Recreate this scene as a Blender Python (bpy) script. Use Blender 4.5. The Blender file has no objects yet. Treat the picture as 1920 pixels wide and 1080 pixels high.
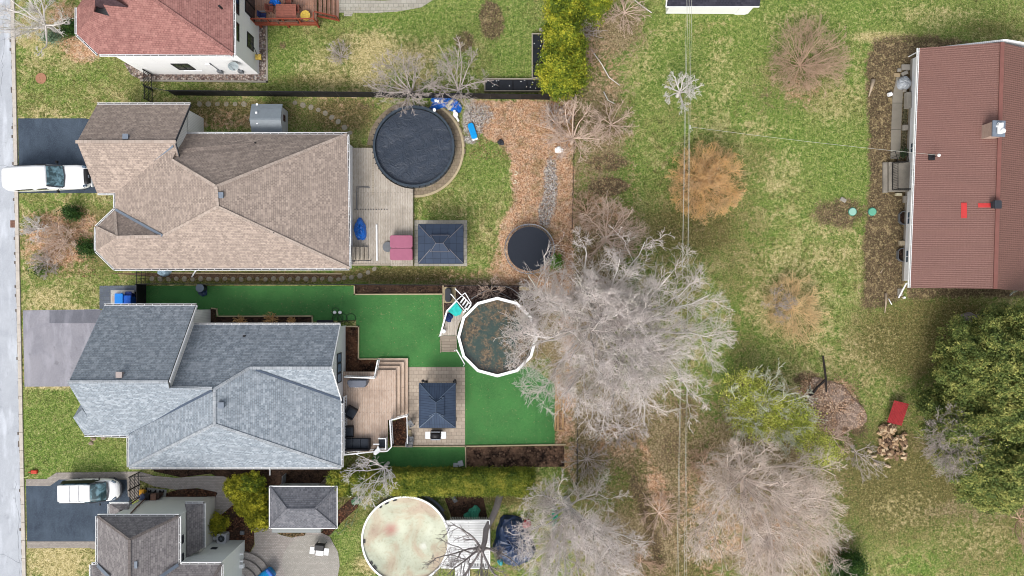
import bpy, math, random
import numpy as np
from mathutils import Vector, Matrix
R = math.radians
rnd = random.Random(7)
sc = bpy.context.scene
col = sc.collection

# ---------------- camera, sky, sun, exposure ----------------
H = 57.0        # height of the drone camera over the lawn, metres
SC = 22.5       # photo pixels per metre on the ground
cd = bpy.data.cameras.new('camera'); cam = bpy.data.objects.new('camera', cd); col.objects.link(cam)
cam.location = (0, 0, H); cam.rotation_euler = (0, 0, 0)
cd.sensor_width = 36.0; cd.lens = 36.0 / (2 * (960 / SC) / H); cd.clip_end = 2000
sc.camera = cam
SUN_EL, SUN_AZ = R(48), R(200)
w = bpy.data.worlds.new('World'); sc.world = w; w.use_nodes = True
wn = w.node_tree; bg = wn.nodes['Background']
sky = wn.nodes.new('ShaderNodeTexSky'); sky.sky_type = 'NISHITA'; sky.sun_disc = False
sky.sun_elevation = SUN_EL; sky.sun_rotation = SUN_AZ
sky.dust_density = 5.0; sky.air_density = 1.3; sky.ozone_density = 1.0
hs = wn.nodes.new('ShaderNodeHueSaturation'); hs.inputs['Saturation'].default_value = 0.35
wn.links.new(sky.outputs[0], hs.inputs['Color']); wn.links.new(hs.outputs[0], bg.inputs[0])
bg.inputs[1].default_value = 0.135
sl = bpy.data.lights.new('sun', 'SUN'); sun = bpy.data.objects.new('sun', sl); col.objects.link(sun)
sl.energy = 1.0; sl.angle = R(26); sl.color = (1.0, 0.965, 0.92)
sdir = Vector((math.sin(SUN_AZ) * math.cos(SUN_EL), math.cos(SUN_AZ) * math.cos(SUN_EL), math.sin(SUN_EL)))
sun.rotation_euler = sdir.to_track_quat('Z', 'Y').to_euler()
sun.location = (0, 0, 80)
sc.view_settings.view_transform = 'Standard'; sc.view_settings.look = 'None'
sc.cycles.filter_width = 1.0
sc.view_settings.gamma = 1; sc.view_settings.exposure = 0.70

# ---------------- helpers ----------------
def P(px, py, z=0.0):
    """photo pixel of a point known to be z metres above the lawn -> world point"""
    k = (H - z) / H / SC
    return Vector(((px - 960) * k, (540 - py) * k, z))
def lin(v):
    v = v / 255.0
    return v / 12.92 if v <= 0.04045 else ((v + 0.055) / 1.055) ** 2.4
def C(r, g, b, f=0.70):
    return (lin(r) * f, lin(g) * f, lin(b) * f, 1)

class MB:
    def __init__(s): s.v = []; s.f = []
    def add(s, vs, fs):
        o = len(s.v); s.v += [tuple(p) for p in vs]; s.f += [tuple(i + o for i in f) for f in fs]
    def poly(s, pts): s.add(pts, [tuple(range(len(pts)))])
    def box(s, c, size, rz=0.0, tilt=None):
        x, y, z = [a / 2 for a in size]; m = Matrix.Rotation(rz, 3, 'Z')
        if tilt: m = m @ Matrix.Rotation(tilt[1], 3, tilt[0])
        c = Vector(c)
        vs = [c + m @ Vector((sx * x, sy * y, sz * z)) for sz in (-1, 1) for sx, sy in ((-1, -1), (1, -1), (1, 1), (-1, 1))]
        s.add(vs, [(3, 2, 1, 0), (4, 5, 6, 7), (0, 1, 5, 4), (1, 2, 6, 5), (2, 3, 7, 6), (3, 0, 4, 7)])
    def bbox(s, x0, y0, z0, x1, y1, z1):
        s.box(((x0 + x1) / 2, (y0 + y1) / 2, (z0 + z1) / 2), (abs(x1 - x0), abs(y1 - y0), abs(z1 - z0)))
    def bar(s, a, b, w, h=None):
        """box bar from a to b, w wide, h high"""
        a = Vector(a); b = Vector(b); h = h or w; d = b - a; L = d.length
        if L < 1e-6: return
        d /= L; up = Vector((0, 0, 1)) if abs(d.z) < 0.95 else Vector((1, 0, 0))
        sx = d.cross(up).normalized(); sz = sx.cross(d).normalized()
        vs = [p + sx * (w / 2) * i + sz * (h / 2) * j for p in (a, b) for i, j in ((-1, -1), (1, -1), (1, 1), (-1, 1))]
        s.add(vs, [(0, 1, 2, 3), (7, 6, 5, 4), (0, 4, 5, 1), (1, 5, 6, 2), (2, 6, 7, 3), (3, 7, 4, 0)])
    def prism(s, pts, z0, z1):
        """upright prism over a 2D outline (any winding)"""
        a = sum(p[0] * q[1] - q[0] * p[1] for p, q in zip(pts, list(pts[1:]) + [pts[0]]))
        pts = list(pts) if a > 0 else list(pts)[::-1]
        n = len(pts)
        vs = [(p[0], p[1], z0) for p in pts] + [(p[0], p[1], z1) for p in pts]
        fs = [tuple(range(n))[::-1], tuple(range(n, 2 * n))] + [(i, (i + 1) % n, n + (i + 1) % n, n + i) for i in range(n)]
        s.add(vs, fs)
    def cyl(s, c, r, h, n=24, r2=None, cap=True):
        r2 = r if r2 is None else r2; c = Vector(c)
        vs = [c + Vector((math.cos(2 * math.pi * i / n) * r, math.sin(2 * math.pi * i / n) * r, 0)) for i in range(n)]
        vs += [c + Vector((math.cos(2 * math.pi * i / n) * r2, math.sin(2 * math.pi * i / n) * r2, h)) for i in range(n)]
        fs = [(i, (i + 1) % n, n + (i + 1) % n, n + i) for i in range(n)]
        if cap: fs += [tuple(range(n))[::-1], tuple(range(n, 2 * n))]
        s.add(vs, fs)
    def cylx(s, c, r, L, ax, n=18):
        """cylinder with its axis along the unit vector ax, centred on c"""
        ax = Vector(ax).normalized(); s.tube([Vector(c) - ax * L / 2, Vector(c) + ax * L / 2], [r, r], n)
    def ring(s, c, ri, ro, h, n=48, a0=0, a1=2 * math.pi):
        c = Vector(c); full = abs(a1 - a0 - 2 * math.pi) < 1e-4; m = n if full else n + 1
        vs = []
        for i in range(m):
            a = a0 + (a1 - a0) * i / n; u = Vector((math.cos(a), math.sin(a), 0))
            vs += [c + u * ri, c + u * ro, c + u * ro + Vector((0, 0, h)), c + u * ri + Vector((0, 0, h))]
        fs = []
        for i in range(n):
            a, b = 4 * i, 4 * ((i + 1) % m)
            for k in range(4): fs.append((a + k, b + k, b + (k + 1) % 4, a + (k + 1) % 4)[::-1])
        if not full: fs += [(0, 1, 2, 3), (4 * n + 3, 4 * n + 2, 4 * n + 1, 4 * n)]
        s.add(vs, fs)
    def tube(s, pts, rad, n=6):
        pts = [Vector(p) for p in pts]
        if not isinstance(rad, (list, tuple)): rad = [rad] * len(pts)
        vs = []; prev = None
        for i, p in enumerate(pts):
            t = (pts[min(i + 1, len(pts) - 1)] - pts[max(i - 1, 0)]).normalized()
            if prev is None: prev = t.cross(Vector((0.13, 0.21, 1)) if abs(t.z) < 0.9 else Vector((1, 0.1, 0))).normalized()
            sx = (prev - t * prev.dot(t)).normalized(); prev = sx; sy = t.cross(sx)
            for k in range(n):
                a = 2 * math.pi * k / n; vs.append(p + (sx * math.cos(a) + sy * math.sin(a)) * rad[i])
        fs = [(i * n + k, i * n + (k + 1) % n, (i + 1) * n + (k + 1) % n, (i + 1) * n + k) for i in range(len(pts) - 1) for k in range(n)]
        fs += [tuple(range(n))[::-1], tuple(range((len(pts) - 1) * n, len(pts) * n))]
        s.add(vs, fs)
    def loft(s, secs, n=20, cap=True):
        """closed body lofted along x; section = (x, half width, z0, z1, roundness exponent, y offset)"""
        vs = []
        for (x, hw, z0, z1, e) in secs:
            zc, hz = (z0 + z1) / 2, (z1 - z0) / 2
            for k in range(n):
                a = 2 * math.pi * (k + .5) / n; ca, sa = math.cos(a), math.sin(a)
                vs.append((x, hw * math.copysign(abs(ca) ** (2 / e), ca), zc + hz * math.copysign(abs(sa) ** (2 / e), sa)))
        fs = [(i * n + k, (i + 1) * n + k, (i + 1) * n + (k + 1) % n, i * n + (k + 1) % n) for i in range(len(secs) - 1) for k in range(n)]
        if cap: fs += [tuple(range(n)), tuple(range((len(secs) - 1) * n, len(secs) * n))[::-1]]
        s.add(vs, fs)
    def lump(s, c, rx, ry, h, seed=0, nu=18, nv=7, rough=.18, rz=0.0):
        """irregular dome heap standing on c"""
        rr = random.Random(seed); c = Vector(c); m = Matrix.Rotation(rz, 3, 'Z')
        ph = [rr.uniform(0, 6.28) for _ in range(6)]
        vs = []
        for j in range(nv):
            t = j / nv
            for i in range(nu):
                a = 2 * math.pi * i / nu
                q = 1 + rough * (math.sin(2 * a + ph[0]) * .5 + math.sin(3 * a + ph[1]) * .5 + math.sin(5 * a + ph[2]) * .4 + rr.uniform(-.35, .35))
                rr_ = math.cos(t * math.pi / 2) ** .8
                vs.append(c + m @ Vector((rx * q * rr_ * math.cos(a), ry * q * rr_ * math.sin(a), h * math.sin(t * math.pi / 2) * (1 + rr.uniform(-rough, rough)))))
        vs.append(c + Vector((0, 0, h)))
        fs = [(j * nu + i, j * nu + (i + 1) % nu, (j + 1) * nu + (i + 1) % nu, (j + 1) * nu + i) for j in range(nv - 1) for i in range(nu)]
        fs += [((nv - 1) * nu + i, (nv - 1) * nu + (i + 1) % nu, nv * nu) for i in range(nu)] + [tuple(range(nu))[::-1]]
        s.add(vs, fs)
    def build(s, name, mat, parent=None, smooth=False, kind=None, bevel=0):
        off = Vector(parent['_o']) if parent is not None and '_o' in parent else Vector((0, 0, 0))
        if parent is not None and parent.type == 'MESH': off = Vector(parent['_o']) if '_o' in parent else Vector((0, 0, 0))
        me = bpy.data.meshes.new(name)
        me.from_pydata([(p[0] - off.x, p[1] - off.y, p[2] - off.z) for p in s.v], [], s.f)
        me.update()
        autouv(me)
        me.materials.append(mat)
        if smooth: me.polygons.foreach_set('use_smooth', [True] * len(me.polygons))
        o = bpy.data.objects.new(name, me); col.objects.link(o)
        if parent is not None:
            o.parent = parent; o['_o'] = tuple(off)
        if kind: o['kind'] = kind
        if bevel:
            b = o.modifiers.new('bevel', 'BEVEL'); b.width = bevel; b.segments = 2; b.limit_method = 'ANGLE'
        return o

def autouv(me):
    uv = me.uv_layers.new(name='UVMap'); data = np.zeros(len(me.loops) * 2)
    for p in me.polygons:
        n = p.normal
        if abs(n.z) > 0.999: u, v = Vector((1, 0, 0)), Vector((0, 1, 0))
        else:
            u = Vector((0, 0, 1)).cross(n).normalized(); v = n.cross(u)
        for li in p.loop_indices:
            co = me.vertices[me.loops[li].vertex_index].co
            data[2 * li] = co.dot(u); data[2 * li + 1] = co.dot(v)
    uv.data.foreach_set('uv', data)

def tag(o, label, cat, group=None, kind=None):
    o['label'] = label; o['category'] = cat
    if group: o['group'] = group
    if kind: o['kind'] = kind
    return o
def thing(name, label, cat, loc=(0, 0, 0), group=None, rz=0.0):
    o = bpy.data.objects.new(name, None); o.empty_display_size = .2; col.objects.link(o)
    o.location = loc; o.rotation_euler = (0, 0, rz)
    o['_o'] = (0.0, 0.0, 0.0) if rz == 'local' else tuple(loc)
    return tag(o, label, cat, group)
def lthing(name, label, cat, loc, rz=0.0, group=None):
    """thing whose parts are modelled in local coordinates round its base"""
    o = thing(name, label, cat, loc, group, rz); o['_o'] = (0.0, 0.0, 0.0); return o
def mono(name, mb, mat, label, cat, group=None, smooth=False, bevel=0, loc=None):
    """thing that is one mesh (modelled in world coordinates, or locally with loc)"""
    o = mb.build(name, mat, None, smooth, None, bevel)
    if loc is not None: o.location = loc
    return tag(o, label, cat, group)
def dup(src, loc, rz=0.0, label=None):
    r = src.copy(); col.objects.link(r); r.location = loc; r.rotation_euler = (0, 0, rz)
    if label: r['label'] = label
    for ch in list(src.children):
        c = ch.copy(); col.objects.link(c); c.parent = r
        for g in list(ch.children):
            d = g.copy(); col.objects.link(d); d.parent = c
    return r

# ---------------- materials ----------------
class NT:
    def __init__(s, name, rough=.8, spec=.3, metal=0.0):
        s.m = bpy.data.materials.new(name); s.m.use_nodes = True; s.t = s.m.node_tree
        s.b = s.t.nodes['Principled BSDF']; s.b.inputs['Roughness'].default_value = rough
        s.b.inputs['Specular IOR Level'].default_value = spec; s.b.inputs['Metallic'].default_value = metal
    def n(s, typ, **kw):
        o = s.t.nodes.new('ShaderNode' + typ)
        for k, v in kw.items():
            if k in o.inputs: 
                if hasattr(v, 'is_linked') or isinstance(v, bpy.types.NodeSocket): s.t.links.new(v, o.inputs[k])
                else: o.inputs[k].default_value = v
            else: setattr(o, k, v)
        return o
    def l(s, a, b): s.t.links.new(a, b)
    def coord(s, kind='Object', scale=None):
        c = s.n('TexCoord').outputs[kind]
        if scale is not None:
            mp = s.n('Mapping'); s.l(c, mp.inputs[0]); mp.inputs['Scale'].default_value = scale; c = mp.outputs[0]
        return c
    def noise(s, vec, scale, detail=4, rough=.6, dist=0.0):
        o = s.n('TexNoise'); s.l(vec, o.inputs['Vector']); o.inputs['Scale'].default_value = scale
        o.inputs['Detail'].default_value = detail; o.inputs['Roughness'].default_value = rough; o.inputs['Distortion'].default_value = dist
        return o.outputs['Fac']
    def ramp(s, fac, stops, interp='LINEAR'):
        o = s.n('ValToRGB'); s.l(fac, o.inputs[0]); r = o.color_ramp; r.interpolation = interp
        while len(r.elements) < len(stops): r.elements.new(.5)
        for e, (p, c) in zip(r.elements, stops): e.position = p; e.color = c if len(c) == 4 else (*c, 1)
        return o.outputs[0]
    def mix(s, fac, a, b, mode='MIX'):
        o = s.n('Mix', data_type='RGBA', blend_type=mode)
        for sock, v in ((o.inputs['Factor'], fac), (o.inputs[6], a), (o.inputs[7], b)):
            if isinstance(v, bpy.types.NodeSocket): s.l(v, sock)
            else: sock.default_value = v
        return o.outputs[2]
    def math(s, op, a, b=0.0, clamp=False):
        o = s.n('Math', operation=op, use_clamp=clamp)
        for sock, v in ((o.inputs[0], a), (o.inputs[1], b)):
            if isinstance(v, bpy.types.NodeSocket): s.l(v, sock)
            else: sock.default_value = v
        return o.outputs[0]
    def mapr(s, v, a, b, c=0.0, d=1.0):
        o = s.n('MapRange'); s.l(v, o.inputs[0])
        for i, x in enumerate((a, b, c, d)): o.inputs[i + 1].default_value = x
        return o.outputs[0]
    def bump(s, h, strength=.3, dist=.02):
        o = s.n('Bump'); s.l(h, o.inputs['Height']); o.inputs['Strength'].default_value = strength; o.inputs['Distance'].default_value = dist
        s.l(o.outputs[0], s.b.inputs['Normal'])
    def out(s, c):
        if isinstance(c, bpy.types.NodeSocket): s.l(c, s.b.inputs['Base Color'])
        else: s.b.inputs['Base Color'].default_value = c
        return s.m

_c = {}
def plain(name, c, rough=.6, var=.12, scale=3.0, spec=.3, metal=0.0, bump=0.0, fine=25.0):
    """a surface with slight worn variation of tone"""
    if name in _c: return _c[name]
    t = NT(name, rough, spec, metal); v = t.coord()
    n1 = t.noise(v, scale, 5); n2 = t.noise(v, fine, 3)
    d = tuple(x * (1 - var) for x in c[:3]) + (1,); e = tuple(min(1, x * (1 + var)) for x in c[:3]) + (1,)
    f = t.math('ADD', t.math('MULTIPLY', n1, .6), t.math('MULTIPLY', n2, .4))
    cc = t.ramp(f, [(.36, d), (.64, e)])
    if bump: t.bump(n2, bump, .02)
    _c[name] = t.out(cc); return _c[name]

def shingle(name, c1, c2, c3, row=.15, wid=.24, streak=None):
    t = NT(name, .95, .1); uv = t.coord('UV')
    b = t.n('TexBrick'); t.l(uv, b.inputs['Vector'])
    b.inputs['Color1'].default_value = c1; b.inputs['Color2'].default_value = c2
    b.inputs['Mortar'].default_value = tuple(x * .38 for x in c1[:3]) + (1,)
    b.inputs['Scale'].default_value = 1; b.inputs['Mortar Size'].default_value = .016; b.inputs['Mortar Smooth'].default_value = .3
    b.inputs['Brick Width'].default_value = wid; b.inputs['Row Height'].default_value = row; b.inputs['Bias'].default_value = 0
    b.offset = .37; b.offset_frequency = 2
    # larger laminated tabs
    b2 = t.n('TexBrick'); t.l(uv, b2.inputs['Vector'])
    b2.inputs['Color1'].default_value = (0, 0, 0, 1); b2.inputs['Color2'].default_value = (1, 1, 1, 1); b2.inputs['Mortar'].default_value = (.4, .4, .4, 1)
    b2.inputs['Scale'].default_value = 1; b2.inputs['Mortar Size'].default_value = 0.0
    b2.inputs['Brick Width'].default_value = wid * 1.25; b2.inputs['Row Height'].default_value = row; b2.offset = .61
    bw = t.n('RGBToBW'); t.l(b2.outputs[0], bw.inputs[0])
    cc = t.mix(t.mapr(bw.outputs[0], .45, 1, 0, .6), b.outputs[0], c3)
    dk = t.n('TexBrick'); t.l(uv, dk.inputs['Vector']); dk.inputs['Color1'].default_value = (0, 0, 0, 1); dk.inputs['Color2'].default_value = (1, 1, 1, 1); dk.inputs['Mortar'].default_value = (0, 0, 0, 1); dk.inputs['Scale'].default_value = 1; dk.inputs['Mortar Size'].default_value = 0; dk.inputs['Brick Width'].default_value = wid * .8; dk.inputs['Row Height'].default_value = row; dk.offset = .23
    b3 = t.n('RGBToBW'); t.l(dk.outputs[0], b3.inputs[0]); cc = t.mix(t.mapr(b3.outputs[0], .72, .95, 0, .26), cc, tuple(min(1, x * 1.45) for x in c3[:3]) + (1,)); cc = t.mix(t.mapr(b3.outputs[0], .05, .3, .24, 0), cc, tuple(x * .6 for x in c1[:3]) + (1,))
    n = t.noise(t.coord(), .45, 4, .6, .6); cc = t.mix(t.mapr(n, .35, .72, 0, .32), cc, tuple(x * .62 for x in c1[:3]) + (1,))
    ns = t.noise(t.coord('UV', (2.2, .35, 1)), 1.0, 5, .65); cc = t.mix(t.mapr(ns, .52, .75, 0, .28), cc, tuple(x * .62 for x in c1[:3]) + (1,))
    n2 = t.noise(t.coord(), 28, 2); cc = t.mix(t.mapr(n2, .2, .8, 0, .4), cc, tuple(x * .6 for x in c1[:3]) + (1,))
    t.bump(b.outputs['Fac'], -.4, .02)
    return t.out(cc)

def planks(name, c1, c2, c3, width=.14, length=3.6, along='x', gap=.012, rough=.85, stain=.5):
    """boards; along = world axis the boards run on horizontal faces"""
    t = NT(name, rough, .2); uv = t.coord('UV')
    if along == 'y':
        mp = t.n('Mapping'); t.l(uv, mp.inputs[0]); mp.inputs['Rotation'].default_value = (0, 0, math.pi / 2); uv = mp.outputs[0]
    b = t.n('TexBrick'); t.l(uv, b.inputs['Vector'])
    b.inputs['Color1'].default_value = c1; b.inputs['Color2'].default_value = c2; b.inputs['Mortar'].default_value = tuple(x * .25 for x in c1[:3]) + (1,)
    b.inputs['Scale'].default_value = 1; b.inputs['Mortar Size'].default_value = gap; b.inputs['Mortar Smooth'].default_value = .2
    b.inputs['Brick Width'].default_value = length; b.inputs['Row Height'].default_value = width; b.offset = .4
    g = t.noise(t.coord('Object', (1.2, 9, 1) if along == 'x' else (9, 1.2, 1)), 3, 4)
    cc = t.mix(t.mapr(g, .35, .7, 0, stain), b.outputs[0], c3)
    n = t.noise(t.coord(), .9, 4, .65); cc = t.mix(t.mapr(n, .45, .7, 0, .55), cc, tuple(x * .55 for x in c1[:3]) + (1,))
    t.bump(b.outputs['Fac'], -.5, .02)
    return t.out(cc)

def pavers(name, c1, c2, w_=.4, h_=.25, gap=.02, dark=.45, moss=None, rot=0.0):
    t = NT(name, .9, .2); uv = t.coord('UV')
    if rot:
        mp = t.n('Mapping'); t.l(uv, mp.inputs[0]); mp.inputs['Rotation'].default_value = (0, 0, rot); uv = mp.outputs[0]
    b = t.n('TexBrick'); t.l(uv, b.inputs['Vector'])
    b.inputs['Color1'].default_value = c1; b.inputs['Color2'].default_value = c2; b.inputs['Mortar'].default_value = tuple(x * dark for x in c1[:3]) + (1,)
    b.inputs['Scale'].default_value = 1; b.inputs['Mortar Size'].default_value = gap; b.inputs['Mortar Smooth'].default_value = .3
    b.inputs['Brick Width'].default_value = w_; b.inputs['Row Height'].default_value = h_
    cc = b.outputs[0]
    n = t.noise(t.coord(), 1.3, 5, .65); cc = t.mix(t.mapr(n, .4, .7, 0, .45), cc, moss or tuple(x * .6 for x in c1[:3]) + (1,))
    n2 = t.noise(t.coord(), 22, 3); cc = t.mix(t.mapr(n2, .4, .8, 0, .4), cc, tuple(x * .5 for x in c1[:3]) + (1,))
    t.bump(b.outputs['Fac'], -.5, .02)
    return t.out(cc)

def siding(name, c, row=.13, vertical=False):
    t = NT(name, .5, .4); uv = t.coord('UV')
    if vertical:
        mp = t.n('Mapping'); t.l(uv, mp.inputs[0]); mp.inputs['Rotation'].default_value = (0, 0, math.pi / 2); uv = mp.outputs[0]
    b = t.n('TexBrick'); t.l(uv, b.inputs['Vector'])
    b.inputs['Color1'].default_value = c; b.inputs['Color2'].default_value = tuple(x * .97 for x in c[:3]) + (1,); b.inputs['Mortar'].default_value = tuple(x * .62 for x in c[:3]) + (1,)
    b.inputs['Scale'].default_value = 1; b.inputs['Mortar Size'].default_value = .008; b.inputs['Brick Width'].default_value = 3.6; b.inputs['Row Height'].default_value = row
    n = t.noise(t.coord(), .8, 4); cc = t.mix(t.mapr(n, .4, .8, 0, .12), b.outputs[0], tuple(x * .7 for x in c[:3]) + (1,))
    t.bump(b.outputs['Fac'], -.3, .015)
    return t.out(cc)

def speckle(name, cols, scale=9.0, patch=None, rough=.95, bump=.6, vor=True, dist=.04):
    """loose material: gravel, mulch, leaf litter; one colour per pebble or chip"""
    t = NT(name, rough, .15); v = t.coord()
    vo = t.n('TexVoronoi'); t.l(v, vo.inputs['Vector']); vo.inputs['Scale'].default_value = scale; vo.inputs['Randomness'].default_value = 1
    sep = t.n('SeparateColor'); t.l(vo.outputs['Color'], sep.inputs[0])
    cc = t.ramp(sep.outputs[0], [(i / (len(cols) - 1) if len(cols) > 1 else 0, c) for i, c in enumerate(cols)])
    edge = t.mapr(vo.outputs['Distance'], .35, .75, 0, .75); cc = t.mix(edge, cc, tuple(x * .25 for x in cols[0][:3]) + (1,))
    if patch:
        n = t.noise(v, patch[1], 5, .65); cc = t.mix(t.mapr(n, .45, .62, 0, patch[2]), cc, patch[0])
    t.bump(vo.outputs['Distance'], -bump, dist)
    return t.out(cc)

M = {}
M['white'] = plain('white_paint', (.78, .79, .80, 1), .45, .05)
M['fascia'] = plain('white_aluminium', (.70, .71, .72, 1), .4, .06)
M['gutter_in'] = plain('dark_gutter_brown', C(70, 62, 56), .9, .3)
M['black'] = plain('black_metal', (.012, .012, .014, 1), .45, .25)
M['darkgrey'] = plain('dark_grey', C(58, 62, 70), .6, .15)
M['grey'] = plain('mid_grey', C(120, 124, 130), .6, .12)
M['steel'] = plain('galvanised_steel', C(150, 156, 165), .35, .1, metal=.6)
M['flash'] = plain('blue_grey_flashing', C(128, 139, 154), .45, .12)
M['flashdark'] = plain('slate_flashing', C(78, 92, 112), .4, .12)
M['concrete'] = plain('concrete', C(168, 162, 152), .9, .16, 1.4, bump=.3)
M['glass'] = plain('window_glass', C(86, 104, 122), .12, .35, 1.2, spec=.7)
M['glassdark'] = plain('dark_window_glass', C(42, 46, 52), .1, .35, 1.5, spec=.7)
M['rubber'] = plain('rubber', (.02, .02, .022, 1), .8, .2)
M['cushion'] = plain('charcoal_cushion', C(54, 60, 70), .9, .15, bump=.2)
M['lumber'] = planks('lumber', C(192, 170, 138), C(176, 152, 120), C(150, 130, 104), .14, 5)
M['edging'] = plain('timber_edging', C(196, 180, 148), .85, .15, 4)
M['soil'] = speckle('garden_soil', [C(38, 30, 26), C(66, 50, 42), C(92, 70, 58), C(50, 40, 36)], 11, (C(96, 74, 58), 1.4, .5))
M['mulchred'] = speckle('red_brown_mulch', [C(70, 48, 38), C(110, 74, 56), C(138, 98, 74), C(84, 58, 46), C(58, 42, 36)], 9, (C(72, 60, 50), 1.0, .6))
M['stones'] = speckle('river_stones', [C(120, 98, 92), C(170, 150, 140), C(206, 196, 186), C(140, 116, 104), C(150, 146, 146)], 7, None, .8)
M['tarp'] = plain('blue_tarp', C(16, 110, 214), .35, .35, 2.5, spec=.5, bump=.5, fine=9)
M['tarpbright'] = plain('bright_blue_plastic', C(10, 160, 236), .35, .12, 2)
M['navytarp'] = plain('navy_tarp', C(34, 56, 92), .4, .45, 2.2, spec=.5, bump=.6, fine=7)
# ---------------- ground: one sheet, material zones stored as soft masks ----------------
def axis(a, step, far):
    v = list(np.arange(-a, a + 1e-6, step)); o = [a + 3, a + 10, a + 30, a + 90, far]
    return np.array([-x for x in o[::-1]] + v + o)
gx, gy = axis(46, .25, 700), axis(27, .25, 700)
GX, GY = np.meshgrid(gx, gy); PXg = GX * SC + 960; PYg = 540 - GY * SC
masks = {k: np.zeros_like(GX) for k in ('lush', 'dry', 'dirt', 'leaf', 'olive', 'twig', 'tan')}
def blob(k, cx, cy, rx, ry, s=1.0, soft=.5, ang=0):
    a = R(ang); dx, dy = PXg - cx, PYg - cy
    u = (dx * math.cos(a) + dy * math.sin(a)) / rx; v = (-dx * math.sin(a) + dy * math.cos(a)) / ry
    d = np.sqrt(u * u + v * v); m = s * np.clip((1 + soft - d) / (2 * soft), 0, 1)
    masks[k] = np.maximum(masks[k], m) if s > 0 else np.maximum(0, masks[k] + m)
def pgon(k, pts, s=1.0, soft=8.0):
    pts = np.array(pts, float); n = len(pts); inside = np.zeros(GX.shape, bool); dist = np.full(GX.shape, 1e9)
    for i in range(n):
        (x1, y1), (x2, y2) = pts[i], pts[(i + 1) % n]
        c = (y1 > PYg) != (y2 > PYg)
        with np.errstate(divide='ignore', invalid='ignore'):
            xi = (x2 - x1) * (PYg - y1) / (y2 - y1 if y2 != y1 else 1e-9) + x1
        inside ^= c & (PXg < xi)
        L2 = (x2 - x1) ** 2 + (y2 - y1) ** 2; t = np.clip(((PXg - x1) * (x2 - x1) + (PYg - y1) * (y2 - y1)) / L2, 0, 1)
        dist = np.minimum(dist, np.hypot(PXg - x1 - t * (x2 - x1), PYg - y1 - t * (y2 - y1)))
    sd = np.where(inside, dist, -dist); m = s * np.clip(sd / (2 * soft) + .5, 0, 1)
    masks[k] = np.maximum(masks[k], m) if s > 0 else np.maximum(0, masks[k] + m)
# lush spring grass
for a in [(1290, 130, 120, 110), (1380, 60, 260, 60), (1600, 20, 300, 50), (1560, 290, 90, 90), (1470, 250, 60, 90), (1600, 340, 80, 60), (1180, 330, 40, 80, .8), (560, 110, 60, 50, .7), (520, 90, 40, 90, .8),
          (820, 30, 180, 45, .9), (960, 80, 50, 110, .9), (920, 150, 90, 30, .6), (110, 800, 90, 80, 1.0), (180, 860, 90, 40, .9), (100, 160, 60, 40, .5), (180, 130, 60, 40, .5), (905, 320, 60, 60, .8), (870, 300, 30, 40, .7), (650, 1000, 30, 90, .8), (1450, 440, 120, 60, .35),
          (1560, 560, 60, 60, .5), (1460, 620, 60, 40, .4), (1640, 470, 30, 120, .4), (1480, 120, 200, 120, .35), (1620, 900, 40, 60, .5), (1800, 1010, 90, 60, .45), (1600, 1030, 60, 60, .5), (860, 880, 60, 20, .5), (1400, 680, 60, 40, .5), (560, 200, 40, 20, .3)]: blob('lush', *a[:4], a[4] if len(a) > 4 else 1.0, .6)
# straw coloured dry grass
for a in [(700, 100, 60, 40, 1.0), (690, 140, 40, 40, .9), (610, 130, 60, 50, .6), (780, 110, 60, 40, .7), (90, 560, 60, 30, .7), (110, 1050, 70, 50, .9), (90, 60, 60, 60, .7), (80, 110, 50, 50, .5), (1500, 40, 80, 40, .4), (1650, 70, 60, 10, .9), (1230, 160, 60, 50, .3), (1480, 500, 90, 60, .5), (1560, 480, 60, 40, .5),
          (1610, 150, 12, 90, .5), (1550, 420, 60, 40, .5), (1450, 390, 60, 60, .3), (1540, 620, 90, 40, .45), (1600, 700, 90, 90, .4), (1650, 640, 60, 40, .3), (1330, 210, 60, 50, .3), (1250, 60, 60, 30, .35), (150, 400, 60, 20, .4), (860, 380, 90, 30, .35), (930, 230, 60, 20, .3), (1180, 250, 40, 60, .3),
          (1350, 150, 40, 120, .45), (1560, 190, 60, 50, .5), (1460, 330, 50, 60, .5), (1200, 100, 40, 70, .5), (1740, 30, 120, 25, .5), (1500, 720, 70, 40, .5), (1700, 960, 90, 40, .4), (1420, 240, 60, 30, .45), (1480, 575, 85, 55, .75), (690, 1060, 30, 20, .8), (1830, 1010, 100, 50, .4), (1610, 490, 12, 60, .5), (90, 210, 60, 10, .6), (110, 725, 70, 6, .9), (110, 576, 70, 5, .8)]: blob('dry', *a, .6)
# bare soil
pgon('dirt', [(1640, 72), (1700, 66), (1790, 70), (1830, 82), (1720, 100), (1722, 300), (1700, 520), (1690, 560), (1650, 580), (1617, 580), (1618, 460), (1630, 330), (1622, 120)], 1.0, 9)
pgon('dirt', [(1700, 536), (1960, 538), (1960, 556), (1700, 562)], .9, 6)
for a in [(922, 38, 24, 38, 1.0, .25, -8), (870, 78, 20, 20, .8, .3), (1140, 350, 38, 18, 1.0, .25), (1140, 305, 42, 18, .75, .3), (1575, 400, 52, 28, .9, .4), (1450, 180, 60, 40, .45, .7), (1500, 150, 80, 60, .5, .6),
          (530, 85, 8, 8, .7), (1100, 470, 30, 60, .5), (1510, 710, 25, 14, .9, .3), (1600, 770, 20, 60, .9, .4, -20), (1560, 800, 60, 70, .35, .4), (230, 560, 1, 1, 0), (690, 200, 30, 10, .5), (1300, 430, 70, 20, .3), (1225, 1010, 12, 70, .9, .4, -15), (1200, 930, 14, 60, .8, .4, -20), (1260, 840, 22, 40, .6), (1285, 760, 20, 50, .5), (1690, 800, 30, 60, .3)]: blob('dirt', *a)
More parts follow.
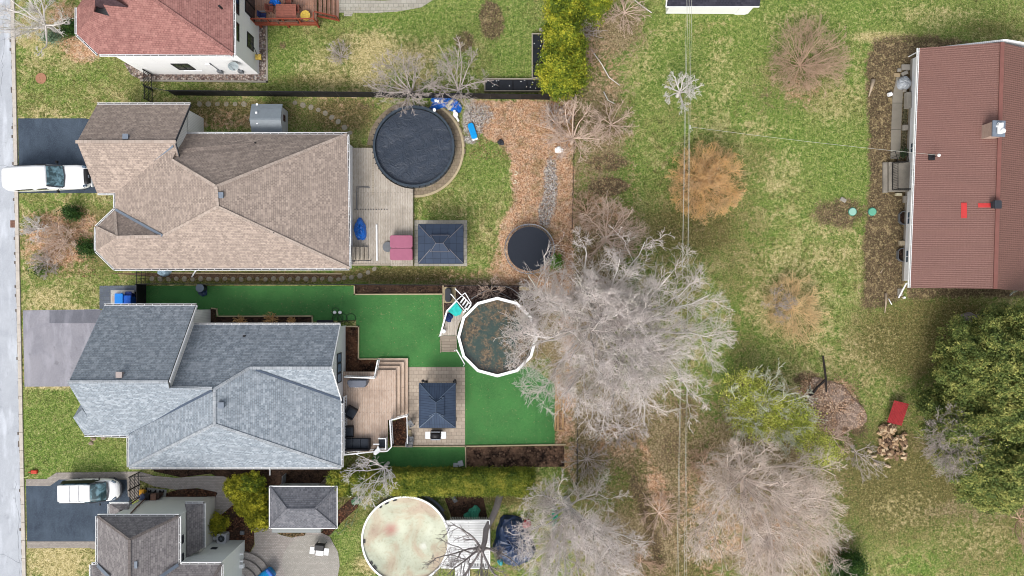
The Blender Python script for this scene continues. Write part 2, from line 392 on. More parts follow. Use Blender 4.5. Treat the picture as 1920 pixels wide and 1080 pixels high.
# orange brown leaf litter and mulch
pgon('leaf', [(880, 188), (1076, 188), (1076, 560), (930, 535), (938, 480), (935, 430), (960, 380), (958, 300), (935, 268), (905, 256)], 1.0, 7)
pgon('leaf', [(1040, 540), (1076, 540), (1076, 900), (1030, 850), (1060, 700)], .8, 12)
for a in [(110, 450, 70, 55, .95, .5), (150, 420, 30, 25, .9, .5), (150, 90, 40, 25, .9, .4, 20), (120, 25, 30, 25, .7, .5), (1560, 760, 42, 48, 1.0, .35, 40), (1530, 730, 35, 20, .9, .4), (1230, 900, 20, 60, .6, .6, -25), (630, 225, 60, 30, .25), (420, 225, 60, 22, .5, .4), (700, 180, 120, 12, .4), (860, 520, 60, 15, .3), (1500, 160, 50, 40, .4), (1130, 400, 60, 40, .5), (1190, 350, 14, 60, .3), (940, 500, 22, 40, .8), (1215, 860, 10, 40, .8, .4, -25), (1235, 930, 14, 60, .8, .5, -20), (1150, 830, 60, 40, .45), (1330, 1000, 60, 90, .4), (1120, 120, 50, 80, .35), (1430, 1000, 120, 60, .5), (1300, 920, 30, 80, .4)]: blob('leaf', *a)
# dull olive grass
for a in [(1700, 900, 160, 120, .9, .5), (1850, 1000, 140, 90, .6, .5), (1700, 640, 120, 80, .9, .5), (1760, 580, 120, 30, .8), (1400, 500, 60, 200, .5), (1390, 600, 40, 120, .5), (1250, 1000, 120, 160, 1.0), (1230, 830, 120, 120, .9), (1100, 760, 60, 260, .8), (1300, 430, 110, 60, .8), (1120, 480, 60, 140, .9), (600, 150, 90, 14, .8), (400, 212, 200, 26, .9), (640, 215, 70, 34, 1.0), (460, 520, 220, 12, 1.0), (760, 515, 160, 16, .9), (160, 405, 70, 20, .7), (980, 450, 60, 60, .3), (650, 960, 30, 40, .7), (950, 930, 90, 20, .8), (210, 480, 50, 50, .6), (1100, 180, 70, 160, .7), (1280, 200, 50, 50, .4), (1430, 300, 40, 60, .5), (1240, 420, 60, 40, .6), (1600, 700, 60, 60, .5), (1330, 60, 60, 30, .35), (1850, 50, 60, 20, .5), (1560, 960, 60, 60, .6), (100, 990, 10, 10, 0)]: blob('olive', *a)
# pale twiggy, brushy ground
for a in [(1130, 230, 60, 120, .8, .6), (1150, 60, 70, 60, .9, .6), (1100, 330, 60, 160, .6, .6), (1120, 430, 90, 60, .9, .5), (1090, 560, 60, 120, .9), (1140, 800, 100, 90, .9), (1250, 900, 60, 200, .8), (1190, 1020, 120, 80, .9), (1400, 900, 180, 170, .8), (1460, 1040, 160, 60, .8), (1540, 580, 90, 60, .2), (960, 1040, 60, 50, .5), (900, 535, 100, 14, .9), (960, 560, 60, 30, .9), (620, 950, 20, 60, .5), (1600, 780, 30, 50, .5), (1760, 830, 60, 50, .5), (1820, 960, 120, 30, .6), (1010, 610, 40, 80, .9), (1050, 700, 26, 150, .9), (100, 40, 80, 50, .5), (100, 470, 60, 40, .5)]: blob('twig', *a)
# grey and white pebbles
for a in [(888, 225, 22, 32, 1.0, .3), (905, 215, 22, 25, .7), (880, 262, 18, 8, .9), (1032, 350, 14, 60, .9, .4), (1022, 400, 13, 30, 1.0, .4), (1050, 290, 10, 10, .5)]: blob('tan', *a)
ny, nx = GX.shape; nv = nx * ny
vs = np.zeros((nv, 3)); vs[:, 0] = GX.ravel(); vs[:, 1] = GY.ravel()
ii = np.arange(nv).reshape(ny, nx); q = np.stack([ii[:-1, :-1], ii[:-1, 1:], ii[1:, 1:], ii[1:, :-1]], -1).reshape(-1, 4)
def npmesh(name, v, f, mat, parent=None, smooth=False):
    me = bpy.data.meshes.new(name); me.vertices.add(len(v)); me.vertices.foreach_set('co', np.ascontiguousarray(v, dtype=np.float32).ravel())
    k = f.shape[1]; me.loops.add(f.size); me.loops.foreach_set('vertex_index', f.ravel().astype(np.int32))
    me.polygons.add(len(f)); me.polygons.foreach_set('loop_start', np.arange(0, f.size, k, dtype=np.int32)); me.polygons.foreach_set('loop_total', np.full(len(f), k, dtype=np.int32))
    if smooth: me.polygons.foreach_set('use_smooth', np.ones(len(f), dtype=bool))
    me.update(calc_edges=True); me.materials.append(mat)
    o = bpy.data.objects.new(name, me); col.objects.link(o)
    if parent is not None: o.parent = parent; o['_o'] = (0.0, 0.0, 0.0)
    return o
t = NT('lawn', 1.0, .05); v = t.coord()
n_big = t.noise(v, .16, 5, .62, .4); n_mid = t.noise(v, .75, 5, .65, .8); n_sm = t.noise(v, 3.2, 5, .68, .5); n_fi = t.noise(v, 11, 3, .6); n_vf = t.noise(v, 30, 2)
warp = t.math('ADD', t.math('MULTIPLY', t.math('SUBTRACT', n_mid, .5), 1.1), t.math('MULTIPLY', t.math('SUBTRACT', n_sm, .5), 1.7))
def A(k, lo=.35, hi=.65, w_=1.0):
    a = t.n('Attribute', attribute_name=k).outputs['Fac']
    return t.mapr(t.math('ADD', a, t.math('MULTIPLY', warp, w_)), lo, hi)
K = lambda r, g_, b: C(r, g_ * 1.01, b, .86)
n_gr = t.math('ADD', t.math('MULTIPLY', n_sm, .55), t.math('MULTIPLY', n_fi, .45))
g_mid = t.ramp(n_gr, [(.34, K(64, 72, 36)), (.43, K(98, 106, 56)), (.50, K(124, 128, 74)), (.57, K(152, 148, 98)), (.68, K(186, 174, 130))])
g_lush = t.ramp(n_gr, [(.34, K(52, 74, 34)), (.43, K(84, 110, 48)), (.51, K(110, 134, 62)), (.59, K(146, 156, 90)), (.69, K(188, 180, 130))])
g_dry = t.ramp(n_gr, [(.34, K(108, 106, 64)), (.44, K(156, 144, 98)), (.53, K(190, 174, 128)), (.66, K(220, 204, 166))])
g_oliv = t.ramp(n_gr, [(.34, K(56, 54, 34)), (.44, K(90, 86, 52)), (.53, K(114, 106, 66)), (.66, K(150, 134, 96))])
base = t.mix(t.mapr(t.math('ADD', n_big, t.math('MULTIPLY', t.math('SUBTRACT', n_mid, .5), .5)), .42, .58), g_mid, g_lush)
base = t.mix(t.math('MULTIPLY', t.mapr(n_mid, .51, .59), .8), base, g_dry)
n_m2 = t.noise(v, 1.9, 4, .6, .5); base = t.mix(t.mapr(n_m2, .53, .62, 0, .75), base, g_lush); base = t.mix(t.mapr(n_m2, .46, .36, 0, .65), base, g_oliv)
base = t.mix(t.math('MULTIPLY', A('lush', .25, .75, .9), .8), base, g_lush)
base = t.mix(A('olive', .3, .8, .8), base, g_oliv)
base = t.mix(A('dry', .3, .8, .8), base, g_dry)
vo = t.n('TexVoronoi'); t.l(v, vo.inputs['Vector']); vo.inputs['Scale'].default_value = 12.5
se = t.n('SeparateColor'); t.l(vo.outputs['Color'], se.inputs[0])
mixs = t.math('ADD', t.math('MULTIPLY', n_sm, .4), t.math('MULTIPLY', n_fi, .35)); tw = t.ramp(t.math('ADD', t.math('MULTIPLY', se.outputs[0], .25), mixs), [(.25, K(78, 66, 48)), (.4, K(112, 98, 72)), (.52, K(138, 122, 94)), (.64, K(164, 146, 120)), (.8, K(186, 170, 146))])
base = t.mix(A('twig', .4, .75, .9), base, tw)
dirt = t.ramp(t.math('ADD', t.math('MULTIPLY', se.outputs[1], .22), t.math('ADD', mixs, t.math('MULTIPLY', t.math('SUBTRACT', n_mid, .5), .35))), [(.28, K(62, 52, 42)), (.42, K(88, 74, 58)), (.56, K(108, 92, 72)), (.68, K(142, 122, 96)), (.8, K(170, 148, 118))])
dirt = t.mix(t.mapr(n_m2, .53, .62, 0, .6), dirt, t.ramp(n_gr, [(.36, K(110, 94, 66)), (.5, K(158, 138, 104)), (.66, K(206, 186, 148))]))
base = t.mix(A('dirt', .32, .72, 1.0), base, dirt)
leaf = t.ramp(t.math('ADD', t.math('MULTIPLY', se.outputs[2], .32), t.math('MULTIPLY', mixs, .9)), [(.22, K(124, 90, 68)), (.35, K(164, 122, 94)), (.5, K(192, 150, 120)), (.62, K(210, 172, 144)), (.78, K(228, 200, 176))])
leaf = t.mix(t.mapr(n_m2, .48, .6, 0, .7), leaf, t.ramp(n_gr, [(.36, K(120, 98, 80)), (.5, K(176, 150, 130)), (.66, K(226, 204, 186))])); leaf = t.mix(t.mapr(n_mid, .48, .38, 0, .45), leaf, g_oliv)
base = t.mix(A('leaf', .3, .74, 1.0), base, leaf)
peb = t.ramp(se.outputs[0], [(.0, C(110, 102, 98)), (.5, C(168, 160, 156)), (1, C(216, 212, 206))])
base = t.mix(A('tan', .34, .7, .8), base, peb)
base = t.mix(t.mapr(n_fi, .3, .48, .4, 0), base, (.028, .026, .014, 1))
n_7 = t.noise(v, 6.5, 2, .5); base = t.mix(t.mapr(n_7, .56, .72, 0, .45), base, K(196, 184, 140)); base = t.mix(t.mapr(n_7, .44, .3, 0, .38), base, (.03, .035, .015, 1))
t.bump(t.math('ADD', t.math('MULTIPLY', n_fi, .6), t.math('MULTIPLY', n_sm, .6)), .9, .10)
M['lawn'] = t.out(base)
g = npmesh('ground', vs, q, M['lawn'], smooth=True); g['kind'] = 'structure'
for k, m in masks.items():
    m[:] = np.clip(m, 0, 1)
    at = g.data.attributes.new(k, 'FLOAT', 'POINT'); at.data.foreach_set('value', m.ravel().astype(np.float32))

# ---------------- roads, drives, paths, turf ----------------
def sheet(name, pts, z, mat, kind='structure', px=True):
    mb = MB(); p2 = [P(x, y)[:2] for x, y in pts] if px else pts
    a = sum(p[0] * q_[1] - q_[0] * p[1] for p, q_ in zip(p2, p2[1:] + p2[:1]))
    if a < 0: p2 = p2[::-1]
    mb.poly([(x, y, z) for x, y in p2]); return mb.build(name, mat, None, kind=kind)
def asphalt(name, c, dark, speck=.5, crack=None):
    t = NT(name, .93, .15); v = t.coord()
    n = t.noise(v, .5, 6, .68, .8); f = t.noise(v, 15, 3, .7); st = t.noise(t.coord('Object', (1, .25, 1)), 1.2, 4)
    cc = t.mix(t.mapr(n, .35, .7), c, dark); cc = t.mix(t.mapr(st, .5, .68, 0, .5), cc, tuple(x * 1.55 for x in c[:3]) + (1,))
    cc = t.mix(t.mapr(f, .45, .7, 0, speck), cc, tuple(x * 1.7 for x in c[:3]) + (1,))
    if crack:
        vo = t.n('TexVoronoi', feature='DISTANCE_TO_EDGE'); t.l(t.coord('Object'), vo.inputs['Vector']); vo.inputs['Scale'].default_value = .16
        cc = t.mix(t.mapr(vo.outputs['Distance'], .0, .004, .5, 0), cc, dark)
    oil = t.noise(v, 1.7, 3, .5); cc = t.mix(t.mapr(oil, .66, .74, 0, .4), cc, tuple(x * .5 for x in c[:3]) + (1,))
    t.bump(f, .25, .01)
    return t.out(cc)
road_m = asphalt('worn_pale_asphalt', C(194, 199, 207), C(176, 181, 190), .22)
drive_dark = asphalt('dark_sealed_asphalt', C(78, 90, 104), C(56, 66, 80), .6)
drive_pale = asphalt('faded_asphalt', C(158, 157, 165), C(138, 138, 148), .35)
Xr0, Xr1 = P(21, 0).x, P(43, 1080).x
def xr(y): return Xr0 + (Xr1 - Xr0) * (P(0, 0).y - y) / (P(0, 0).y - P(0, 1080).y)
sheet('road', [(xr(60), 60), (xr(-60), -60), (xr(-60) - 8, -60), (xr(60) - 8, 60)], .008, road_m, px=False)
mb = MB()
for i in range(-40, 40):
    y0 = i * 1.5; y1 = y0 + 1.485
    mb.prism([(xr(y0), y0), (xr(y0) + .3, y0), (xr(y1) + .3, y1), (xr(y1), y1)], 0, .11)
kerb = mb.build('kerb', plain('kerb_concrete', C(208, 200, 190), .9, .14, 2.5), None, kind='structure', bevel=.02)
mb = MB()
for i in range(-240, 240):
    y = i * .25; wv = .05 + .05 * rnd.random() + (.12 if rnd.random() < .12 else 0)
    mb.poly([(xr(y) - wv, y, .012), (xr(y) - .005, y, .012), (xr(y + .25) - .005, y + .25, .012), (xr(y + .25) - wv, y + .25, .012)])
mb.build('gutter_grit', plain('road_grit', C(112, 104, 98), .95, .4, 6), None, kind='stuff')
sheet('driveway', [(34, 222), (160, 222), (240, 240), (240, 362), (36, 362)], .012, drive_dark)
sheet('driveway', [(43, 582), (186, 580), (240, 600), (240, 724), (46, 725)], .012, drive_pale)
sheet('driveway_shadow_strip', [(93, 582), (190, 581), (190, 606), (93, 606)], .016, asphalt('shadowed_asphalt', C(124, 125, 134), C(106, 108, 118), .3))  # shadow strip painted onto the driveway as a sheet of darker asphalt
sheet('driveway', [(49, 910), (92, 911), (110, 898), (240, 898), (245, 930), (260, 1016), (51, 1016)], .012, drive_dark)
border = pavers('grey_border_pavers', C(184, 176, 168), C(160, 152, 146), .22, .11, .014, .6)
sheet('driveway_border', [(49, 898), (88, 898), (106, 886), (262, 884), (262, 935), (252, 940), (240, 930), (238, 899), (111, 899), (94, 911), (49, 911)], .020, border)
sheet('driveway_border', [(51, 1015), (262, 1015), (262, 1030), (176, 1030), (168, 1027), (51, 1028)], .020, border)
# cracks and worn wheel tracks
def cracks(name, runs, w_, mat, z, seed):
    rr = random.Random(seed); mb = MB()
    for (x0, y0, x1, y1) in runs:
        a, b = P(x0, y0, z), P(x1, y1, z); n_ = max(4, int((b - a).length / .35)); d = (b - a).normalized(); s_ = Vector((-d.y, d.x, 0)); o = 0; pr = None
        for i in range(n_ + 1):
            o += rr.gauss(0, .07); c_ = a.lerp(b, i / n_) + s_ * o; h_ = s_ * w_ * rr.uniform(.3, 1); cur = (c_ - h_, c_ + h_)
            if pr: mb.add([pr[0], cur[0], cur[1], pr[1]], [(0, 1, 2, 3)])
            pr = cur
    o = mb.build(name, mat, None); o['kind'] = 'structure'
    for p_ in o.data.polygons: 
        if p_.normal.z < 0: o.data.flip_normals(); break
cracks('road_cracks', [(0, 310, 24, 316), (0, 1040, 40, 1052), (10, 0, 14, 180), (0, 80, 20, 74), (28, 900, 30, 1080)], .02, plain('crack_filler', C(140, 144, 150), .9, .2), .013, 3)
# artificial turf
t = NT('artificial_turf', .75, .25); v = t.coord(); n = t.noise(v, .35, 4); f = t.noise(v, 22, 3, .7)
mh = t.noise(v, 5, 4)
cc = t.mix(t.mapr(n, .35, .65), C(42, 106, 48), C(60, 130, 62)); cc = t.mix(t.mapr(f, .40, .66, 0, .6), cc, C(112, 164, 96)); cc = t.mix(t.mapr(mh, .5, .8, 0, .35), cc, C(30, 76, 34))
cc = t.mix(t.mapr(t.noise(v, 1.3, 5, .65), .56, .72, 0, .4), cc, C(96, 128, 74)); se_ = t.n('TexWave', wave_type='BANDS', bands_direction='X'); t.l(v, se_.inputs[0]); se_.inputs['Scale'].default_value = .078; se_.inputs['Distortion'].default_value = .15; cc = t.mix(t.mapr(se_.outputs['Fac'], .995, 1.0, 0, .10), cc, C(26, 62, 32)); t.bump(f, .6, .02); M['turf'] = t.out(cc)
sheet('turf', [(272, 536), (832, 537), (832, 560), (885, 672), (1000, 690), (1040, 720), (1040, 833), (872, 834), (872, 688), (668, 688), (668, 600), (250, 612), (272, 570)], .016, M['turf'])
sheet('turf', [(708, 838), (873, 838), (873, 875), (690, 877)], .016, M['turf'])
# garden beds
def bed(pts, m, z=.02): sheet('garden_bed', pts, z, m)
bed([(394, 578), (405, 578), (405, 594), (586, 594), (586, 612), (394, 612)], M['soil'], .024)
bed([(664, 534), (831, 534), (831, 552), (664, 552)], M['soil'], .024)
bed([(646, 612), (672, 612), (672, 672), (706, 674), (706, 712), (646, 712)], speckle('dark_bark', [C(36, 28, 24), C(90, 60, 44), C(60, 44, 36), C(118, 90, 70)], 9, (C(120, 84, 62), 1.1, .6)), .024)
bed([(873, 838), (1058, 836), (1058, 875), (873, 876)], speckle('rough_bark', [C(40, 32, 28), C(100, 76, 62), C(60, 48, 42), C(140, 112, 92)], 6, (C(150, 118, 96), 1.0, .6)), .024)
bed([(737, 790), (764, 780), (764, 835), (730, 835), (728, 784)], M['mulchred'], .024)
bed([(280, 875), (640, 874), (632, 905), (520, 915), (430, 905), (395, 888), (340, 895), (290, 884)], M['soil'])
bed([(262, 925), (310, 925), (350, 913), (400, 920), (420, 930), (400, 940), (268, 940)], M['mulchred'], .016)
bed([(405, 965), (436, 946), (460, 960), (476, 985), (477, 1020), (466, 1040), (452, 1048), (400, 1040)], M['mulchred'], .020)
bed([(512, 992), (574, 992), (572, 1004), (548, 1007), (528, 1003)], speckle('planting', [C(70, 66, 44), C(110, 96, 70), C(150, 120, 96)], 8), .028)
bed([(594, 990), (632, 990), (630, 960), (668, 925), (672, 950), (640, 980), (618, 1004), (600, 1002)], M['mulchred'], .020)
bed([(832, 930), (905, 925), (915, 975), (850, 978)], M['soil'])
bed([(232, 118), (245, 120), (290, 138), (500, 138), (501, 153), (266, 150), (245, 140)], M['stones'], .02)
bed([(486, 40), (499, 40), (500, 140), (486, 140)], M['stones'], .024)
bed([(828, 535), (1000, 535), (1000, 560), (940, 565), (870, 580), (832, 640)], speckle('poolside_litter', [C(66, 52, 50), C(110, 90, 84), C(140, 120, 112), C(86, 70, 66)], 9), .02)
bed([(200, 512), (640, 512), (640, 522), (330, 522)], plain('dirt_strip', C(110, 88, 70), .95, .3, 5), .01)
# edging kerbs of the beds
def run(mb, pts, w_, z0, z1):
    pts = [P(x, y, 0) for x, y in pts]
    for a, b in zip(pts, pts[1:]):
        d = (b - a).normalized() * (w_ / 2)
        mb.bar(Vector((a.x, a.y, (z0 + z1) / 2)) - d, Vector((b.x, b.y, (z0 + z1) / 2)) + d, w_, z1 - z0)
def edging(pts, label, w_=.1, h=.14, mat=None, closed=False, group=None, cat='garden edging', name='garden_edging'):
    mb = MB(); run(mb, pts + (pts[:1] if closed else []), w_, 0.0, h)
    return mono(name, mb, mat or M['edging'], label, cat, group)
edging([(398, 578), (407, 579), (409, 593), (586, 592.5), (586.5, 607)], 'stepped timber edging between turf and the bed along the grey roof')
edging([(665, 537), (665, 552), (831, 551.5)], 'timber edging round the dark bed against the black fence')
edging([(648, 612), (673, 612), (672.5, 673), (706, 673)], 'pale timber edging round the bed beside the white gable wall')
edging([(831, 534), (832, 600), (826, 640)], 'timber edging running from the fence to the pool steps')
edging([(735, 836.5), (873, 836.5), (1060, 833)], 'long timber edging south of the paved gazebo patio')
edging([(873, 838), (873.5, 875)], 'short timber edging between turf strip and rough dark bed')
edging([(765, 788), (765, 835)], 'short timber edging between small leafy bed and patio')
edging([(265, 151), (501, 153.5), (500, 44)], 'grey paver edging of the pebble border round the white house', .14, .06, M['concrete'])
edging([(322, 512), (641, 513.5)], 'low pale edging board below the brown roof eave', .08, .12)
# paved areas
pat = pavers('beige_patio_slabs', C(216, 200, 182), C(194, 178, 162), .42, .3, .02, .5)
sheet('patio', [(765, 688), (872, 688), (872, 835), (765, 835)], .030, pat)
pat2 = pavers('pale_slabs', C(196, 192, 180), C(180, 174, 162), .42, .3, .02, .5)
sheet('patio', [(777, 413), (876, 413), (876, 499), (777, 499)], .030, pat2)
sheet('garden_path', [(630, 0), (630, 24), (645, 24), (645, 30.5), (660, 30.5), (662, 24), (700, 24.5), (745, 22), (790, 14), (822, -6), (805, -10), (760, -1), (720, 1.5)], .030, pat2)
inter = pavers('interlocking_patio', C(202, 194, 188), C(176, 166, 160), .2, .13, .016, .55)
cp = [(405, 930), (398, 950), (414, 966), (438, 946), (458, 958), (476, 984), (478, 1022), (466, 1042), (452, 1052), (452, 1100), (630, 1100), (637, 1060), (634, 1035), (618, 1006), (592, 994), (592, 985), (574, 985), (574, 1000), (548, 1008), (526, 1003), (505, 990), (480, 975), (455, 950), (440, 925), (420, 905)]
sheet('patio', cp, .024, inter)
sheet('garden_path', [(262, 884), (290, 892), (330, 896), (380, 892), (420, 893), (450, 912), (440, 940), (408, 962), (398, 952), (418, 932), (405, 922), (370, 915), (330, 918), (290, 912), (262, 900)], .028, inter)
mb = MB()  # circular kit of pavers let into the patio
cx_, cy_ = P(583, 1056)[:2]
for r_ in [i * .14 for i in range(1, 18)]:
    mb.ring((cx_, cy_, .026), r_ - .12, r_, .008, 60)
mb.build('patio_circle', pavers('circle_pavers', C(200, 196, 188), C(180, 174, 166), .16, .1, .01, .6), None, kind='structure')
sheet('patio', [(187, 536), (262, 535), (262, 573), (230, 580), (187, 579)], .026, pavers('blue_grey_slabs', C(116, 124, 136), C(98, 106, 120), .5, .35, .016, .6))
sheet('patio', [(208, 544), (252, 544), (252, 572), (208, 572)], .034, pavers('white_slabs', C(206, 204, 200), C(196, 192, 188), .9, .6, .012, .7))
sheet('patio', [(276, 914), (313, 918), (311, 934), (276, 934)], .034, pavers('grey_slabs', C(178, 180, 178), C(168, 168, 166), .7, .6, .012, .5))
# concrete path by the brown metal roof
sheet('garden_path', [(1681, 142), (1694, 144), (1689, 240), (1687, 298), (1669, 298), (1670, 250), (1673, 180)], .05, pavers('cracked_concrete', C(158, 152, 140), C(142, 136, 126), 6, 2.2, .03, .35))
sheet('gravel_bed', [(1694, 170), (1703, 172), (1697, 300), (1688, 300)], .028, speckle('mossy_gravel', [C(74, 74, 50), C(110, 104, 80), C(140, 128, 106)], 9))
# ---------------- buildings ----------------
def kz(z): return (H - z) / H / SC
class Roof:
    """roof of planar slopes given as photo pixel + height, with thickness; child meshes of a house"""
    def __init__(s, th=.16): s.f = []; s.th = th
    def add(s, *pts): s.f.append([P(*p) if not isinstance(p, Vector) else p for p in pts])
    def build(s, name, mat, parent):
        mb = MB()
        for pts in s.f:
            n = (pts[1] - pts[0]).cross(pts[2] - pts[1])
            if n.z < 0: pts = pts[::-1]
            k = len(pts); dn = [p - Vector((0, 0, s.th)) for p in pts]
            mb.add(list(pts) + dn, [tuple(range(k)), tuple(range(k, 2 * k))[::-1]] + [(i, k + i, k + (i + 1) % k, (i + 1) % k) for i in range(k)])
        return mb.build(name, mat, parent)
def strips(parent, name, mat, lines, w_, h=.02, up=.015):
    mb = MB()
    for l in lines:
        l = [P(*p) if not isinstance(p, Vector) else p for p in l]
        for a, b in zip(l, l[1:]): mb.bar(a + Vector((0, 0, up)), b + Vector((0, 0, up)), w_, h)
    return mb.build(name, mat, parent)
def gutters(parent, lines, outward, drop=.05, w_=.13, step=.62):
    """eaves gutter: dark trough, white lips and hangers; outward = xy direction per line"""
    for l, o in zip(lines, outward):
        a, b = [P(*p) for p in l]; d = (b - a).normalized(); ov = Vector((o[0], o[1], 0)).normalized()
        dz = Vector((0, 0, -drop)); mb = MB()
        mb.bar(a + ov * (w_) + dz, b + ov * w_ + dz, .045, .13)
        mb.bar(a + ov * .02 + dz, b + ov * .02 + dz, .03, .12)
        L = (b - a).length
        for i in range(int(L / step) + 1):
            p = a + d * min(L - .02, .1 + i * step) + dz + Vector((0, 0, .055)); mb.bar(p, p + ov * w_, .035, .02)
        gt = mb.build('gutter', M['fascia'], parent)
        m2 = MB(); m2.bar(a + ov * (w_ * .52) + dz + Vector((0, 0, -.03)), b + ov * (w_ * .52) + dz + Vector((0, 0, -.03)), w_ * .75, .05); m2.build('gutter_bottom', M['gutter_in'], gt)  # dark brown bar along the bottom of the gutter
def wallbody(parent, pts, z0, z1, mat, name='wall'):
    mb = MB(); mb.prism(pts, z0, z1); return mb.build(name, mat, parent)
def window(parent, c, w_, h, n, bars=2, frame=None, glass=None):
    """window on a vertical wall; c = centre, n = outward normal (xy)"""
    n = Vector((n[0], n[1], 0)).normalized(); u = Vector((-n.y, n.x, 0)); c = Vector(c); rz = math.atan2(u.y, u.x)
    mb = MB(); t_ = .07
    for s in (-1, 1):
        mb.box(c + u * s * (w_ / 2 - t_ / 2) + n * .02, (t_, .08, h), rz); mb.box(c + Vector((0, 0, s * (h / 2 - t_ / 2))) + n * .021, (w_ - 2 * t_, .08, t_), rz)
    for i in range(1, bars): mb.box(c + u * (w_ * (i / bars - .5)) + n * .018, (t_ * .8, .07, h - 2 * t_), rz)
    f = mb.build('window', frame or M['black'], parent)
    m2 = MB(); m2.box(c + n * .012, (w_ - t_, .04, h - t_), rz); m2.build('pane', glass or M['glassdark'], f)
    return f
def roofvent(parent, px, py, z, s=.42, h=.28, mat=None, rim=True):
    p = P(px, py, z + h); mb = MB(); mb.box(p - Vector((0, 0, h / 2 + .1)), (s * .82, s * .82, h + .1)); mb.box(p, (s, s, .06))
    v = mb.build('roof_vent', mat or M['flash'], parent)
    m2 = MB(); m2.box(p - Vector((0, 0, .06)), (s * .9, s * .9, .05)); m2.build('louvre', M['darkgrey'], v)
def pipe(parent, px, py, z, h=.3, r=.06, mat=None, name='vent_pipe'):
    p = P(px, py, z + h); mb = MB(); mb.cyl(p - Vector((0, 0, h + .1)), r, h + .1, 10); mb.build(name, mat or M['black'], parent)

white_siding = siding('white_vinyl_siding', (.80, .81, .82, 1))
cream_siding = siding('pale_vertical_siding', (.70, .70, .68, 1), .13, True)
pale_siding = siding('grey_green_siding', (.60, .62, .58, 1))

# --- two-storey white house with a red roof ---
hA = thing('house', 'two-storey white house with a red shingle roof and dark windows', 'house', P(370, 60))
E = 5.8
sA = shingle('red_shingles', C(178, 128, 122), C(162, 116, 111), C(192, 144, 136))
rf = Roof()
apx = (290, 0, 7.6)
A0, A1 = P(183, 101, E), P(437, 103, E)
ridge = Vector((P(*apx).x, P(*apx).y, 7.6)); A1v = A1; d = (ridge - A1v); top = A1v + d * 2.0
topW = Vector((-34.8 + 4, top.y, top.z)); yN = 2 * top.y - A1.y
rf.add(A0, A1, top, topW, P(205, 30, E + 1.0))
rf.add(A1, Vector((A1.x, yN, E)), top)
rf.add(Vector((A1.x, yN, E)), Vector((-34.8, yN, E)), topW, top)
rf.add((183, 101, E), (205, 30, E + 1.0), (176, 22, E + 1.1), (144, 64, E))
rf.add((144, 64, E), (176, 22, E + 1.1), (178, 10, E + 1.1), (144, 14, E))
rf.add(P(144, 14, E), P(178, 10, E + 1.1), Vector((P(205, 30, E + 1).x, top.y, E + .8)), P(170, -12, E))
rf.add(P(170, -12, E), Vector((-34.8, yN, E)), topW, Vector((P(205, 30, E + 1).x, top.y, E + .8)))
rA = rf.build('roof', sA, hA)
gd = Roof(.5); gd.add((178, 0, 7.6), (178, 10, 6.95), (236, 11, 7.5), (212, -3, 8.0)); gd.add((178, 0, 7.6), (212, -3, 8.0), (196, -26, 7.2), (176, -22, 7.0)); gd.build('dormer_roof', shingle('shaded_red_shingles', C(88, 70, 76), C(76, 60, 66), C(98, 80, 84)), hA)  # north-facing shade of the dormer painted in as a darker red shingle colour
strips(hA, 'ridge_cap', sA, [[A1v, top]], .26, .03, .02)
pipe(hA, 411, 11, 6.6, .35, .09)
Yb = P(0, 139.5).y; XE = P(486, 0).x
wallbody(hA, [(-30, Yb), (XE, Yb), (XE, yN - .4), (-34.2, yN - .4), (-34.2, P(0, 60).y), (-33.6, P(0, 90).y * .93), (-32.2, Yb + .02)][0:1] + [(XE, Yb), (XE, yN - .4), (-32.0, yN - .4), (-32.0, 19.3), (-30.5, Yb)], 0, E - .08, white_siding)
gutters(hA, [((186, 101.5, E), (437, 103, E)), ((439, 103, E), (437.5, -8, E)), ((144, 64, E), (183, 101, E)), ((144, 14, E), (144, 64, E))], [(0, -1), (1, 0), (-.7, -1), (-1, 0)])
window(hA, (-26.4, Yb, 2.05), 1.35, 1.45, (0, -1))
window(hA, (XE, 19.65, 4.75), 1.35, .95, (1, 0)); window(hA, (XE, 19.8, 2.0), 1.2, 1.3, (1, 0)); window(hA, (XE, 21.6, 4.75), 1.2, .95, (1, 0))
mb = MB(); mb.bbox(XE, 21.9, 1.0, XE + .04, 23.7, 3.0); pd = mb.build('patio_door', M['glassdark'], hA)
mb = MB()
for y in (21.85, 22.8, 23.75): mb.bbox(XE, y - .05, 1, XE + .07, y + .05, 3.05)
mb.bbox(XE, 21.85, 3.0, XE + .065, 23.75, 3.08); mb.build('door_frame', M['black'], pd)
# dish, meter, lamp on that house
t_ = thing('satellite_dish', 'grey satellite dish on the south wall of the white house', 'satellite dish', (-21.9, Yb, 3.2))
mb = MB(); c0 = Vector((-21.9, Yb - .35, 3.3)); nrm = Vector((.35, -.75, .55)).normalized(); a_ = nrm.orthogonal().normalized(); b_ = nrm.cross(a_)
rings = [[c0 + (a_ * math.cos(k * .3927) + b_ * math.sin(k * .3927)) * r_ + nrm * r_ * r_ * .5 for k in range(16)] for r_ in (.02, .15, .28, .4)]
mb.add([p for r_ in rings for p in r_], [(j * 16 + k, j * 16 + (k + 1) % 16, (j + 1) * 16 + (k + 1) % 16, (j + 1) * 16 + k) for j in range(3) for k in range(16)])
mb.build('dish', plain('dish_grey', C(170, 182, 186), .4), t_, True)
mb = MB(); mb.tube([(-21.9, Yb, 3.0), (-21.9, Yb - .3, 3.05), c0], .03); mb.tube([c0 - b_ * .35, c0 + nrm * .5], .02); mb.box(c0 + nrm * .5, (.1, .1, .1)); mb.build('arm', M['steel'], t_)
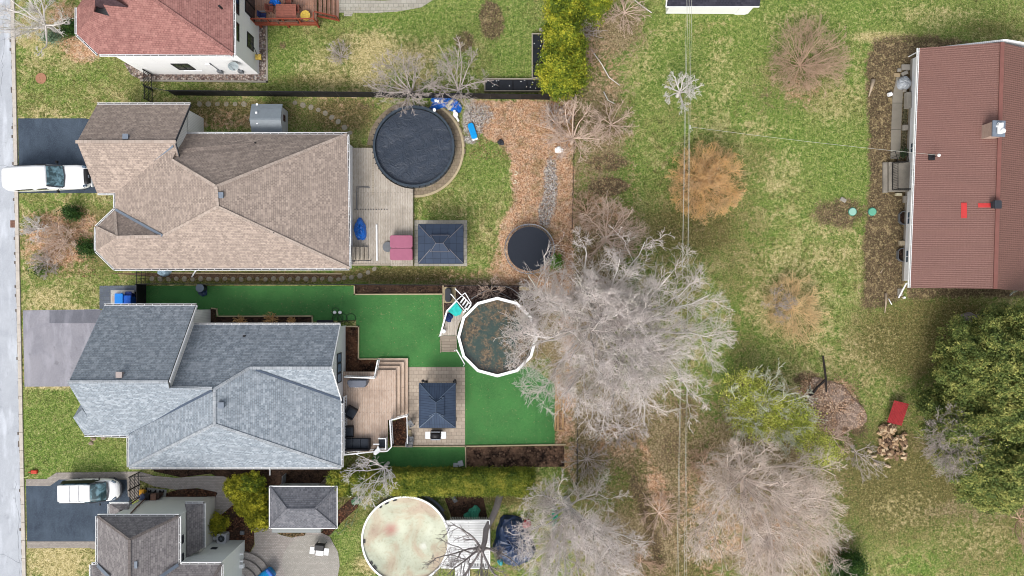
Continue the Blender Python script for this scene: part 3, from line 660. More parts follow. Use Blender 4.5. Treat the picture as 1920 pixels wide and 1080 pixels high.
for xx in (-22.2, -23.9): 
    mb = MB(); mb.box((xx, Yb - .09, 1.0), (.36, .18, .5)); mb.tube([(xx, Yb - .05, 1.2), (xx, Yb - .05, 3.0)], .03); mb.build('electric_meter', M['grey'], hA)
mb = MB(); mb.box((-24.2, Yb - .04, 2.55), (.35, .08, .18)); mb.build('wall_vent', M['fascia'], hA)
mb = MB(); mb.box((-26.1, Yb - .03, 1.0), (1.5, .06, .12)); mb.build('wall_vent', M['fascia'], hA)
# --- raised wooden deck of the white house ---
DA = 1.05
dk = thing('deck', 'reddish wooden deck with black pickets behind the white house', 'deck', P(540, 20, 0))
x0, x1 = P(481, 0, DA).x, P(594, 0, DA).x; y0 = P(0, 44, DA).y; x0 = XE + .02
wood_red = planks('red_stained_boards', C(178, 130, 106), C(164, 122, 104), C(176, 160, 150), .14, 3.5, 'y')
mb = MB(); mb.bbox(x0, y0, DA - .12, x1, 27.5, DA); mb.build('deck_boards', wood_red, dk)
redpaint = plain('red_brown_paint', C(150, 72, 52), .6, .2, 4)
mb = MB(); mb.bbox(x0, y0 - .06, DA - .3, x1 + .06, y0 - .002, DA + .01); mb.bbox(x1 + .002, y0, DA - .3, x1 + .06, 22.0, DA + .01)
mb.bar((x0, y0 + .02, DA + .95), (x1, y0 + .02, DA + .95), .1, .05); mb.bar((x1, y0, DA + .951), (x1, 22.2, DA + .951), .1, .05); mb.bar((x0, y0 + .02, DA + .12), (x1, y0 + .02, DA + .12), .06, .06)
for i in range(5): mb.bbox(x0 + (x1 - x0) * i / 4 - .05, y0 - .01, DA, x0 + (x1 - x0) * i / 4 + .05, y0 + .09, DA + .94)
for xx in (x0 + .2, x0 + 2.5, x1 - .1):
    for yy in (y0 + .1, 26): mb.bbox(xx - .07, yy - .07, 0, xx + .07, yy + .07, DA - .12)
mb.build('railing', redpaint, dk)
mb = MB(); n_ = int((x1 - x0) / .11)
for i in range(n_): mb.tube([(x0 + i * .11 + .05, y0 + .03, DA + .12), (x0 + i * .11 + .05, y0 + .03, DA + .93)], .011, 4)
for i in range(28): mb.tube([(x1, y0 + i * .11, DA), (x1, y0 + i * .11, DA + .93)], .011, 4)
mb.build('pickets', M['black'], dk)
st = MB()
for i in range(5): st.bbox(x1 + .3 * i + .07, 22.3, DA - .19 * (i + 1) - .05, x1 + .3 * (i + 1) + .06, 27.3, DA - .19 * (i + 1) + .0)
st.build('steps', wood_red, dk)
mb = MB(); mb.bar((x1 + .05, 22.25, DA + .9), (x1 + 1.6, 22.25, .95), .09, .06); mb.bar((x1 + .05, 22.25, DA + .0), (x1 + 1.6, 22.25, .12), .06, .25)
mb.bbox(x1 + 1.5, 22.2, 0, x1 + 1.6, 22.3, .98); mb.build('stair_rail', redpaint, dk)
mb = MB()
for i in range(13): mb.tube([(x1 + .1 + i * .115, 22.25, DA - .05 - i * .07), (x1 + .1 + i * .115, 22.25, DA + .86 - i * .07)], .011, 4)
mb.build('stair_pickets', M['black'], dk)
# things on that deck
p = P(536, 21, DA + .75); tb = lthing('picnic_table', 'large brown wooden table on the red deck', 'table', (p.x, p.y, DA), 0)
mb = MB(); 
for i in range(9): mb.bbox(-.82, -.58 + i * .13, .70, .82, -.58 + i * .13 + .118, .745)
mb.build('table_top', plain('brown_boards', C(150, 92, 78), .6, .2, 5), tb)
for sx in (-.7, .7):
    for sy in (-.5, .5): mb = MB(); mb.bbox(sx - .05, sy - .05, 0, sx + .05, sy + .05, .7); mb.build('leg', plain('brown_frame', C(110, 66, 54), .6), tb)
mb = MB(); mb.bbox(-.9, -.78, .44, .9, -.68, .48); 
for xx in (-.8, .8): mb.bbox(xx - .04, -.76, 0, xx + .04, -.7, .44)
mb.build('bench', plain('bench_brown', C(104, 82, 70), .7), tb)
def armchair(name, label, loc, rz, c, fc, w_=.62, d_=.6, sh=.42, group=None, cat='chair', slats=False):
    a = lthing(name, label, cat, loc, rz, group)
    mb = MB(); mb.bbox(-w_ / 2 + .05, -d_ / 2, sh - .08, w_ / 2 - .05, d_ / 2 - .1, sh); mb.build('seat', c, a, bevel=.02)
    mb = MB(); mb.box((0, d_ / 2 - .05, sh + .25), (w_ - .1, .09, .55), 0, ('X', -.2)); mb.build('backrest', c, a, bevel=.02)
    for s in (-1, 1):
        mb = MB(); mb.bbox(s * w_ / 2 - .035, -d_ / 2, sh + .18, s * w_ / 2 + .035, d_ / 2, sh + .22); mb.build('armrest', fc, a)
        for q_ in (-1, 1):
            mb = MB(); mb.bbox(s * w_ / 2 - .025, q_ * (d_ / 2 - .05) - .025, 0, s * w_ / 2 + .025, q_ * (d_ / 2 - .05) + .025, sh + .18); mb.build('leg', fc, a)
    return a
brn = plain('brown_chair', C(124, 70, 58), .6)
for i, (px, py, rz, lb) in enumerate([(510, 20, R(90), 'brown wooden chair left of the large table'), (560, 22, R(-90), 'brown wooden chair right of the large table'), (543, 7, 0, 'brown wooden chair north of the large table')]):
    p = P(px, py, DA); armchair('deck_chair', lb, (p.x, p.y, DA), rz, brn, brn, .55, .5)
p = P(496, 33, DA); armchair('folding_chair', 'navy folding chair in the corner of the red deck', (p.x, p.y, DA), R(90), plain('navy_cloth', C(34, 44, 92), .8), M['steel'], .55, .5)
p = P(575, 32, DA)
mb = MB(); mb.cyl((0, 0, 0), .3, .34, 16, .36); mb.cyl((0, 0, .34), .4, .05, 16); mono('planter_pot', mb, plain('yellow_paint', C(224, 192, 84), .6, .3, 6), 'yellow planter on the red deck near the railing', 'planter', loc=(p.x, p.y, DA))
p = P(516, 5, DA); mb = MB(); mb.lump((0, 0, 0), .42, .3, .45, 3); mono('blue_tarp', mb, M['tarp'], 'blue tarp bundle on the red deck beside the table', 'tarp', loc=(p.x, p.y, DA))
p = P(484.5, 107, 1.2)
t_ = thing('bird_feeder', 'yellow wall lamp shaped feeder hanging at the east wall of the white house', 'bird feeder', (p.x, p.y, 1.2))
mb = MB(); mb.box(p, (.45, .42, .18)); mb.build('feeder_box', plain('mustard', C(206, 176, 84), .7, .3, 8), t_)
mb = MB(); mb.tube([p + Vector((-.05, .1, .1)), p + Vector((-.1, .5, .6)), Vector((XE, p.y + 1.0, 1.9))], .03); mb.build('bracket', M['darkgrey'], t_)

# --- bungalow with a brown shingle roof ---
sB = shingle('taupe_shingles', C(190, 173, 162), C(166, 151, 142), C(214, 196, 182))
hB = thing('house', 'bungalow with a weathered taupe brown hip roof beside the black-covered pool', 'house', P(430, 370))
rf = Roof(); e = 3.0
gy0, gyr, gy1 = P(0, 196, 3.0).y, P(0, 266, 5.5).y, P(0, 362, 3.0).y
gxa, gxb = P(182, 0, 3).x, P(357, 0, 3).x
G = lambda x, y, z: Vector((x, y, z))
rf.add(G(gxa, gy0, 3), G(gxb, gy0, 3), G(gxb, gyr, 5.5), G(gxa, gyr, 5.5)); rf.add(G(gxa, gyr, 5.5), G(gxb, gyr, 5.5), G(gxb, gy1 + 2, 5.5 - 2.5 * (gyr - gy1 - 2) / (gyr - gy1)), G(P(214, 0, 3).x, gy1, 3), G(gxa, gy1, 3))
rf.build('garage_roof', sB, hB)
rf = Roof()
zt = 6.7
rf.add((343, 251, e), (651, 252, e), (405, 350, zt), (322, 300, 5.1), (326, 279, 4.6))
rf.add((651, 252, e), (655, 503, e), (408, 388, zt), (405, 350, zt))
rf.add((655, 503, e), (215, 504, e), (219, 445, 5.0), (305, 443, 5.05), (408, 388, zt))
rf.add((216, 349, e), (316, 279, 5.05), (332, 280, 5.0), (322, 300, 5.12), (405, 350, zt), (408, 388, zt), (305, 443, 5.05), (216, 393, e))
rf.add((216, 393, e), (305, 443, 5.05), (219, 445, 5.0))
rf.add((216, 393, e), (219, 445, 5.0), (180, 426, e)); rf.add((180, 426, e), (219, 445, 5.0), (180, 470, e)); rf.add((180, 470, e), (219, 445, 5.0), (215, 504, e))
rf.build('roof', sB, hB)
capm = shingle('pale_ridge_shingles', C(204, 188, 176), C(190, 172, 160), C(216, 200, 188), .3, .3)
strips(hB, 'ridge_cap', capm, [[(651, 252, e), (405, 350, zt), (322, 300, 5.12)], [(405, 350, zt), (408, 388, zt), (655, 503, e)], [(408, 388, zt), (305, 443, 5.05), (219, 445, 5.0), (216, 395, e)], [(180, 426, e), (219, 445, 5.0)], [(142, 266, 5.5), (330, 266, 5.5)]], .24, .03, .03)
strips(hB, 'valley_flashing', M['flash'], [[(216, 350, 3.05), (316, 279, 5.1), (325, 273, 5.3)]], .26, .03, .05)
strips(hB, 'valley_flashing', M['flash'], [[(217, 393, 3.02), (305, 442, 5.08)]], .2, .03, .05)
strips(hB, 'rake_trim', M['darkgrey'], [[G(gxb + .02, gy0, 3.0), G(gxb + .02, gyr, 5.5), G(gxb + .02, gyr - 1.2, 4.7)]], .06, .14, -.04)
for g_ in [((182, 196, 3), (357, 196, 3), (0, 1)), ((343, 251, 3), (651, 252, 3), (0, 1)), ((651, 252, 3), (655, 503, 3), (1, 0)), ((655, 503, 3), (215, 504, 3), (0, -1)), ((216, 392, 3), (216, 350, 3), (-1, 0)), ((180, 426, 3), (216, 392, 3), (-.7, .7)), ((180, 470, 3), (180, 426, 3), (-1, 0)), ((215, 504, 3), (180, 470, 3), (-.7, -.7)), ((183, 362, 3), (213, 362, 3), (0, -1))]: gutters(hB, [g_[:2]], [g_[2]])
roofvent(hB, 235, 256, 5.1); roofvent(hB, 413, 366, 6.4, .45)
pipe(hB, 478, 267, 3.6, .3, .06); pipe(hB, 513, 436, 5.0, .25, .05)
wx = P(660, 0, 1.8).x
wallbody(hB, [(gxa + .4, gy1 + .3), (gxb - .3, gy1 + .3), (gxb - .3, gy0 - .35), (gxa + .4, gy0 - .35)], 0, 2.9, cream_siding)
mb = MB(); mb.add([(gxb - .3, gy0 - .35, 2.85), (gxb - .3, gy1 + .3, 2.85), (gxb - .3, gyr, 5.35), (gxb - .5, gy0 - .35, 2.85), (gxb - .5, gy1 + .3, 2.85), (gxb - .5, gyr, 5.35)], [(0, 1, 2), (5, 4, 3), (0, 3, 4, 1), (1, 4, 5, 2), (2, 5, 3, 0)]); mb.build('gable_wall', cream_siding, hB)
mb = MB(); mb.add([(gxa + .4, gy0 - .35, 2.85), (gxa + .4, gy1 + .3, 2.85), (gxa + .4, gyr, 5.3), (gxa + .6, gy0 - .35, 2.85), (gxa + .6, gy1 + .3, 2.85), (gxa + .6, gyr, 5.3)], [(0, 2, 1), (3, 4, 5), (0, 1, 4, 3), (1, 2, 5, 4), (2, 0, 3, 5)]); mb.build('gable_wall', cream_siding, hB)
EX = P(663, 0, 0).x
wallbody(hB, [(-31.2, 1.9), (EX, 1.9), (EX, 11.7), (gxb - .35, 11.7), (-31.0, 9.0), (-31.0, 6.0), (-32.4, 4.8), (-32.4, 3.0)], 0, 2.92, white_siding)
window(hB, (EX, 4.3, 1.9), 1.6, 1.1, (1, 0), 2, M['white'], M['glass']); window(hB, (EX, 8.6, 1.9), 1.8, 1.1, (1, 0), 2, M['white'], M['glass'])
mb = MB(); mb.bbox(EX, 2.6, .7, EX + .05, 3.5, 2.7); mb.build('door', M['glass'], hB)
mb = MB(); 
for yy in (9.8, 10.6): mb.bbox(gxa - 0 + .36, gyr - 2.5 + (yy - 9.8), .1, gxa + .39, gyr + 2.4, 2.3); break
mb.build('garage_door', plain('garage_door_white', (.72, .72, .70, 1), .5), hB)
mb = MB(); a_ = P(361, 508, 1.5); b_ = P(358, 518, .3)
mb.tube([(a_.x, 1.45, 3.0), (a_.x + .1, 1.85, 2.7), (a_.x, 1.84, .4), (b_.x, P(0, 519).y, .12)], .06, 8); mb.build('downspout', M['fascia'], hB)

# --- grey roofed house with artificial turf ---
sC = shingle('blue_grey_shingles', C(170, 181, 192), C(142, 154, 166), C(206, 214, 223))
hC = thing('house', 'house with a mottled blue-grey shingle roof beside the artificial turf', 'house', P(400, 740))
rf = Roof(); zg = 7.3; zr = 6.68; e = 3.0
N0, Rg, S0 = P(0, 573, e).y, P(0, 716, zg).y, P(0, 817, e).y
xa, xb = P(195, 0, e).x, P(368.5, 0, e).x
rf.add(G(xa, N0, e), G(xb, N0, e), G(xb, Rg, zg), G(xa, Rg, zg))
rf.add((127, 718, zg - .04), (315, 716, zg), (319, 727, 6.95), (398, 727, zr), (402, 733, zr - .1), (243, 812, 3.35), (241, 817.5, e), (158, 815, e), (137, 783, e + .3), (165, 782, 4.6))
rf.add((165, 782, 4.6), (137, 783, 3.4), (152, 757, 3.1), (155, 768, 4.3))
rf.build('garage_roof', sC, hC)
rf = Roof()
rf.add((350, 609, e), (638, 609, e), (622, 690, 5.62), (468, 690, 5.62), (402, 730, zr), (314, 727, 6.6))
rf.add((622, 690, 5.62), (640, 748, 3.1), (476, 691, 5.6), (468, 690, 5.62))
rf.add((468, 690, 5.62), (476, 692, 5.6), (640, 750, e), (640, 876, e), (402, 796, zr), (402, 730, zr))
rf.add((402, 730, zr), (402, 796, zr), (242, 876, e), (241, 812, e))
rf.add((402, 796, zr), (640, 876, e), (242, 876, e))
rf.build('roof', sC, hC)
capc = shingle('grey_ridge_shingles', C(186, 192, 199), C(168, 176, 184), C(206, 212, 218), .3, .3)
strips(hC, 'ridge_cap', capc, [[(127, 716, zg), (315, 716, zg)], [(468, 690, 5.62), (622, 690, 5.62)], [(468, 690, 5.62), (402, 730, zr), (402, 796, zr), (242, 876, e)], [(402, 796, zr), (640, 876, e)], [(398, 728, zr), (319, 727, 6.8)]], .22, .03, .02)
strips(hC, 'valley_flashing', M['flashdark'], [[(398, 732, 6.6), (243, 811, 3.2)]], .17, .03, .05)
strips(hC, 'valley_flashing', M['flashdark'], [[(480, 693, 5.6), (638, 748, 3.15)]], .17, .03, .05)
strips(hC, 'rake_trim', M['fascia'], [[G(xb + .03, N0, 3.0), G(xb + .03, Rg, zg)]], .07, .16, -.03)
strips(hC, 'rake_shadow_gap', M['black'], [[G(xb - .04, N0, 3.0), G(xb - .04, Rg, zg), P(319, 728, 7.0)]], .06, .05, .03)
strips(hC, 'rake_trim', M['fascia'], [[P(638, 609, e), P(622, 690, 5.62), P(640, 750, e)]], .07, .14, -.05)
for g_ in [((195, 573, e), (368, 573, e), (0, 1)), ((358, 609, e), (638, 609, e), (0, 1)), ((640, 756, e), (640, 876, e), (1, 0)), ((640, 876, e), (242, 876, e), (0, -1)), ((241.5, 876, e), (241, 817, e), (-1, 0)), ((241, 817, e), (158, 815, e), (0, -1))]: gutters(hC, [g_[:2]], [g_[2]])
roofvent(hC, 223, 703, 6.9, .45, .28, plain('beige_vent', C(176, 164, 160), .6)); roofvent(hC, 414, 760, 6.4, .45)
pipe(hC, 457, 630, 3.6, .3, .08)
wallbody(hC, [(xa + .4, N0 - .4), (xb - .2, N0 - .4), (xb - .2, P(0, 609).y), (xb - .2, -11.3), (-33.2, -11.3), (-33.9, -10.2), (xa + .3, -9)], 0, 2.95, cream_siding)
mb = MB(); X_ = xb - .2; mb.add([(X_, N0 - .4, 2.9), (X_, 2 * Rg - N0 + .4, 2.9), (X_, Rg, zg - .3), (X_ - .2, N0 - .4, 2.9), (X_ - .2, 2 * Rg - N0 + .4, 2.9), (X_ - .2, Rg, zg - .3)], [(0, 1, 2), (5, 4, 3), (0, 3, 4, 1), (1, 4, 5, 2), (2, 5, 3, 0)]); mb.build('gable_wall', cream_siding, hC)
XC = P(648, 0).x
wallbody(hC, [(xb - .3, -3.2), (XC, -3.2), (XC, -13.9), (-29.9, -13.9), (-29.9, -11.2), (xb - .3, -9)], 0, 2.95, white_siding)
Yr = P(0, 690, 5.62).y
mb = MB(); mb.add([(XC, -3.2, 2.9), (XC, 2 * Yr + 3.2, 2.9), (XC, Yr, 5.45), (XC - .2, -3.2, 2.9), (XC - .2, 2 * Yr + 3.2, 2.9), (XC - .2, Yr, 5.45)], [(0, 1, 2), (5, 4, 3), (0, 3, 4, 1), (1, 4, 5, 2), (2, 5, 3, 0)]); mb.build('gable_wall', white_siding, hC)
for yy in (-5.15, -5.95, -6.75): window(hC, (XC, yy - .45, 2.2), .78, 1.3, (1, 0), 1, M['darkgrey'], plain('sky_glass', C(130, 156, 184), .1, .2, 2, spec=.7))
window(hC, (XC, -9.6, 1.9), 1.5, 1.9, (1, 0), 2, M['white'], M['glass'])
mb = MB(); mb.tube([(XC + .08, -3.1, 2.9), (XC + .08, -3.15, .3)], .055, 8); mb.build('downspout', M['fascia'], hC)
mb = MB(); mb.tube([(P(508, 0).x, -14.3, 2.9), (P(510, 0).x, -13.98, 2.6), (P(510, 0).x, -13.98, .5), (P(507, 0).x, P(0, 890).y, .12)], .06, 8); mb.tube([(P(505, 0, 1).x - .2, -14.1, .9), (P(505, 0, 1).x + .6, -14.1, .9)], .05); mb.build('downspout', M['fascia'], hC)

# --- two-storey house at the bottom left ---
sD = shingle('grey_brown_shingles', C(154, 149, 150), C(130, 125, 128), C(176, 171, 170))
hD = thing('house', 'two-storey pale sided house with grey-brown hip roofs and a side porch roof', 'house', P(300, 1040))
rf = Roof(); e2 = 6.0
aD = P(243, 1012, 7.9); yS = -37.0
rf.add((183, 968, e2), (335, 968, e2), aD)
rf.add(P(335, 968, e2), Vector((P(335, 0, e2).x, yS, e2)), Vector((aD.x, yS + 2, 7.9)), aD)
rf.add(P(183, 968, e2), aD, Vector((aD.x, yS + 2, 7.9)), Vector((P(183, 0, e2).x, yS, e2)))
wr = Vector((P(375, 0, 7.3).x, P(0, 1084, 7.2).y, 7.3)); 
yw = P(0, 1058, e2).y; xw = P(415, 0, e2).x; pr = Vector((P(360, 0, 7.4).x, yw - 3.2, 7.6)); aw = P(300, 1080, 7.1)
rf.add(P(332, 1058, e2 - .02), P(415, 1058, e2 - .02), pr, Vector((aD.x, pr.y, 7.55)))
rf.add(P(415, 1058, e2 - .02), Vector((xw, yS, e2)), Vector((pr.x, yS, 7.6)), pr)
rf.add(P(172, 1060, e2 - .02), P(186, 1058, e2 - .02), Vector((aD.x, pr.y, 7.55)), Vector((P(172, 0, e2).x + 2, pr.y, 7.3)))
rf.add(P(172, 1060, e2 - .02), Vector((P(172, 0, e2).x + 2, pr.y, 7.3)), Vector((P(172, 0, e2).x, yS, e2)))
rf.build('roof', sD, hD)
capd = shingle('brown_ridge_shingles', C(132, 124, 122), C(116, 110, 108), C(144, 136, 134), .3, .3)
strips(hD, 'ridge_cap', capd, [[P(183, 968, e2), aD, P(335, 968, e2)], [aD, Vector((aD.x, yS, 7.9))], [P(415, 1058, e2), pr]], .2, .03, .02)
strips(hD, 'valley_flashing', M['flash'], [[P(335, 1058, e2 + .05), P(300, 1082, 6.95)]], .24, .03, .06)
strips(hD, 'valley_flashing', M['flash'], [[P(183, 1059, e2 + .05), P(206, 1082, 6.9)]], .24, .03, .06)
for g_ in [((183, 968, e2), (335, 968, e2), (0, 1)), ((183, 1057, e2), (183, 968, e2), (-1, 0)), ((335, 968, e2), (335, 1057, e2), (1, 0)), ((338, 1058, e2), (415, 1058, e2), (0, 1)), ((415, 1058, e2), (415, 1100, e2), (1, 0)), ((171, 1059, e2), (183, 1058, e2), (0, 1)), ((171, 1100, e2), (171, 1059, e2), (-1, 0))]: gutters(hD, [g_[:2]], [g_[2]])
roofvent(hD, 251, 1059, 7.4, .5, .3)
YN = P(0, 931.5).y; Xm = -25.4; XL = P(403, 0).x; XW2 = P(459, 0).x; YW = P(0, 1012.5).y
wallbody(hD, [(-30.5, YN), (Xm, YN), (Xm, -36), (-30.5, -36)], 0, e2 - .08, pale_siding)
wallbody(hD, [(Xm + .01, YW), (XW2, YW), (XW2, -36), (Xm + .01, -36)], 0, e2 - .08, siding('white_green_siding', (.74, .77, .75, 1)))
wallbody(hD, [(-31.1, P(0, 1012).y - 1.2), (-30.5, P(0, 1012).y - 1.2), (-30.5, -36), (-31.1, -36)], 0, e2 - .08, white_siding)
wallbody(hD, [(Xm + .01, YN + .02), (XL, YN + .02), (XL, YW + .02), (Xm + .01, YW + .02)], 0, 2.85, siding('beige_siding', (.56, .55, .50, 1)))
rf = Roof(.12)
rf.add((381.5, 944, 3.0), P(381.5, 1027, 3.0), P(350, 1045, 3.75), P(350, 962, 3.75)); rf.add((381.5, 944, 3.0), P(350, 962, 3.75), P(346, 944, 3.0))
rf.build('lean_to_roof', sD, hD)
rf = Roof(.12); rf.add((205, 945, 3.0), (243, 945, 3.0), (240, 956, 3.3), (224, 956, 3.3)); rf.add((205, 945, 3.0), (224, 956, 3.3), (224, 985, 3.5), (205, 985, 3.0)); rf.build('front_lean_to_roof', sD, hD)
for g_ in [((347, 944, 3), (381, 944, 3), (0, 1)), ((382, 944, 3), (382, 1027, 3), (1, 0)), ((205, 945, 3), (242, 945, 3), (0, 1)), ((205, 990, 3), (205, 945, 3), (-1, 0))]: gutters(hD, [g_[:2]], [g_[2]], .05, .11, .5)
for yy in (-19.35, -20.75): window(hD, (Xm, yy, 4.6), .62, .9, (1, 0), 1, M['darkgrey'], M['glassdark'])
mb = MB(); mb.box((-24.0, YW + .04, 1.9), (.45, .08, .3)); mb.build('wall_vent', M['darkgrey'], hD)
mb = MB(); mb.tube([(-28.9, YN + .08, 5.9), (-29.6, YN + .1, 3.2), (-30.2, YN + .15, .2)], .06, 8); mb.build('downspout', plain('brown_downspout', C(110, 84, 74), .5), hD)
mb = MB(); mb.box((XW2 + .12, P(0, 1030).y, 1.0), (.28, .12, .1)); mb.box((XW2 + .12, P(0, 1043).y, 1.0), (.28, .12, .1)); mb.box((XW2 + .15, P(0, 1052).y, 1.0), (.35, .3, .25)); mb.build('wall_lamp', M['white'], hD)
mb = MB(); mb.box((XL + .08, P(0, 973, 2).y, 2.3), (.16, .16, .3)); mb.build('wall_lamp', M['white'], hD)

# --- hipped garden shed between the houses at the bottom ---
hS = thing('garden_shed', 'small garden shed with a grey hipped shingle roof on the paved patio', 'shed', P(568, 950))
sS = shingle('grey_shed_shingles', C(134, 136, 144), C(112, 114, 122), C(158, 158, 164))
rf = Roof(.1); zs, zp = 2.4, 3.3
r1, r2 = (538, 955, zp), (590, 955, zp)
rf.add((506, 913, zs), (631, 913, zs), r2, r1); rf.add((631, 913, zs), (631, 990, zs), r2); rf.add((631, 990, zs), (506, 990, zs), r1, r2); rf.add((506, 990, zs), (506, 913, zs), r1)
rf.build('roof', sS, hS)
strips(hS, 'ridge_cap', sS, [[(506, 913, zs), r1, r2, (631, 913, zs)], [(506, 990, zs), r1], [(631, 990, zs), r2]], .16, .03, .02)
strips(hS, 'fascia', M['fascia'], [[(505, 912, zs), (632, 912, zs), (632, 991, zs), (505, 991, zs), (505, 912, zs)]], .07, .12, -.06)
a_ = P(528, 906); b_ = P(616, 980)
wallbody(hS, [(a_.x, a_.y), (b_.x, a_.y), (b_.x, b_.y), (a_.x, b_.y)], 0, 2.35, siding('grey_shed_siding', C(150, 156, 156)))
p = P(605, 904, .6)
mb = MB(); mb.bar(p + Vector((-.3, -.35, .9)), p + Vector((.15, .25, -.3)), .06); mb.bar(p + Vector((.25, -.35, .9)), p + Vector((.62, .25, -.3)), .06)
for i in range(7):
    k = i / 6; a1 = p + Vector((-.3, -.35, .9)) * (1 - k) + Vector((.15, .25, -.3)) * k; mb.bar(a1, a1 + Vector((.52, 0, 0)), .09, .03)
mono('wooden_ladder', mb, plain('old_ladder_wood', C(122, 112, 104), .8, .2), 'small weathered wooden ladder leaning behind the hipped garden shed', 'ladder')

# --- long brown metal roof on the right ---
hE = thing('house', 'long white bungalow under a brown ribbed metal roof', 'house', P(1810, 310))
t = NT('brown_metal_roofing', .55, .35); uv = t.coord('UV'); wv = t.n('TexWave', wave_type='BANDS', bands_direction='X'); t.l(uv, wv.inputs[0]); wv.inputs['Scale'].default_value = 1.9; wv.inputs['Distortion'].default_value = 0
w2 = t.n('TexWave', wave_type='BANDS', bands_direction='Y'); t.l(uv, w2.inputs[0]); w2.inputs['Scale'].default_value = 1.5; w2.inputs['Distortion'].default_value = 0
n = t.noise(t.coord('UV', (1, .3, 1)), .8, 5, .65); cc = t.mix(t.mapr(n, .35, .7), C(130, 93, 84), C(122, 87, 79)); cc = t.mix(t.mapr(wv.outputs['Fac'], .5, .9, 0, .05), cc, C(96, 68, 66)); cc = t.mix(t.mapr(w2.outputs['Fac'], .6, 1, 0, .08), cc, C(92, 66, 64))
f = t.noise(t.coord(), 20, 2); cc = t.mix(t.mapr(f, .45, .7, 0, .4), cc, C(172, 130, 120)); t.bump(t.math('ADD', wv.outputs['Fac'], t.math('MULTIPLY', w2.outputs['Fac'], .6)), .6, .03)
cc = t.mix(t.mapr(t.noise(t.coord('UV', (3, .2, 1)), 1.2, 4, .6), .55, .75, 0, .1), cc, C(106, 76, 70)); M['brownmetal'] = t.out(cc)
zE, zR = 3.0, 4.9
a1, a2 = P(1724, 90, zE), P(1707, 539.5, zE); r1 = P(1879, 79.5, zR); r2 = P(1865.5, 541.5, zR)
dE = Vector(((r1 - a1).x * 2, (r1 - a1).y * 2 * 0 - .55, 0)); b1 = G(a1.x + 2 * (r1.x - a1.x), a1.y - .5, zE); b2 = G(a2.x + 2 * (r2.x - a2.x), a2.y - .4, zE)
rf = Roof(.14); rf.add(a1, a2, r2, r1); rf.add(b1, b2, r2, r1); rf.build('roof', M['brownmetal'], hE)
strips(hE, 'ridge_cap', plain('brown_trim', C(138, 92, 84), .5, .1), [[r1, r2]], .3, .05, .03)
mb = MB()
for zz, dx in ((zE - .06, -.02), (zE - .05, -.16)): mb.bar(G(a1.x + dx, a1.y, zz), G(a2.x + dx, a2.y, zz), .045, .12)
for i in range(36): 
    q_ = a1.lerp(a2, (i + .5) / 36); mb.bar(G(q_.x - .16, q_.y, zE + .01), G(q_.x, q_.y, zE + .01), .03, .02)
gt = mb.build('gutter', M['fascia'], hE)
w1, w2_ = P(1708, 112), P(1691.5, 526)
w4 = G(w1.x + 9.2, w1.y + .1, 0); w3 = G(w2_.x + 9.2, w2_.y - .3, 0)
wallbody(hE, [w1[:2], w2_[:2], (w3.x, w3.y), (w4.x, w4.y)], .25, 2.95, white_siding)
k_ = .03; wallbody(hE, [(w1.x - k_, w1.y + k_), (w2_.x - k_, w2_.y - k_), (w3.x + k_, w3.y - k_), (w4.x + k_, w4.y + k_)], 0, .26, M['concrete'], 'foundation')
for s in (0, 1):
    A_, B_, Rr = ((w1, w4, r1) if s == 0 else (w2_, w3, r2)); mb = MB(); yy = (A_.y + B_.y) / 2
    mb.add([(A_.x, A_.y, 2.9), (B_.x, B_.y, 2.9), ((A_.x + B_.x) / 2, yy, 4.6), (A_.x, A_.y + (-.15 if s == 0 else .15), 2.9), (B_.x, B_.y + (-.15 if s == 0 else .15), 2.9), ((A_.x + B_.x) / 2, yy + (-.15 if s == 0 else .15), 4.6)], [(0, 1, 2), (5, 4, 3), (0, 3, 4, 1), (1, 4, 5, 2), (2, 5, 3, 0)]); mb.build('gable_wall', white_siding, hE)
def wallx(y): 
    k = (y - w1.y) / (w2_.y - w1.y); return w1.x + (w2_.x - w1.x) * k
nE = (-1, .04)
for py, zz, hh, ww in [(330, 1.0, .8, 1.3), (409, .55, .45, 1.1), (481, .55, .45, 1.1), (230, 1.1, .7, 1.0), (278, .6, .45, .9)]:
    yy = P(0, py, zz).y; window(hE, (wallx(yy), yy, zz + .1), ww, hh, nE, 2, M['white'], M['glass'])
pp = P(1870, 242, 5.6)
ch = MB(); ch.box(pp - Vector((0, 0, .7)), (.85, 1.05, 1.6), R(-2)); chm = ch.build('chimney', pavers('chimney_brick', C(206, 180, 166), C(188, 160, 148), .24, .09, .015, .8), hE)
mb = MB(); mb.box(pp + Vector((0, 0, .13)), (.95, 1.2, .1), R(-2)); mb.build('chimney_cap', M['flash'], chm)
mb = MB(); mb.cyl(pp + Vector((-.08, .2, .18)), .15, .3, 14); mb.cyl(pp + Vector((.1, -.25, .18)), .17, .35, 14); mb.box(pp + Vector((0, 0, .3)), (.4, .8, .12), R(-2)); mb.build('flue', M['white'], chm)
pv = P(1868, 384, 5.15); mb = MB(); mb.box(pv, (.62, .5, .3)); mb.box(pv + Vector((-.02, 0, .18)), (.5, .62, .08)); mb.build('roof_vent', M['darkgrey'], hE)
redp = plain('red_repair_paint', C(206, 60, 60), .6, .1)
def onE(px, py, lift=.03):
    # point on the west slope under a photo pixel
    z = 4.0
    for _ in range(8):
        p = P(px, py, z); k = (p.y - a2.y) / (a1.y - a2.y); x0 = a2.x + (a1.x - a2.x) * k; x1 = r2.x + (r1.x - r2.x) * k; z = zE + (zR - zE) * (p.x - x0) / (x1 - x0)
    return P(px, py, z + lift)
mb = MB()
for (u0, v0, u1, v1) in [(1802, 380, 1813, 409), (1834, 381, 1858, 389)]:
    q4 = [onE(u0, v0), onE(u0, v1), onE(u1, v1), onE(u1, v0)]; mb.poly(q4)
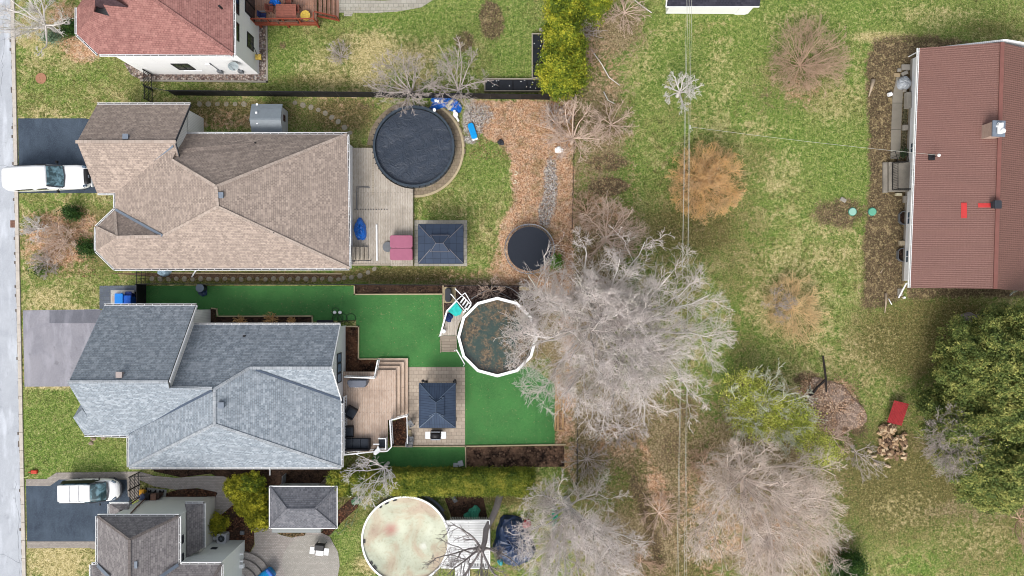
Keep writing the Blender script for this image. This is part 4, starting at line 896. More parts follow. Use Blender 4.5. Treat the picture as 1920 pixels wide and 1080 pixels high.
mb.build('repair_patch', redp, hE)
m_ = onE(1748, 295, 0); ms = MB(); ms.cyl(m_ - Vector((0, 0, .2)), .035, 1.1, 8); ms.box(m_ + Vector((0, 0, .03)), (.62, .45, .06)); mm = ms.build('service_mast', M['black'], hE)
mb = MB(); mb.cyl(m_ + Vector((0, 0, .85)), .13, .12, 12, .05); mb.build('mast_head', M['white'], mm)
mb = MB(); mb.tube([(w2_.x - .05, w2_.y - .1, 2.8), (w2_.x - .35, w2_.y - .25, 1.2), (P(1684, 558).x, P(1684, 558).y, .08)], .065, 8); mb.build('downspout', M['fascia'], hE)
mb = MB(); mb.tube([(P(1899, 0, 2).x, r2.y - .1, 2.6), (P(1899, 0, 1).x, r2.y - .3, 1.0), (P(1893, 552).x, P(0, 553).y, .06)], .065, 8); mb.build('downspout', M['fascia'], hE)
mb = MB(); mb.tube([(w1.x - .05, w1.y + .3, 1.2), (P(1707, 108).x - .2, P(0, 107).y, .1)], .05, 8); mb.build('downspout', M['fascia'], hE)
# concrete porch with black railings
po = thing('porch', 'concrete porch with black metal railing against the brown roofed bungalow', 'porch', P(1680, 330))
b_ = P(1655, 361.5); c_ = P(1703, 304, .55)
mb = MB(); mb.bbox(P(1654, 0).x, b_.y, 0, P(1663, 0).x, P(0, 305).y, .2); mb.bbox(P(1661, 0).x, b_.y + .05, 0, P(1705, 0).x, P(0, 305).y - .03, .5); mb.build('slab', plain('stained_concrete', C(150, 144, 134), .9, .28, 1.1, bump=.2), po, bevel=.02)
mb = MB(); X0, X1, Y0, Y1 = P(1666, 0).x, P(1703, 0).x - .1, b_.y + .15, P(0, 308).y
for z in (.6, 1.4): mb.bar((X0, Y0, z), (X0, Y1, z), .04); mb.bar((X0, Y0, z), (X1, Y0, z), .04)
mb.bar((X0, Y1, 1.4), (X0 + .9, Y1, 1.4), .04); mb.bar((X0, Y1, .6), (X0 + .9, Y1, .6), .04)
for i in range(17): yy = Y0 + (Y1 - Y0) * i / 16; mb.bar((X0, yy, .5), (X0, yy, 1.4), .022)
for i in range(10): xx = X0 + (X1 - X0) * i / 9; mb.bar((xx, Y0, .5), (xx, Y0, 1.4), .022)
for i in range(5): mb.bar((X0 + i * .22, Y1, .5), (X0 + i * .22, Y1, 1.4), .022)
for xx in (X0, X0 + .9): mb.bar((xx, Y1, 1.4), (xx - .0, Y1 + .9, 1.0), .035); mb.bar((xx, Y1 + .9, 0), (xx, Y1 + .9, 1.0), .03); mb.bar((xx, Y1 + .45, .2), (xx, Y1 + .45, 1.2), .022)
mb.build('railing', M['black'], po)

# --- dark roofed white building at the top edge ---
hF = thing('outbuilding', 'white outbuilding with a black shingle roof cut by the top edge', 'outbuilding', P(1330, 0))
rf = Roof(.12); za = 2.9
a1 = P(1249, 12.5, za); a2 = P(1424, 12, za); ry = a1.y + 3.2
rf.add(a1, a2, G(a2.x, ry, 4.6), G(a1.x, ry, 4.6)); rf.add(G(a1.x, ry, 4.6), G(a2.x, ry, 4.6), G(a2.x, ry + 3.2, za), G(a1.x, ry + 3.2, za)); rf.build('roof', shingle('black_shingles', C(66, 66, 78), C(54, 54, 66), C(82, 82, 92)), hF)
strips(hF, 'fascia', M['fascia'], [[a1, a2], [a1, G(a1.x, ry, 4.6)]], .08, .14, -.06)
q1, q2 = P(1246, 25.5), P(1402, 26.5)
wallbody(hF, [(q1.x + .1, q1.y), (q2.x, q2.y), (q2.x, ry + 2.9), (q1.x + .1, ry + 2.9)], 0, 2.85, white_siding)
mb = MB(); mb.bbox(q2.x - 1.1, q2.y - .05, 0, q2.x - .2, q2.y - .005, 2.0); mb.build('door', M['white'], hF)

# --- grey resin shed north of the brown roof ---
t_ = thing('storage_shed', 'small resin storage shed with a curved slate grey roof', 'shed', P(515, 225))
xs0, xs1 = P(471, 0, 2).x, P(529, 0, 2).x; pr = [(250, 1.9), (243, 2.0), (225, 2.35), (222, 2.36), (204, 2.1), (195, 1.9)]
mb = MB(); sec = [(P(0, y, z).y, z) for y, z in pr]
vs_ = []; k = len(sec)
for xx in (xs0, xs1): vs_ += [(xx, y, z) for y, z in sec] + [(xx, y, z - .08) for y, z in sec[::-1]]
m2 = 2 * k; mb.add(vs_, [tuple(range(m2)), tuple(range(m2, 2 * m2))[::-1]] + [(i, (i + 1) % m2, m2 + (i + 1) % m2, m2 + i) for i in range(m2)])
mb.build('roof', plain('slate_resin', C(132, 142, 150), .5, .08), t_)
gxs = P(540, 0, 0).x
wallbody(t_, [(xs0 + .1, sec[0][0] + .1), (gxs, sec[0][0] + .12), (gxs, sec[-1][0] - .12), (xs0 + .1, sec[-1][0] - .1)], 0, 1.88, plain('pale_resin', C(206, 208, 210), .5, .06))
mb = MB()
for xx in (xs0 + .55,): 
    for yy in (13.2, 14.0, 14.7): mb.box((xx, yy, 2.38 - abs(yy - 14) * .2), (.16, .16, .04))
mb.build('roof_vent', M['fascia'], t_)
window(t_, (gxs, 13.9, 1.0), .5, .4, (1, 0), 2, plain('brown_frame2', C(90, 60, 50), .6))
# ---------------- fences and gates ----------------
def slatfence(name, label, pts, h=1.5, th=.05, mat=None, post=2.4, posts=True):
    pts = [P(x, y)[:2] for x, y in pts]; a = pts[0]
    t_ = thing(name, label, 'fence', (a[0], a[1], 0)); mb = MB(); pm = MB()
    for p, q_ in zip(pts, pts[1:]):
        mb.bar((p[0], p[1], h / 2 + .02), (q_[0], q_[1], h / 2 + .02), th, h - .1)
        L = math.dist(p, q_); n_ = max(1, int(L / post))
        for i in range(n_ + 1):
            k = i / n_; pm.cyl((p[0] + (q_[0] - p[0]) * k, p[1] + (q_[1] - p[1]) * k, 0), .035, h + .06, 8)
        pm.bar((p[0], p[1], h), (q_[0], q_[1], h), .045)
    mb.build('slat_panel', mat or slatm, t_); pm.build('posts_and_rail', M['black'], t_); return t_
t = NT('black_slats', .7, .2); u_ = t.coord('UV'); wv = t.n('TexWave', wave_type='BANDS', bands_direction='X'); t.l(u_, wv.inputs[0]); wv.inputs['Scale'].default_value = 3.5
t.bump(wv.outputs['Fac'], .5, .02); n = t.noise(t.coord(), 1.5, 3); slatm = t.out(t.mix(t.mapr(n, .4, .7), (.010, .010, .011, 1), (.022, .022, .024, 1)))
slatfence('slat_fence', 'long black slatted fence behind the black covered pool', [(330, 179), (700, 182.5), (1030, 187)], 1.5)
slatfence('slat_fence', 'long black slatted fence along the north edge of the artificial turf', [(276, 532.5), (560, 533), (832, 534.5)], 1.35, .07)
slatfence('slat_fence', 'low dark fence between the leaf mulch and the white rimmed pool', [(832, 534.5), (905, 536), (990, 537)], .9, .03)
def openfence(name, label, pts, h=1.2, mesh=True, post=2.6, mat=None, cat='fence', spacing=.35):
    pts = [P(x, y)[:2] for x, y in pts]; t_ = thing(name, label, cat, (pts[0][0], pts[0][1], 0)); pm = MB(); wm = MB()
    for p, q_ in zip(pts, pts[1:]):
        L = math.dist(p, q_); n_ = max(1, int(L / post)); P3 = lambda k, z: (p[0] + (q_[0] - p[0]) * k, p[1] + (q_[1] - p[1]) * k, z)
        for i in range(n_ + 1): pm.cyl(P3(i / n_, 0), .03, h + .05, 8)
        pm.bar(P3(0, h), P3(1, h), .035)
        m_ = int(L / spacing)
        for i in range(m_):
            wm.bar(P3(i / m_, .05), P3(min(1, (i + h / spacing * .7) / m_), h), .006); wm.bar(P3(i / m_, h), P3(min(1, (i + h / spacing * .7) / m_), .05), .006)
    pm.build('posts_and_rail', mat or M['darkgrey'], t_); wm.build('wire_mesh', mat or M['darkgrey'], t_); return t_
openfence('wire_fence', 'rusty wire fence running north to south beside the leaf mulch', [(1076, 186), (1074, 300), (1071, 430)], 1.2, mat=plain('rusty_wire', C(70, 56, 50), .9, .3))
openfence('wire_fence', 'wire fence on low black posts along the end of the turf yard', [(1081, 780), (1080, 905)], 1.2, mat=M['black'])
openfence('wire_fence', 'short run of open black fence from the white house to the slatted fence', [(286, 170), (330, 179)], 1.3)
def picketgate(label, X, ya, yb, h, spacing=.11, name='picket_gate', x2=None):
    t_ = thing(name, label, 'gate', (X, ya, 0)); mb = MB()
    n_ = int(abs(yb - ya) / spacing); x2 = X if x2 is None else x2
    for i in range(n_ + 1):
        k = i / n_; mb.bar((X + (x2 - X) * k, ya + (yb - ya) * k, .08), (X + (x2 - X) * k, ya + (yb - ya) * k, h + .08), .034)
    mb.build('pickets', M['black'], t_); mb = MB()
    for z in (.15, h * .5, h - .06): mb.bar((X, ya, z), (x2, yb, z), .04)
    for q_ in ((X, ya), (x2, yb)): mb.bar((q_[0], q_[1], 0), (q_[0], q_[1], h + .15), .07)
    mb.build('frame', M['black'], t_)
picketgate('black picket gate touching the white two-storey house', -29.95, P(0, 141).y, P(0, 168).y, 1.4)
picketgate('black picket gate next to the north eave of the taupe roof', -29.9, P(0, 171).y, P(0, 193).y, 1.4)
picketgate('black picket gate in front of the stepping stones beside the taupe roofed bungalow', P(274, 0).x, P(0, 506).y, P(0, 533).y, 1.5)
t_ = thing('solid_gate', 'solid black gate panel beside the blue wheeled bins', 'gate', P(274, 550)); mb = MB(); mb.bar((P(274, 0).x, P(0, 534).y, .75), (P(274, 0).x, P(0, 572).y, .75), .05, 1.45); mb.build('panel', slatm, t_)
mb = MB(); mb.bar((P(274, 0).x, P(0, 534).y, 0), (P(274, 0).x, P(0, 534).y, 1.6), .08); mb.bar((P(274, 0).x - .03, P(0, 572).y, 0), (P(274, 0).x - .03, P(0, 572).y, 1.6), .08); mb.build('post', M['black'], t_)
picketgate('left leaf of the black gate over the paved path behind the minivan', P(262, 0).x, P(0, 885).y, P(0, 908).y, 1.5)
picketgate('right leaf of the black gate touching the pale two-storey house', P(262, 0).x, P(0, 909).y, P(0, 930).y, 1.5)
t_ = thing('gate_arch', 'thin black fence bar running back from the gate behind the minivan', 'fence', P(263, 885)); mb = MB(); a_ = P(263, 885, 0); mb.bar(a_ + Vector((0, 0, 1.45)), P(290, 892, 1.0), .04); mb.bar(P(290, 892, 0), P(290, 892, 1.0), .05); mb.build('bar', M['black'], t_)
t_ = thing('brown_fence_panel', 'low brown fence piece leaning on the front corner of the pale house', 'fence', P(232, 957)); mb = MB(); mb.bar(P(262, 932, 1.2), P(221, 962, 2.9), .09, .12); mb.build('rail', plain('brown_rail', C(92, 66, 58), .6), t_)

# ---------------- pools ----------------
def disk(name, c, r, mat, parent, z, amp=.04, seed=1, nr=26, na=90, dish=0.0, scale=1.0):
    rr = np.random.default_rng(seed); ph = rr.uniform(0, 6.28, 12); kx = rr.normal(0, 1.6, 12) * scale; ky = rr.normal(0, 1.6, 12) * scale
    vs = [(0, 0)]; 
    for j in range(1, nr + 1):
        for i in range(na): a = 2 * math.pi * i / na; vs.append((r * j / nr * math.cos(a), r * j / nr * math.sin(a)))
    out_ = []
    for x, y in vs:
        d_ = math.hypot(x, y) / r
        h_ = sum(math.sin(kx[i] * x + ky[i] * y + ph[i]) for i in range(12)) / 4 * amp * min(1, (1.02 - d_) * 4)
        out_.append((c[0] + x, c[1] + y, z + h_ - dish * (1 - d_ * d_)))
    fs = [(0, 1 + i, 1 + (i + 1) % na) for i in range(na)] + [(1 + (j - 1) * na + i, 1 + j * na + i, 1 + j * na + (i + 1) % na, 1 + (j - 1) * na + (i + 1) % na) for j in range(1, nr) for i in range(na)]
    mb = MB(); mb.add(out_, fs); return mb.build(name, mat, parent, True)
# black covered pool
c = P(775.5, 274, .85); r_ = 77 * kz(.85); c0 = (c.x, c.y)
p1 = thing('covered_pool', 'round above-ground pool under a wrinkled black winter cover', 'pool', (c.x, c.y, 0))
mb = MB(); mb.ring((c.x, c.y, 0), r_ - .07, r_ - .02, .8, 64); mb.build('wall', plain('pool_wall', C(84, 92, 100), .6), p1)
t = NT('black_pool_cover', .42, .4); v = t.coord(); n = t.noise(v, 1.6, 6, .62, 1.5); f = t.noise(v, 14, 4, .7); vo = t.n('TexVoronoi', feature='DISTANCE_TO_EDGE'); t.l(v, vo.inputs['Vector']); vo.inputs['Scale'].default_value = 1.2
cc = t.mix(t.mapr(n, .3, .7), C(44, 54, 68), C(58, 68, 84)); cc = t.mix(t.mapr(f, .66, .74, 0, .55), cc, C(130, 142, 152)); t.bump(t.math('ADD', n, t.math('MULTIPLY', f, .3)), .8, .12); M['cover'] = t.out(cc)
ci = P(776.5, 277, .55); disk('winter_cover', (ci.x, ci.y), r_ - .2, M['cover'], p1, .58, .035, 3, 30, 96, .02, 1.6)
mb = MB(); mb.ring((c.x, c.y, .5), r_ - .2, r_ - .02, .36, 72); mb.build('cover_edge', plain('cover_edge', C(60, 72, 84), .5, .35, 5), p1)
mb = MB()
for i in range(44):
    a = 2 * math.pi * i / 44; mb.box((c.x + math.cos(a) * (r_ + .02), c.y + math.sin(a) * (r_ + .02), .80 + .03 * rnd.random()), (.14, .07, .1), a)
mb.build('cover_clips', M['black'], p1)
cg = P(778.5, 278.5)
pm_ = pavers('weathered_ring_pavers', C(176, 160, 138), C(152, 136, 118), .3, .3, .02, .5, C(112, 104, 80))
mb = MB(); mb.ring((cg.x, cg.y, .0), r_ - .15, r_ + .22, .035, 72); mb.ring((cg.x, cg.y, .0), r_ + .22, 91 / SC, .05, 72, R(-92), R(63)); mb.ring((cg.x, cg.y, 0), r_ + .2, 90 / SC, .05, 60, R(100), R(176)); mb.build('pool_surround', pm_, None, kind='structure')
mb = MB(); mb.ring((cg.x, cg.y, .0), 88 / SC, 92 / SC, .08, 72, R(-92), R(63)); mono('paver_edging', mb, M['edging'], 'curved stone edging outside the black covered pool', 'garden edging')
# deck beside it
d1 = thing('deck', 'weathered grey wooden deck between the taupe roof and the black pool', 'deck', P(715, 400))
DB = .4
arc = [(cg.x + (r_ + .05) * math.cos(a), cg.y + (r_ + .05) * math.sin(a)) for a in [R(180 + 2) + (R(268) - R(182)) * i / 20 for i in range(21)]]
L_ = [(P(661, 0).x + .08, P(0, 279).y), (P(697, 279, DB).x, P(0, 279).y)] + arc + [(P(774.5, 0, DB).x, arc[-1][1]), (P(774.5, 0, DB).x, P(0, 497, DB).y), (P(661, 0).x + .08, P(0, 497, DB).y)]
greyboards = planks('silvered_boards', C(200, 188, 172), C(178, 166, 152), C(224, 218, 210), .14, 4.2, 'y', .012, .9, .6)
mb = MB(); mb.prism(L_, DB - .12, DB); mb.build('deck_boards', greyboards, d1)
mb = MB(); mb.bar(P(699.5, 280, DB + .02), P(699.5, 365, DB + .02), .12, .03); mb.bar(P(661, 496.5, DB + .01), P(732, 496.5, DB + .01), .14, .05); mb.build('trim_board', planks('pale_boards', C(206, 194, 176), C(190, 178, 160), C(170, 160, 146)), d1)
mb = MB(); mb.bbox(P(733, 0).x, P(0, 499).y, 0, P(775, 0).x, P(0, 488).y, DB - .13); mb.build('lower_step', greyboards, d1)
st_ = MB()
for i in range(4): st_.bbox(P(659.5 + i * 7, 0, 1.0).x + .05, P(0, 487, .8).y, DB, P(659.5 + (i + 1) * 7, 0, 1.0).x, P(0, 463, .8).y, DB + .72 - i * .17)
mono('wooden_steps', st_, planks('step_boards', C(206, 196, 180), C(192, 180, 164), C(170, 160, 148), .3, 2, 'y'), 'four pale wooden steps down from the taupe bungalow back door', 'steps')
t_ = thing('handrail', 'thin dark metal handrail south of the pale wooden steps', 'handrail', P(660, 490)); mb = MB(); a_, b_ = P(658, 489, 1.7), P(693, 488.5, .9)
mb.tube([a_, b_], .03); mb.bar((b_.x, b_.y, DB), b_, .05); mb.bar((a_.x, a_.y, DB), a_, .05); mb.build('rail', M['darkgrey'], t_)
t_ = thing('metal_frame', 'bare metal frame lying on the grey deck north of the blue tarp', 'frame', P(675, 370)); mb = MB()
fr = [P(691, 350, DB + .05), P(669, 350, DB + .05), P(668, 392, DB + .05)]; mb.tube(fr, .025); mb.tube([p + Vector((.12, -.08, .02)) for p in fr], .02); mb.build('tube', M['grey'], t_)
p = P(673.5, 430, .4 + .45); mb = MB(); mb.lump((0, 0, 0), .5, .92, .55, 11, 22, 8, .12); mono('blue_tarp', mb, M['tarp'], 'blue tarp covering a heap on the grey deck against the white wall', 'tarp', loc=(p.x, p.y, DB))
mb = MB(); a_, b_ = P(706, 421, DB + .05), P(707, 489, DB + .05); mb.tube([a_, b_], .075, 10); mono('white_pipe', mb, M['white'], 'white plastic pipe lying on the grey deck', 'pipe')
mb = MB()
for y_, xs_ in ((270 + 490 / 4, range(742, 986, 20)),):
    for xx in xs_: q_ = P(480 + xx / 4, y_, DB + .02); mb.box(q_, (.07, .09, .03), rnd.random())
mono('screw_plates', mb, M['darkgrey'], 'row of small dark metal brackets across the grey deck', 'brackets')
# hot tub
zt_ = 1.15; x0, x1, y0, y1 = P(731, 0, zt_).x, P(773.5, 0, zt_).x, P(0, 488, zt_).y, P(0, 441, zt_).y
ht = thing('hot_tub', 'square hot tub with a folded maroon pink cover on the grey deck', 'hot tub', ((x0 + x1) / 2, (y0 + y1) / 2, 0))
def rrect(x0, y0, x1, y1, r, n=5):
    o = []
    for cx, cy, a in ((x1 - r, y1 - r, 0), (x0 + r, y1 - r, 90), (x0 + r, y0 + r, 180), (x1 - r, y0 + r, 270)):
        for i in range(n + 1): b = R(a + 90 * i / n); o.append((cx + r * math.cos(b), cy + r * math.sin(b)))
    return o
mb = MB(); mb.prism(rrect(x0 + .04, y0 + .04, x1 - .04, y1 - .04, .15), .05, zt_ - .12); mb.build('cabinet', plain('tub_brown', C(92, 74, 66), .6, .2, 4), ht)
mar = plain('maroon_vinyl', C(176, 106, 132), .55, .08, 2); ym = (y0 + y1) / 2 - .02
for a_, b_ in ((y0, ym - .02), (ym + .02, y1)):
    mb = MB(); mb.prism(rrect(x0, a_, x1, b_, .16 if True else .05), zt_ - .12, zt_); mb.build('cover_half', mar, ht, bevel=.03)
mb = MB(); mb.cyl(P(727, 463, .5), .42, .06, 20); mono('round_mat', mb, M['grey'], 'round grey lid half tucked beside the maroon hot tub', 'lid')
# gazebo with blue-black roof by the deck
def hipgazebo(name, label, x0p, x1p, y0p, y1p, z, zt, ridge, mat, tiers=True, seam=None, lights=None):
    a, b = P(x0p, y1p, z), P(x1p, y0p, z); cx, cy = (a.x + b.x) / 2, (a.y + b.y) / 2
    g_ = thing(name, label, 'gazebo', (cx, cy, 0)); (rx, ry) = ridge
    def hip(X0, Y0, X1, Y1, zb, rx, ry, zt):
        r = Roof(.03); q = [Vector((X0, Y0, zb)), Vector((X1, Y0, zb)), Vector((X1, Y1, zb)), Vector((X0, Y1, zb))]
        if rx > 0: u, v_ = Vector((cx - rx, cy, zt)), Vector((cx + rx, cy, zt)); r.add(q[0], q[1], v_, u); r.add(q[1], q[2], v_); r.add(q[2], q[3], u, v_); r.add(q[3], q[0], u); ln = [[q[0], u, v_, q[2]], [q[3], u], [q[1], v_]]
        else: u, v_ = Vector((cx, cy - ry, zt)), Vector((cx, cy + ry, zt)); r.add(q[0], q[1], u); r.add(q[1], q[2], v_, u); r.add(q[2], q[3], v_); r.add(q[3], q[0], u, v_); ln = [[q[0], u, v_, q[2]], [q[1], u], [q[3], v_]]
        return r, ln
    r, ln = hip(a.x, a.y, b.x, b.y, z, rx, ry, zt); r.build('roof', mat, g_)
    strips(g_, 'hip_trim', seam or M['flash'], ln, .05, .03, .01)
    if tiers:
        k = .42; hx, hy = (b.x - a.x) / 2 * k, (b.y - a.y) / 2 * k; zz = z + (zt - z) * (1 - k) + .12
        r, l2 = hip(cx - hx, cy - hy, cx + hx, cy + hy, zz, rx * .9, ry * .9, zt + .16); r.build('top_tier', mat, g_); strips(g_, 'tier_trim', seam or M['flash'], l2 + [[Vector((cx - hx, cy - hy, zz)), Vector((cx + hx, cy - hy, zz))], [Vector((cx - hx, cy + hy, zz)), Vector((cx + hx, cy + hy, zz))]], .035, .03, .01)
    m2 = MB()
    for xx, yy in ((a.x, a.y), (b.x, a.y), (b.x, b.y), (a.x, b.y)): pass
    for A_, B_ in (((a.x, a.y), (b.x, a.y)), ((b.x, a.y), (b.x, b.y)), ((b.x, b.y), (a.x, b.y)), ((a.x, b.y), (a.x, a.y))): m2.bar((*A_, z - .07), (*B_, z - .07), .06, .13)
    m2.build('fascia', M['darkgrey'], g_)
    for xx in (a.x + .25, b.x - .25):
        for yy in (a.y + .25, b.y - .25): m3 = MB(); m3.box((xx, yy, z / 2), (.12, .12, z)); m3.box((xx, yy, .04), (.3, .3, .04)); m3.build('post', M['black'], g_)
    return g_, a, b
def metalroof(name, c1, c2, scale):
    t = NT(name, .75, .15); u_ = t.coord('UV'); b = t.n('TexBrick'); t.l(u_, b.inputs['Vector']); b.offset = 0
    b.inputs['Color1'].default_value = c1; b.inputs['Color2'].default_value = c2; b.inputs['Mortar'].default_value = tuple(x * .55 for x in c1[:3]) + (1,)
    b.inputs['Scale'].default_value = 1; b.inputs['Mortar Size'].default_value = .018; b.inputs['Brick Width'].default_value = scale; b.inputs['Row Height'].default_value = 50
    n = t.noise(t.coord(), 1.2, 4); t.bump(b.outputs['Fac'], .5, .03); return t.out(t.mix(t.mapr(n, .35, .7, 0, .25), b.outputs[0], tuple(x * 1.5 for x in c1[:3]) + (1,)))
hipgazebo('gazebo', 'square dark slate gazebo with pale hip seams on its paved pad', 784, 868.5, 420.5, 494, 2.25, 3.0, (.32, 0), metalroof('slate_panels', C(64, 76, 96), C(60, 71, 90), .6), True, plain('bronze_trim', C(116, 114, 120), .5))
# trampoline
c = P(993, 466.5, .9); rt = 46.5 * kz(.9); tp = thing('trampoline', 'round black trampoline with a pale steel rim on the leaf mulch', 'trampoline', (c.x, c.y, 0))
mb = MB(); mb.tube([(c.x + rt * math.cos(a), c.y + rt * math.sin(a), .9) for a in [2 * math.pi * i / 64 for i in range(65)]], .03, 8)
for i in range(6):
    a = R(30 + 60 * i); b = R(30 + 60 * i + 14); q_ = [(c.x + rt * math.cos(x), c.y + rt * math.sin(x), z) for x, z in ((a, .9), (a, .05), (b, .05), (b, .9))]; mb.tube(q_, .025, 6)
mb.build('frame', M['steel'], tp)
mb = MB()
for i in range(72):
    a = 2 * math.pi * i / 72; u = Vector((math.cos(a), math.sin(a), 0)); cc_ = Vector((c.x, c.y, .89)); mb.bar(cc_ + u * (rt - .22), cc_ + u * (rt - .02), .022)
mb.build('springs', M['steel'], tp)
disk('jumping_mat', (c.x, c.y), rt - .22, plain('black_mat', C(40, 46, 58), .8, .2, 20), tp, .88, .004, 5, 6, 48, .03)
# white rimmed pool with twelve sides
zc = 1.3; c = P(932.5, 632, zc); rp = 75.5 * kz(zc); p2 = thing('open_pool', 'twelve-sided above-ground pool with a white rim and leaf-covered green water', 'pool', (c.x, c.y, 0))
def ngring(mb, c, ri, ro, z0, z1, n, rot=0):
    mb_ = MB(); mb_.ring((0, 0, 0), ri, ro, z1 - z0, n); m = Matrix.Rotation(rot, 3, 'Z'); mb.add([m @ Vector(v_) + Vector((c[0], c[1], z0)) for v_ in mb_.v], mb_.f)
rot = R(90 - 0)
mb = MB(); ngring(mb, (c.x, c.y), rp - .24, rp, zc - .05, zc, 12, rot); mb.build('rim', M['white'], p2)
mb = MB(); ngring(mb, (c.x, c.y), rp - .2, rp - .15, 0, zc - .06, 12, rot); mb.build('wall', M['grey'], p2)
mb = MB()
for i in range(12): a = rot + 2 * math.pi * i / 12; mb.box((c.x + math.cos(a) * (rp - .08), c.y + math.sin(a) * (rp - .08), zc / 2), (.14, .1, zc - .1), a)
mb.build('uprights', M['white'], p2)
t = NT('leafy_water', .12, .6); v = t.coord(); n = t.noise(v, .42, 5, .68, .8); f = t.noise(v, 3.4, 5, .75, .6); vo = t.n('TexVoronoi'); t.l(v, vo.inputs['Vector']); vo.inputs['Scale'].default_value = 7; se = t.n('SeparateColor'); t.l(vo.outputs['Color'], se.inputs[0])
lf = t.ramp(se.outputs[0], [(0, C(66, 56, 50)), (.35, C(104, 88, 66)), (.65, C(134, 108, 78)), (1, C(150, 124, 96))]); wt = t.mix(t.mapr(f, .3, .7), C(44, 66, 64), C(66, 86, 76))
cc = t.mix(t.mapr(t.math('ADD', t.math('MULTIPLY', n, .8), t.math('MULTIPLY', f, .5)), .60, .70, 0, .8), wt, lf); t.bump(f, .1, .01); M['water'] = t.out(cc)
mb = MB(); mb.cyl((c.x, c.y, .85), rp - .24, .02, 12); o_ = mb.build('water_surface', M['water'], p2); 
for v_ in o_.data.vertices:
    x_, y_ = v_.co.x, v_.co.y; cr, sr = math.cos(rot), math.sin(rot); v_.co.x, v_.co.y = x_ * cr - y_ * sr, x_ * sr + y_ * cr
o_.data.update()
# pool deck, steps, fold-up ladder and clutter
pdk = thing('pool_deck', 'small weathered deck with white rails hugging the white rimmed pool', 'deck', P(845, 600)); zD = 1.2
dp = [(833, 598), (843, 598), (857, 615), (858, 600), (874, 584), (880, 574), (871, 582), (856, 565), (838, 583)]
outer = [P(x, y, zD)[:2] for x, y in [(827, 629), (834, 610), (839, 583), (855, 566), (872, 586), (861, 606), (857, 620), (857, 629)]]
mb = MB(); mb.prism(outer, zD - .1, zD); mb.build('deck_boards', greyboards, pdk)
for a_, b_ in (((825, 630), (838, 583)), ((838, 583), (856, 564)), ((869, 586), (875, 578))):
    mb = MB(); mb.bar(P(*a_, zD + .9), P(*b_, zD + .9), .12, .06)
    A_, B_ = P(*a_, zD), P(*b_, zD)
    for i in range(7): q_ = A_.lerp(B_, i / 6); mb.bar(q_, q_ + Vector((0, 0, .9)), .035)
    mb.build('railing', M['white'], pdk)
for x_, y_ in ((828, 628), (839, 584), (856, 566), (856, 628)): mb = MB(); q_ = P(x_, y_, zD); mb.bar((q_.x, q_.y, 0), (q_.x, q_.y, zD - .1), .12); mb.build('post', M['white'], pdk)
mb = MB()
for i in range(6): y0 = 630 + i * 5; a_ = P(827, y0, zD - .15 * i); b_ = P(855, y0 + 5.5, zD - .15 * i); mb.bbox(a_.x, b_.y, zD - .17 * (i + 1) - .04, b_.x, a_.y, zD - .17 * (i + 1))
mb.bar(P(855, 628, zD + .8), P(856, 656, .9), .05); mb.bar(P(826, 629, zD - .1), P(826, 660, .1), .05, .2)
mb.build('steps', planks('stair_boards', C(182, 170, 154), C(160, 148, 134), C(140, 130, 118), .25, 3), pdk)
mb = MB(); mb.bar(P(855, 655, 1.1), P(871, 683, 1.1), .05); mb.bar(P(856, 655, .3), P(872, 683, .3), .05)
for i in range(2): q_ = P(855 + 16 * i, 655 + 28 * i); mb.bar(q_, q_ + Vector((0, 0, 1.2)), .06)
mono('white_handrail', mb, M['white'], 'white handrail leaning on the south-west side of the white rimmed pool', 'handrail')
lad = thing('pool_ladder', 'white slatted pool steps beside the turquoise cloth', 'ladder', P(870, 570)); mb = MB()
u = (P(884, 568, 1.5) - P(866, 588, 1.5)).normalized(); vv = Vector((-u.y, u.x, 0))
s0, s1 = P(856, 548, 1.6), P(884, 571, 1.6); w0 = P(870, 549, 1.6)
for a_, b_ in (((845, 551), (874, 585)), ((853, 541), (883, 571)), ((856, 563), (872, 549)), ((872, 549), (884, 569))): mb.bar(P(*a_, 1.7), P(*b_, 1.7), .07, .05)
mb.build('frame', M['white'], lad); mb = MB()
for i in range(4): a_ = P(863 + i * 4.2, 568 + i * 4.6, 1.5); b_ = P(871 + i * 4.0, 557 + i * 4.6, 1.5); mb.bar(a_, b_, .13, .03)
mb.build('treads', M['white'], lad)
mb = MB(); pts_ = [P(x, y)[:2] for x, y in [(842, 582), (850, 571), (858, 566), (869, 581), (865, 589), (856, 592), (848, 586)]]; mb.prism(pts_, zD + .01, zD + .16); mono('turquoise_cloth', mb, plain('turquoise_plastic', C(40, 204, 196), .5, .25, 5, bump=.4), 'crumpled turquoise plastic sheet on the pool deck', 'tarp')
p = P(841, 595, zD); mb = MB(); mb.lump((0, 0, 0), .32, .4, .3, 8); mono('pool_hose_bag', mb, plain('navy_bag', C(34, 56, 110), .7, .5, 6), 'dark blue bag south of the turquoise sheet', 'bag', loc=(p.x, p.y, zD))
p = P(832.5, 621, zD); mb = MB(); mb.cyl((0, 0, 0), .16, .3, 18); mono('white_bucket', mb, M['white'], 'white bucket at the foot of the pool deck rail', 'bucket', loc=(p.x, p.y, zD))
t_ = thing('pool_heater', 'dark grey pool heater on a beige pad beside the black fence', 'heater', P(842, 554)); mb = MB(); a_, b_ = P(836, 566), P(847, 540); mb.prism(rrect(a_.x, a_.y, b_.x, b_.y, .2), .06, .75); mb.build('tank', M['darkgrey'], t_, bevel=.05); mb = MB(); mb.bbox(P(833, 0).x, P(0, 568).y, 0.02, P(855, 0).x, P(0, 538).y, .07); mb.build('pad', M['edging'], t_)
def hose(name, label, pts, r, mat, z=.06, cat='hose'):
    mb = MB(); mb.tube([P(x, y, z) for x, y in pts], r, 6); return mono(name, mb, mat, label, cat)
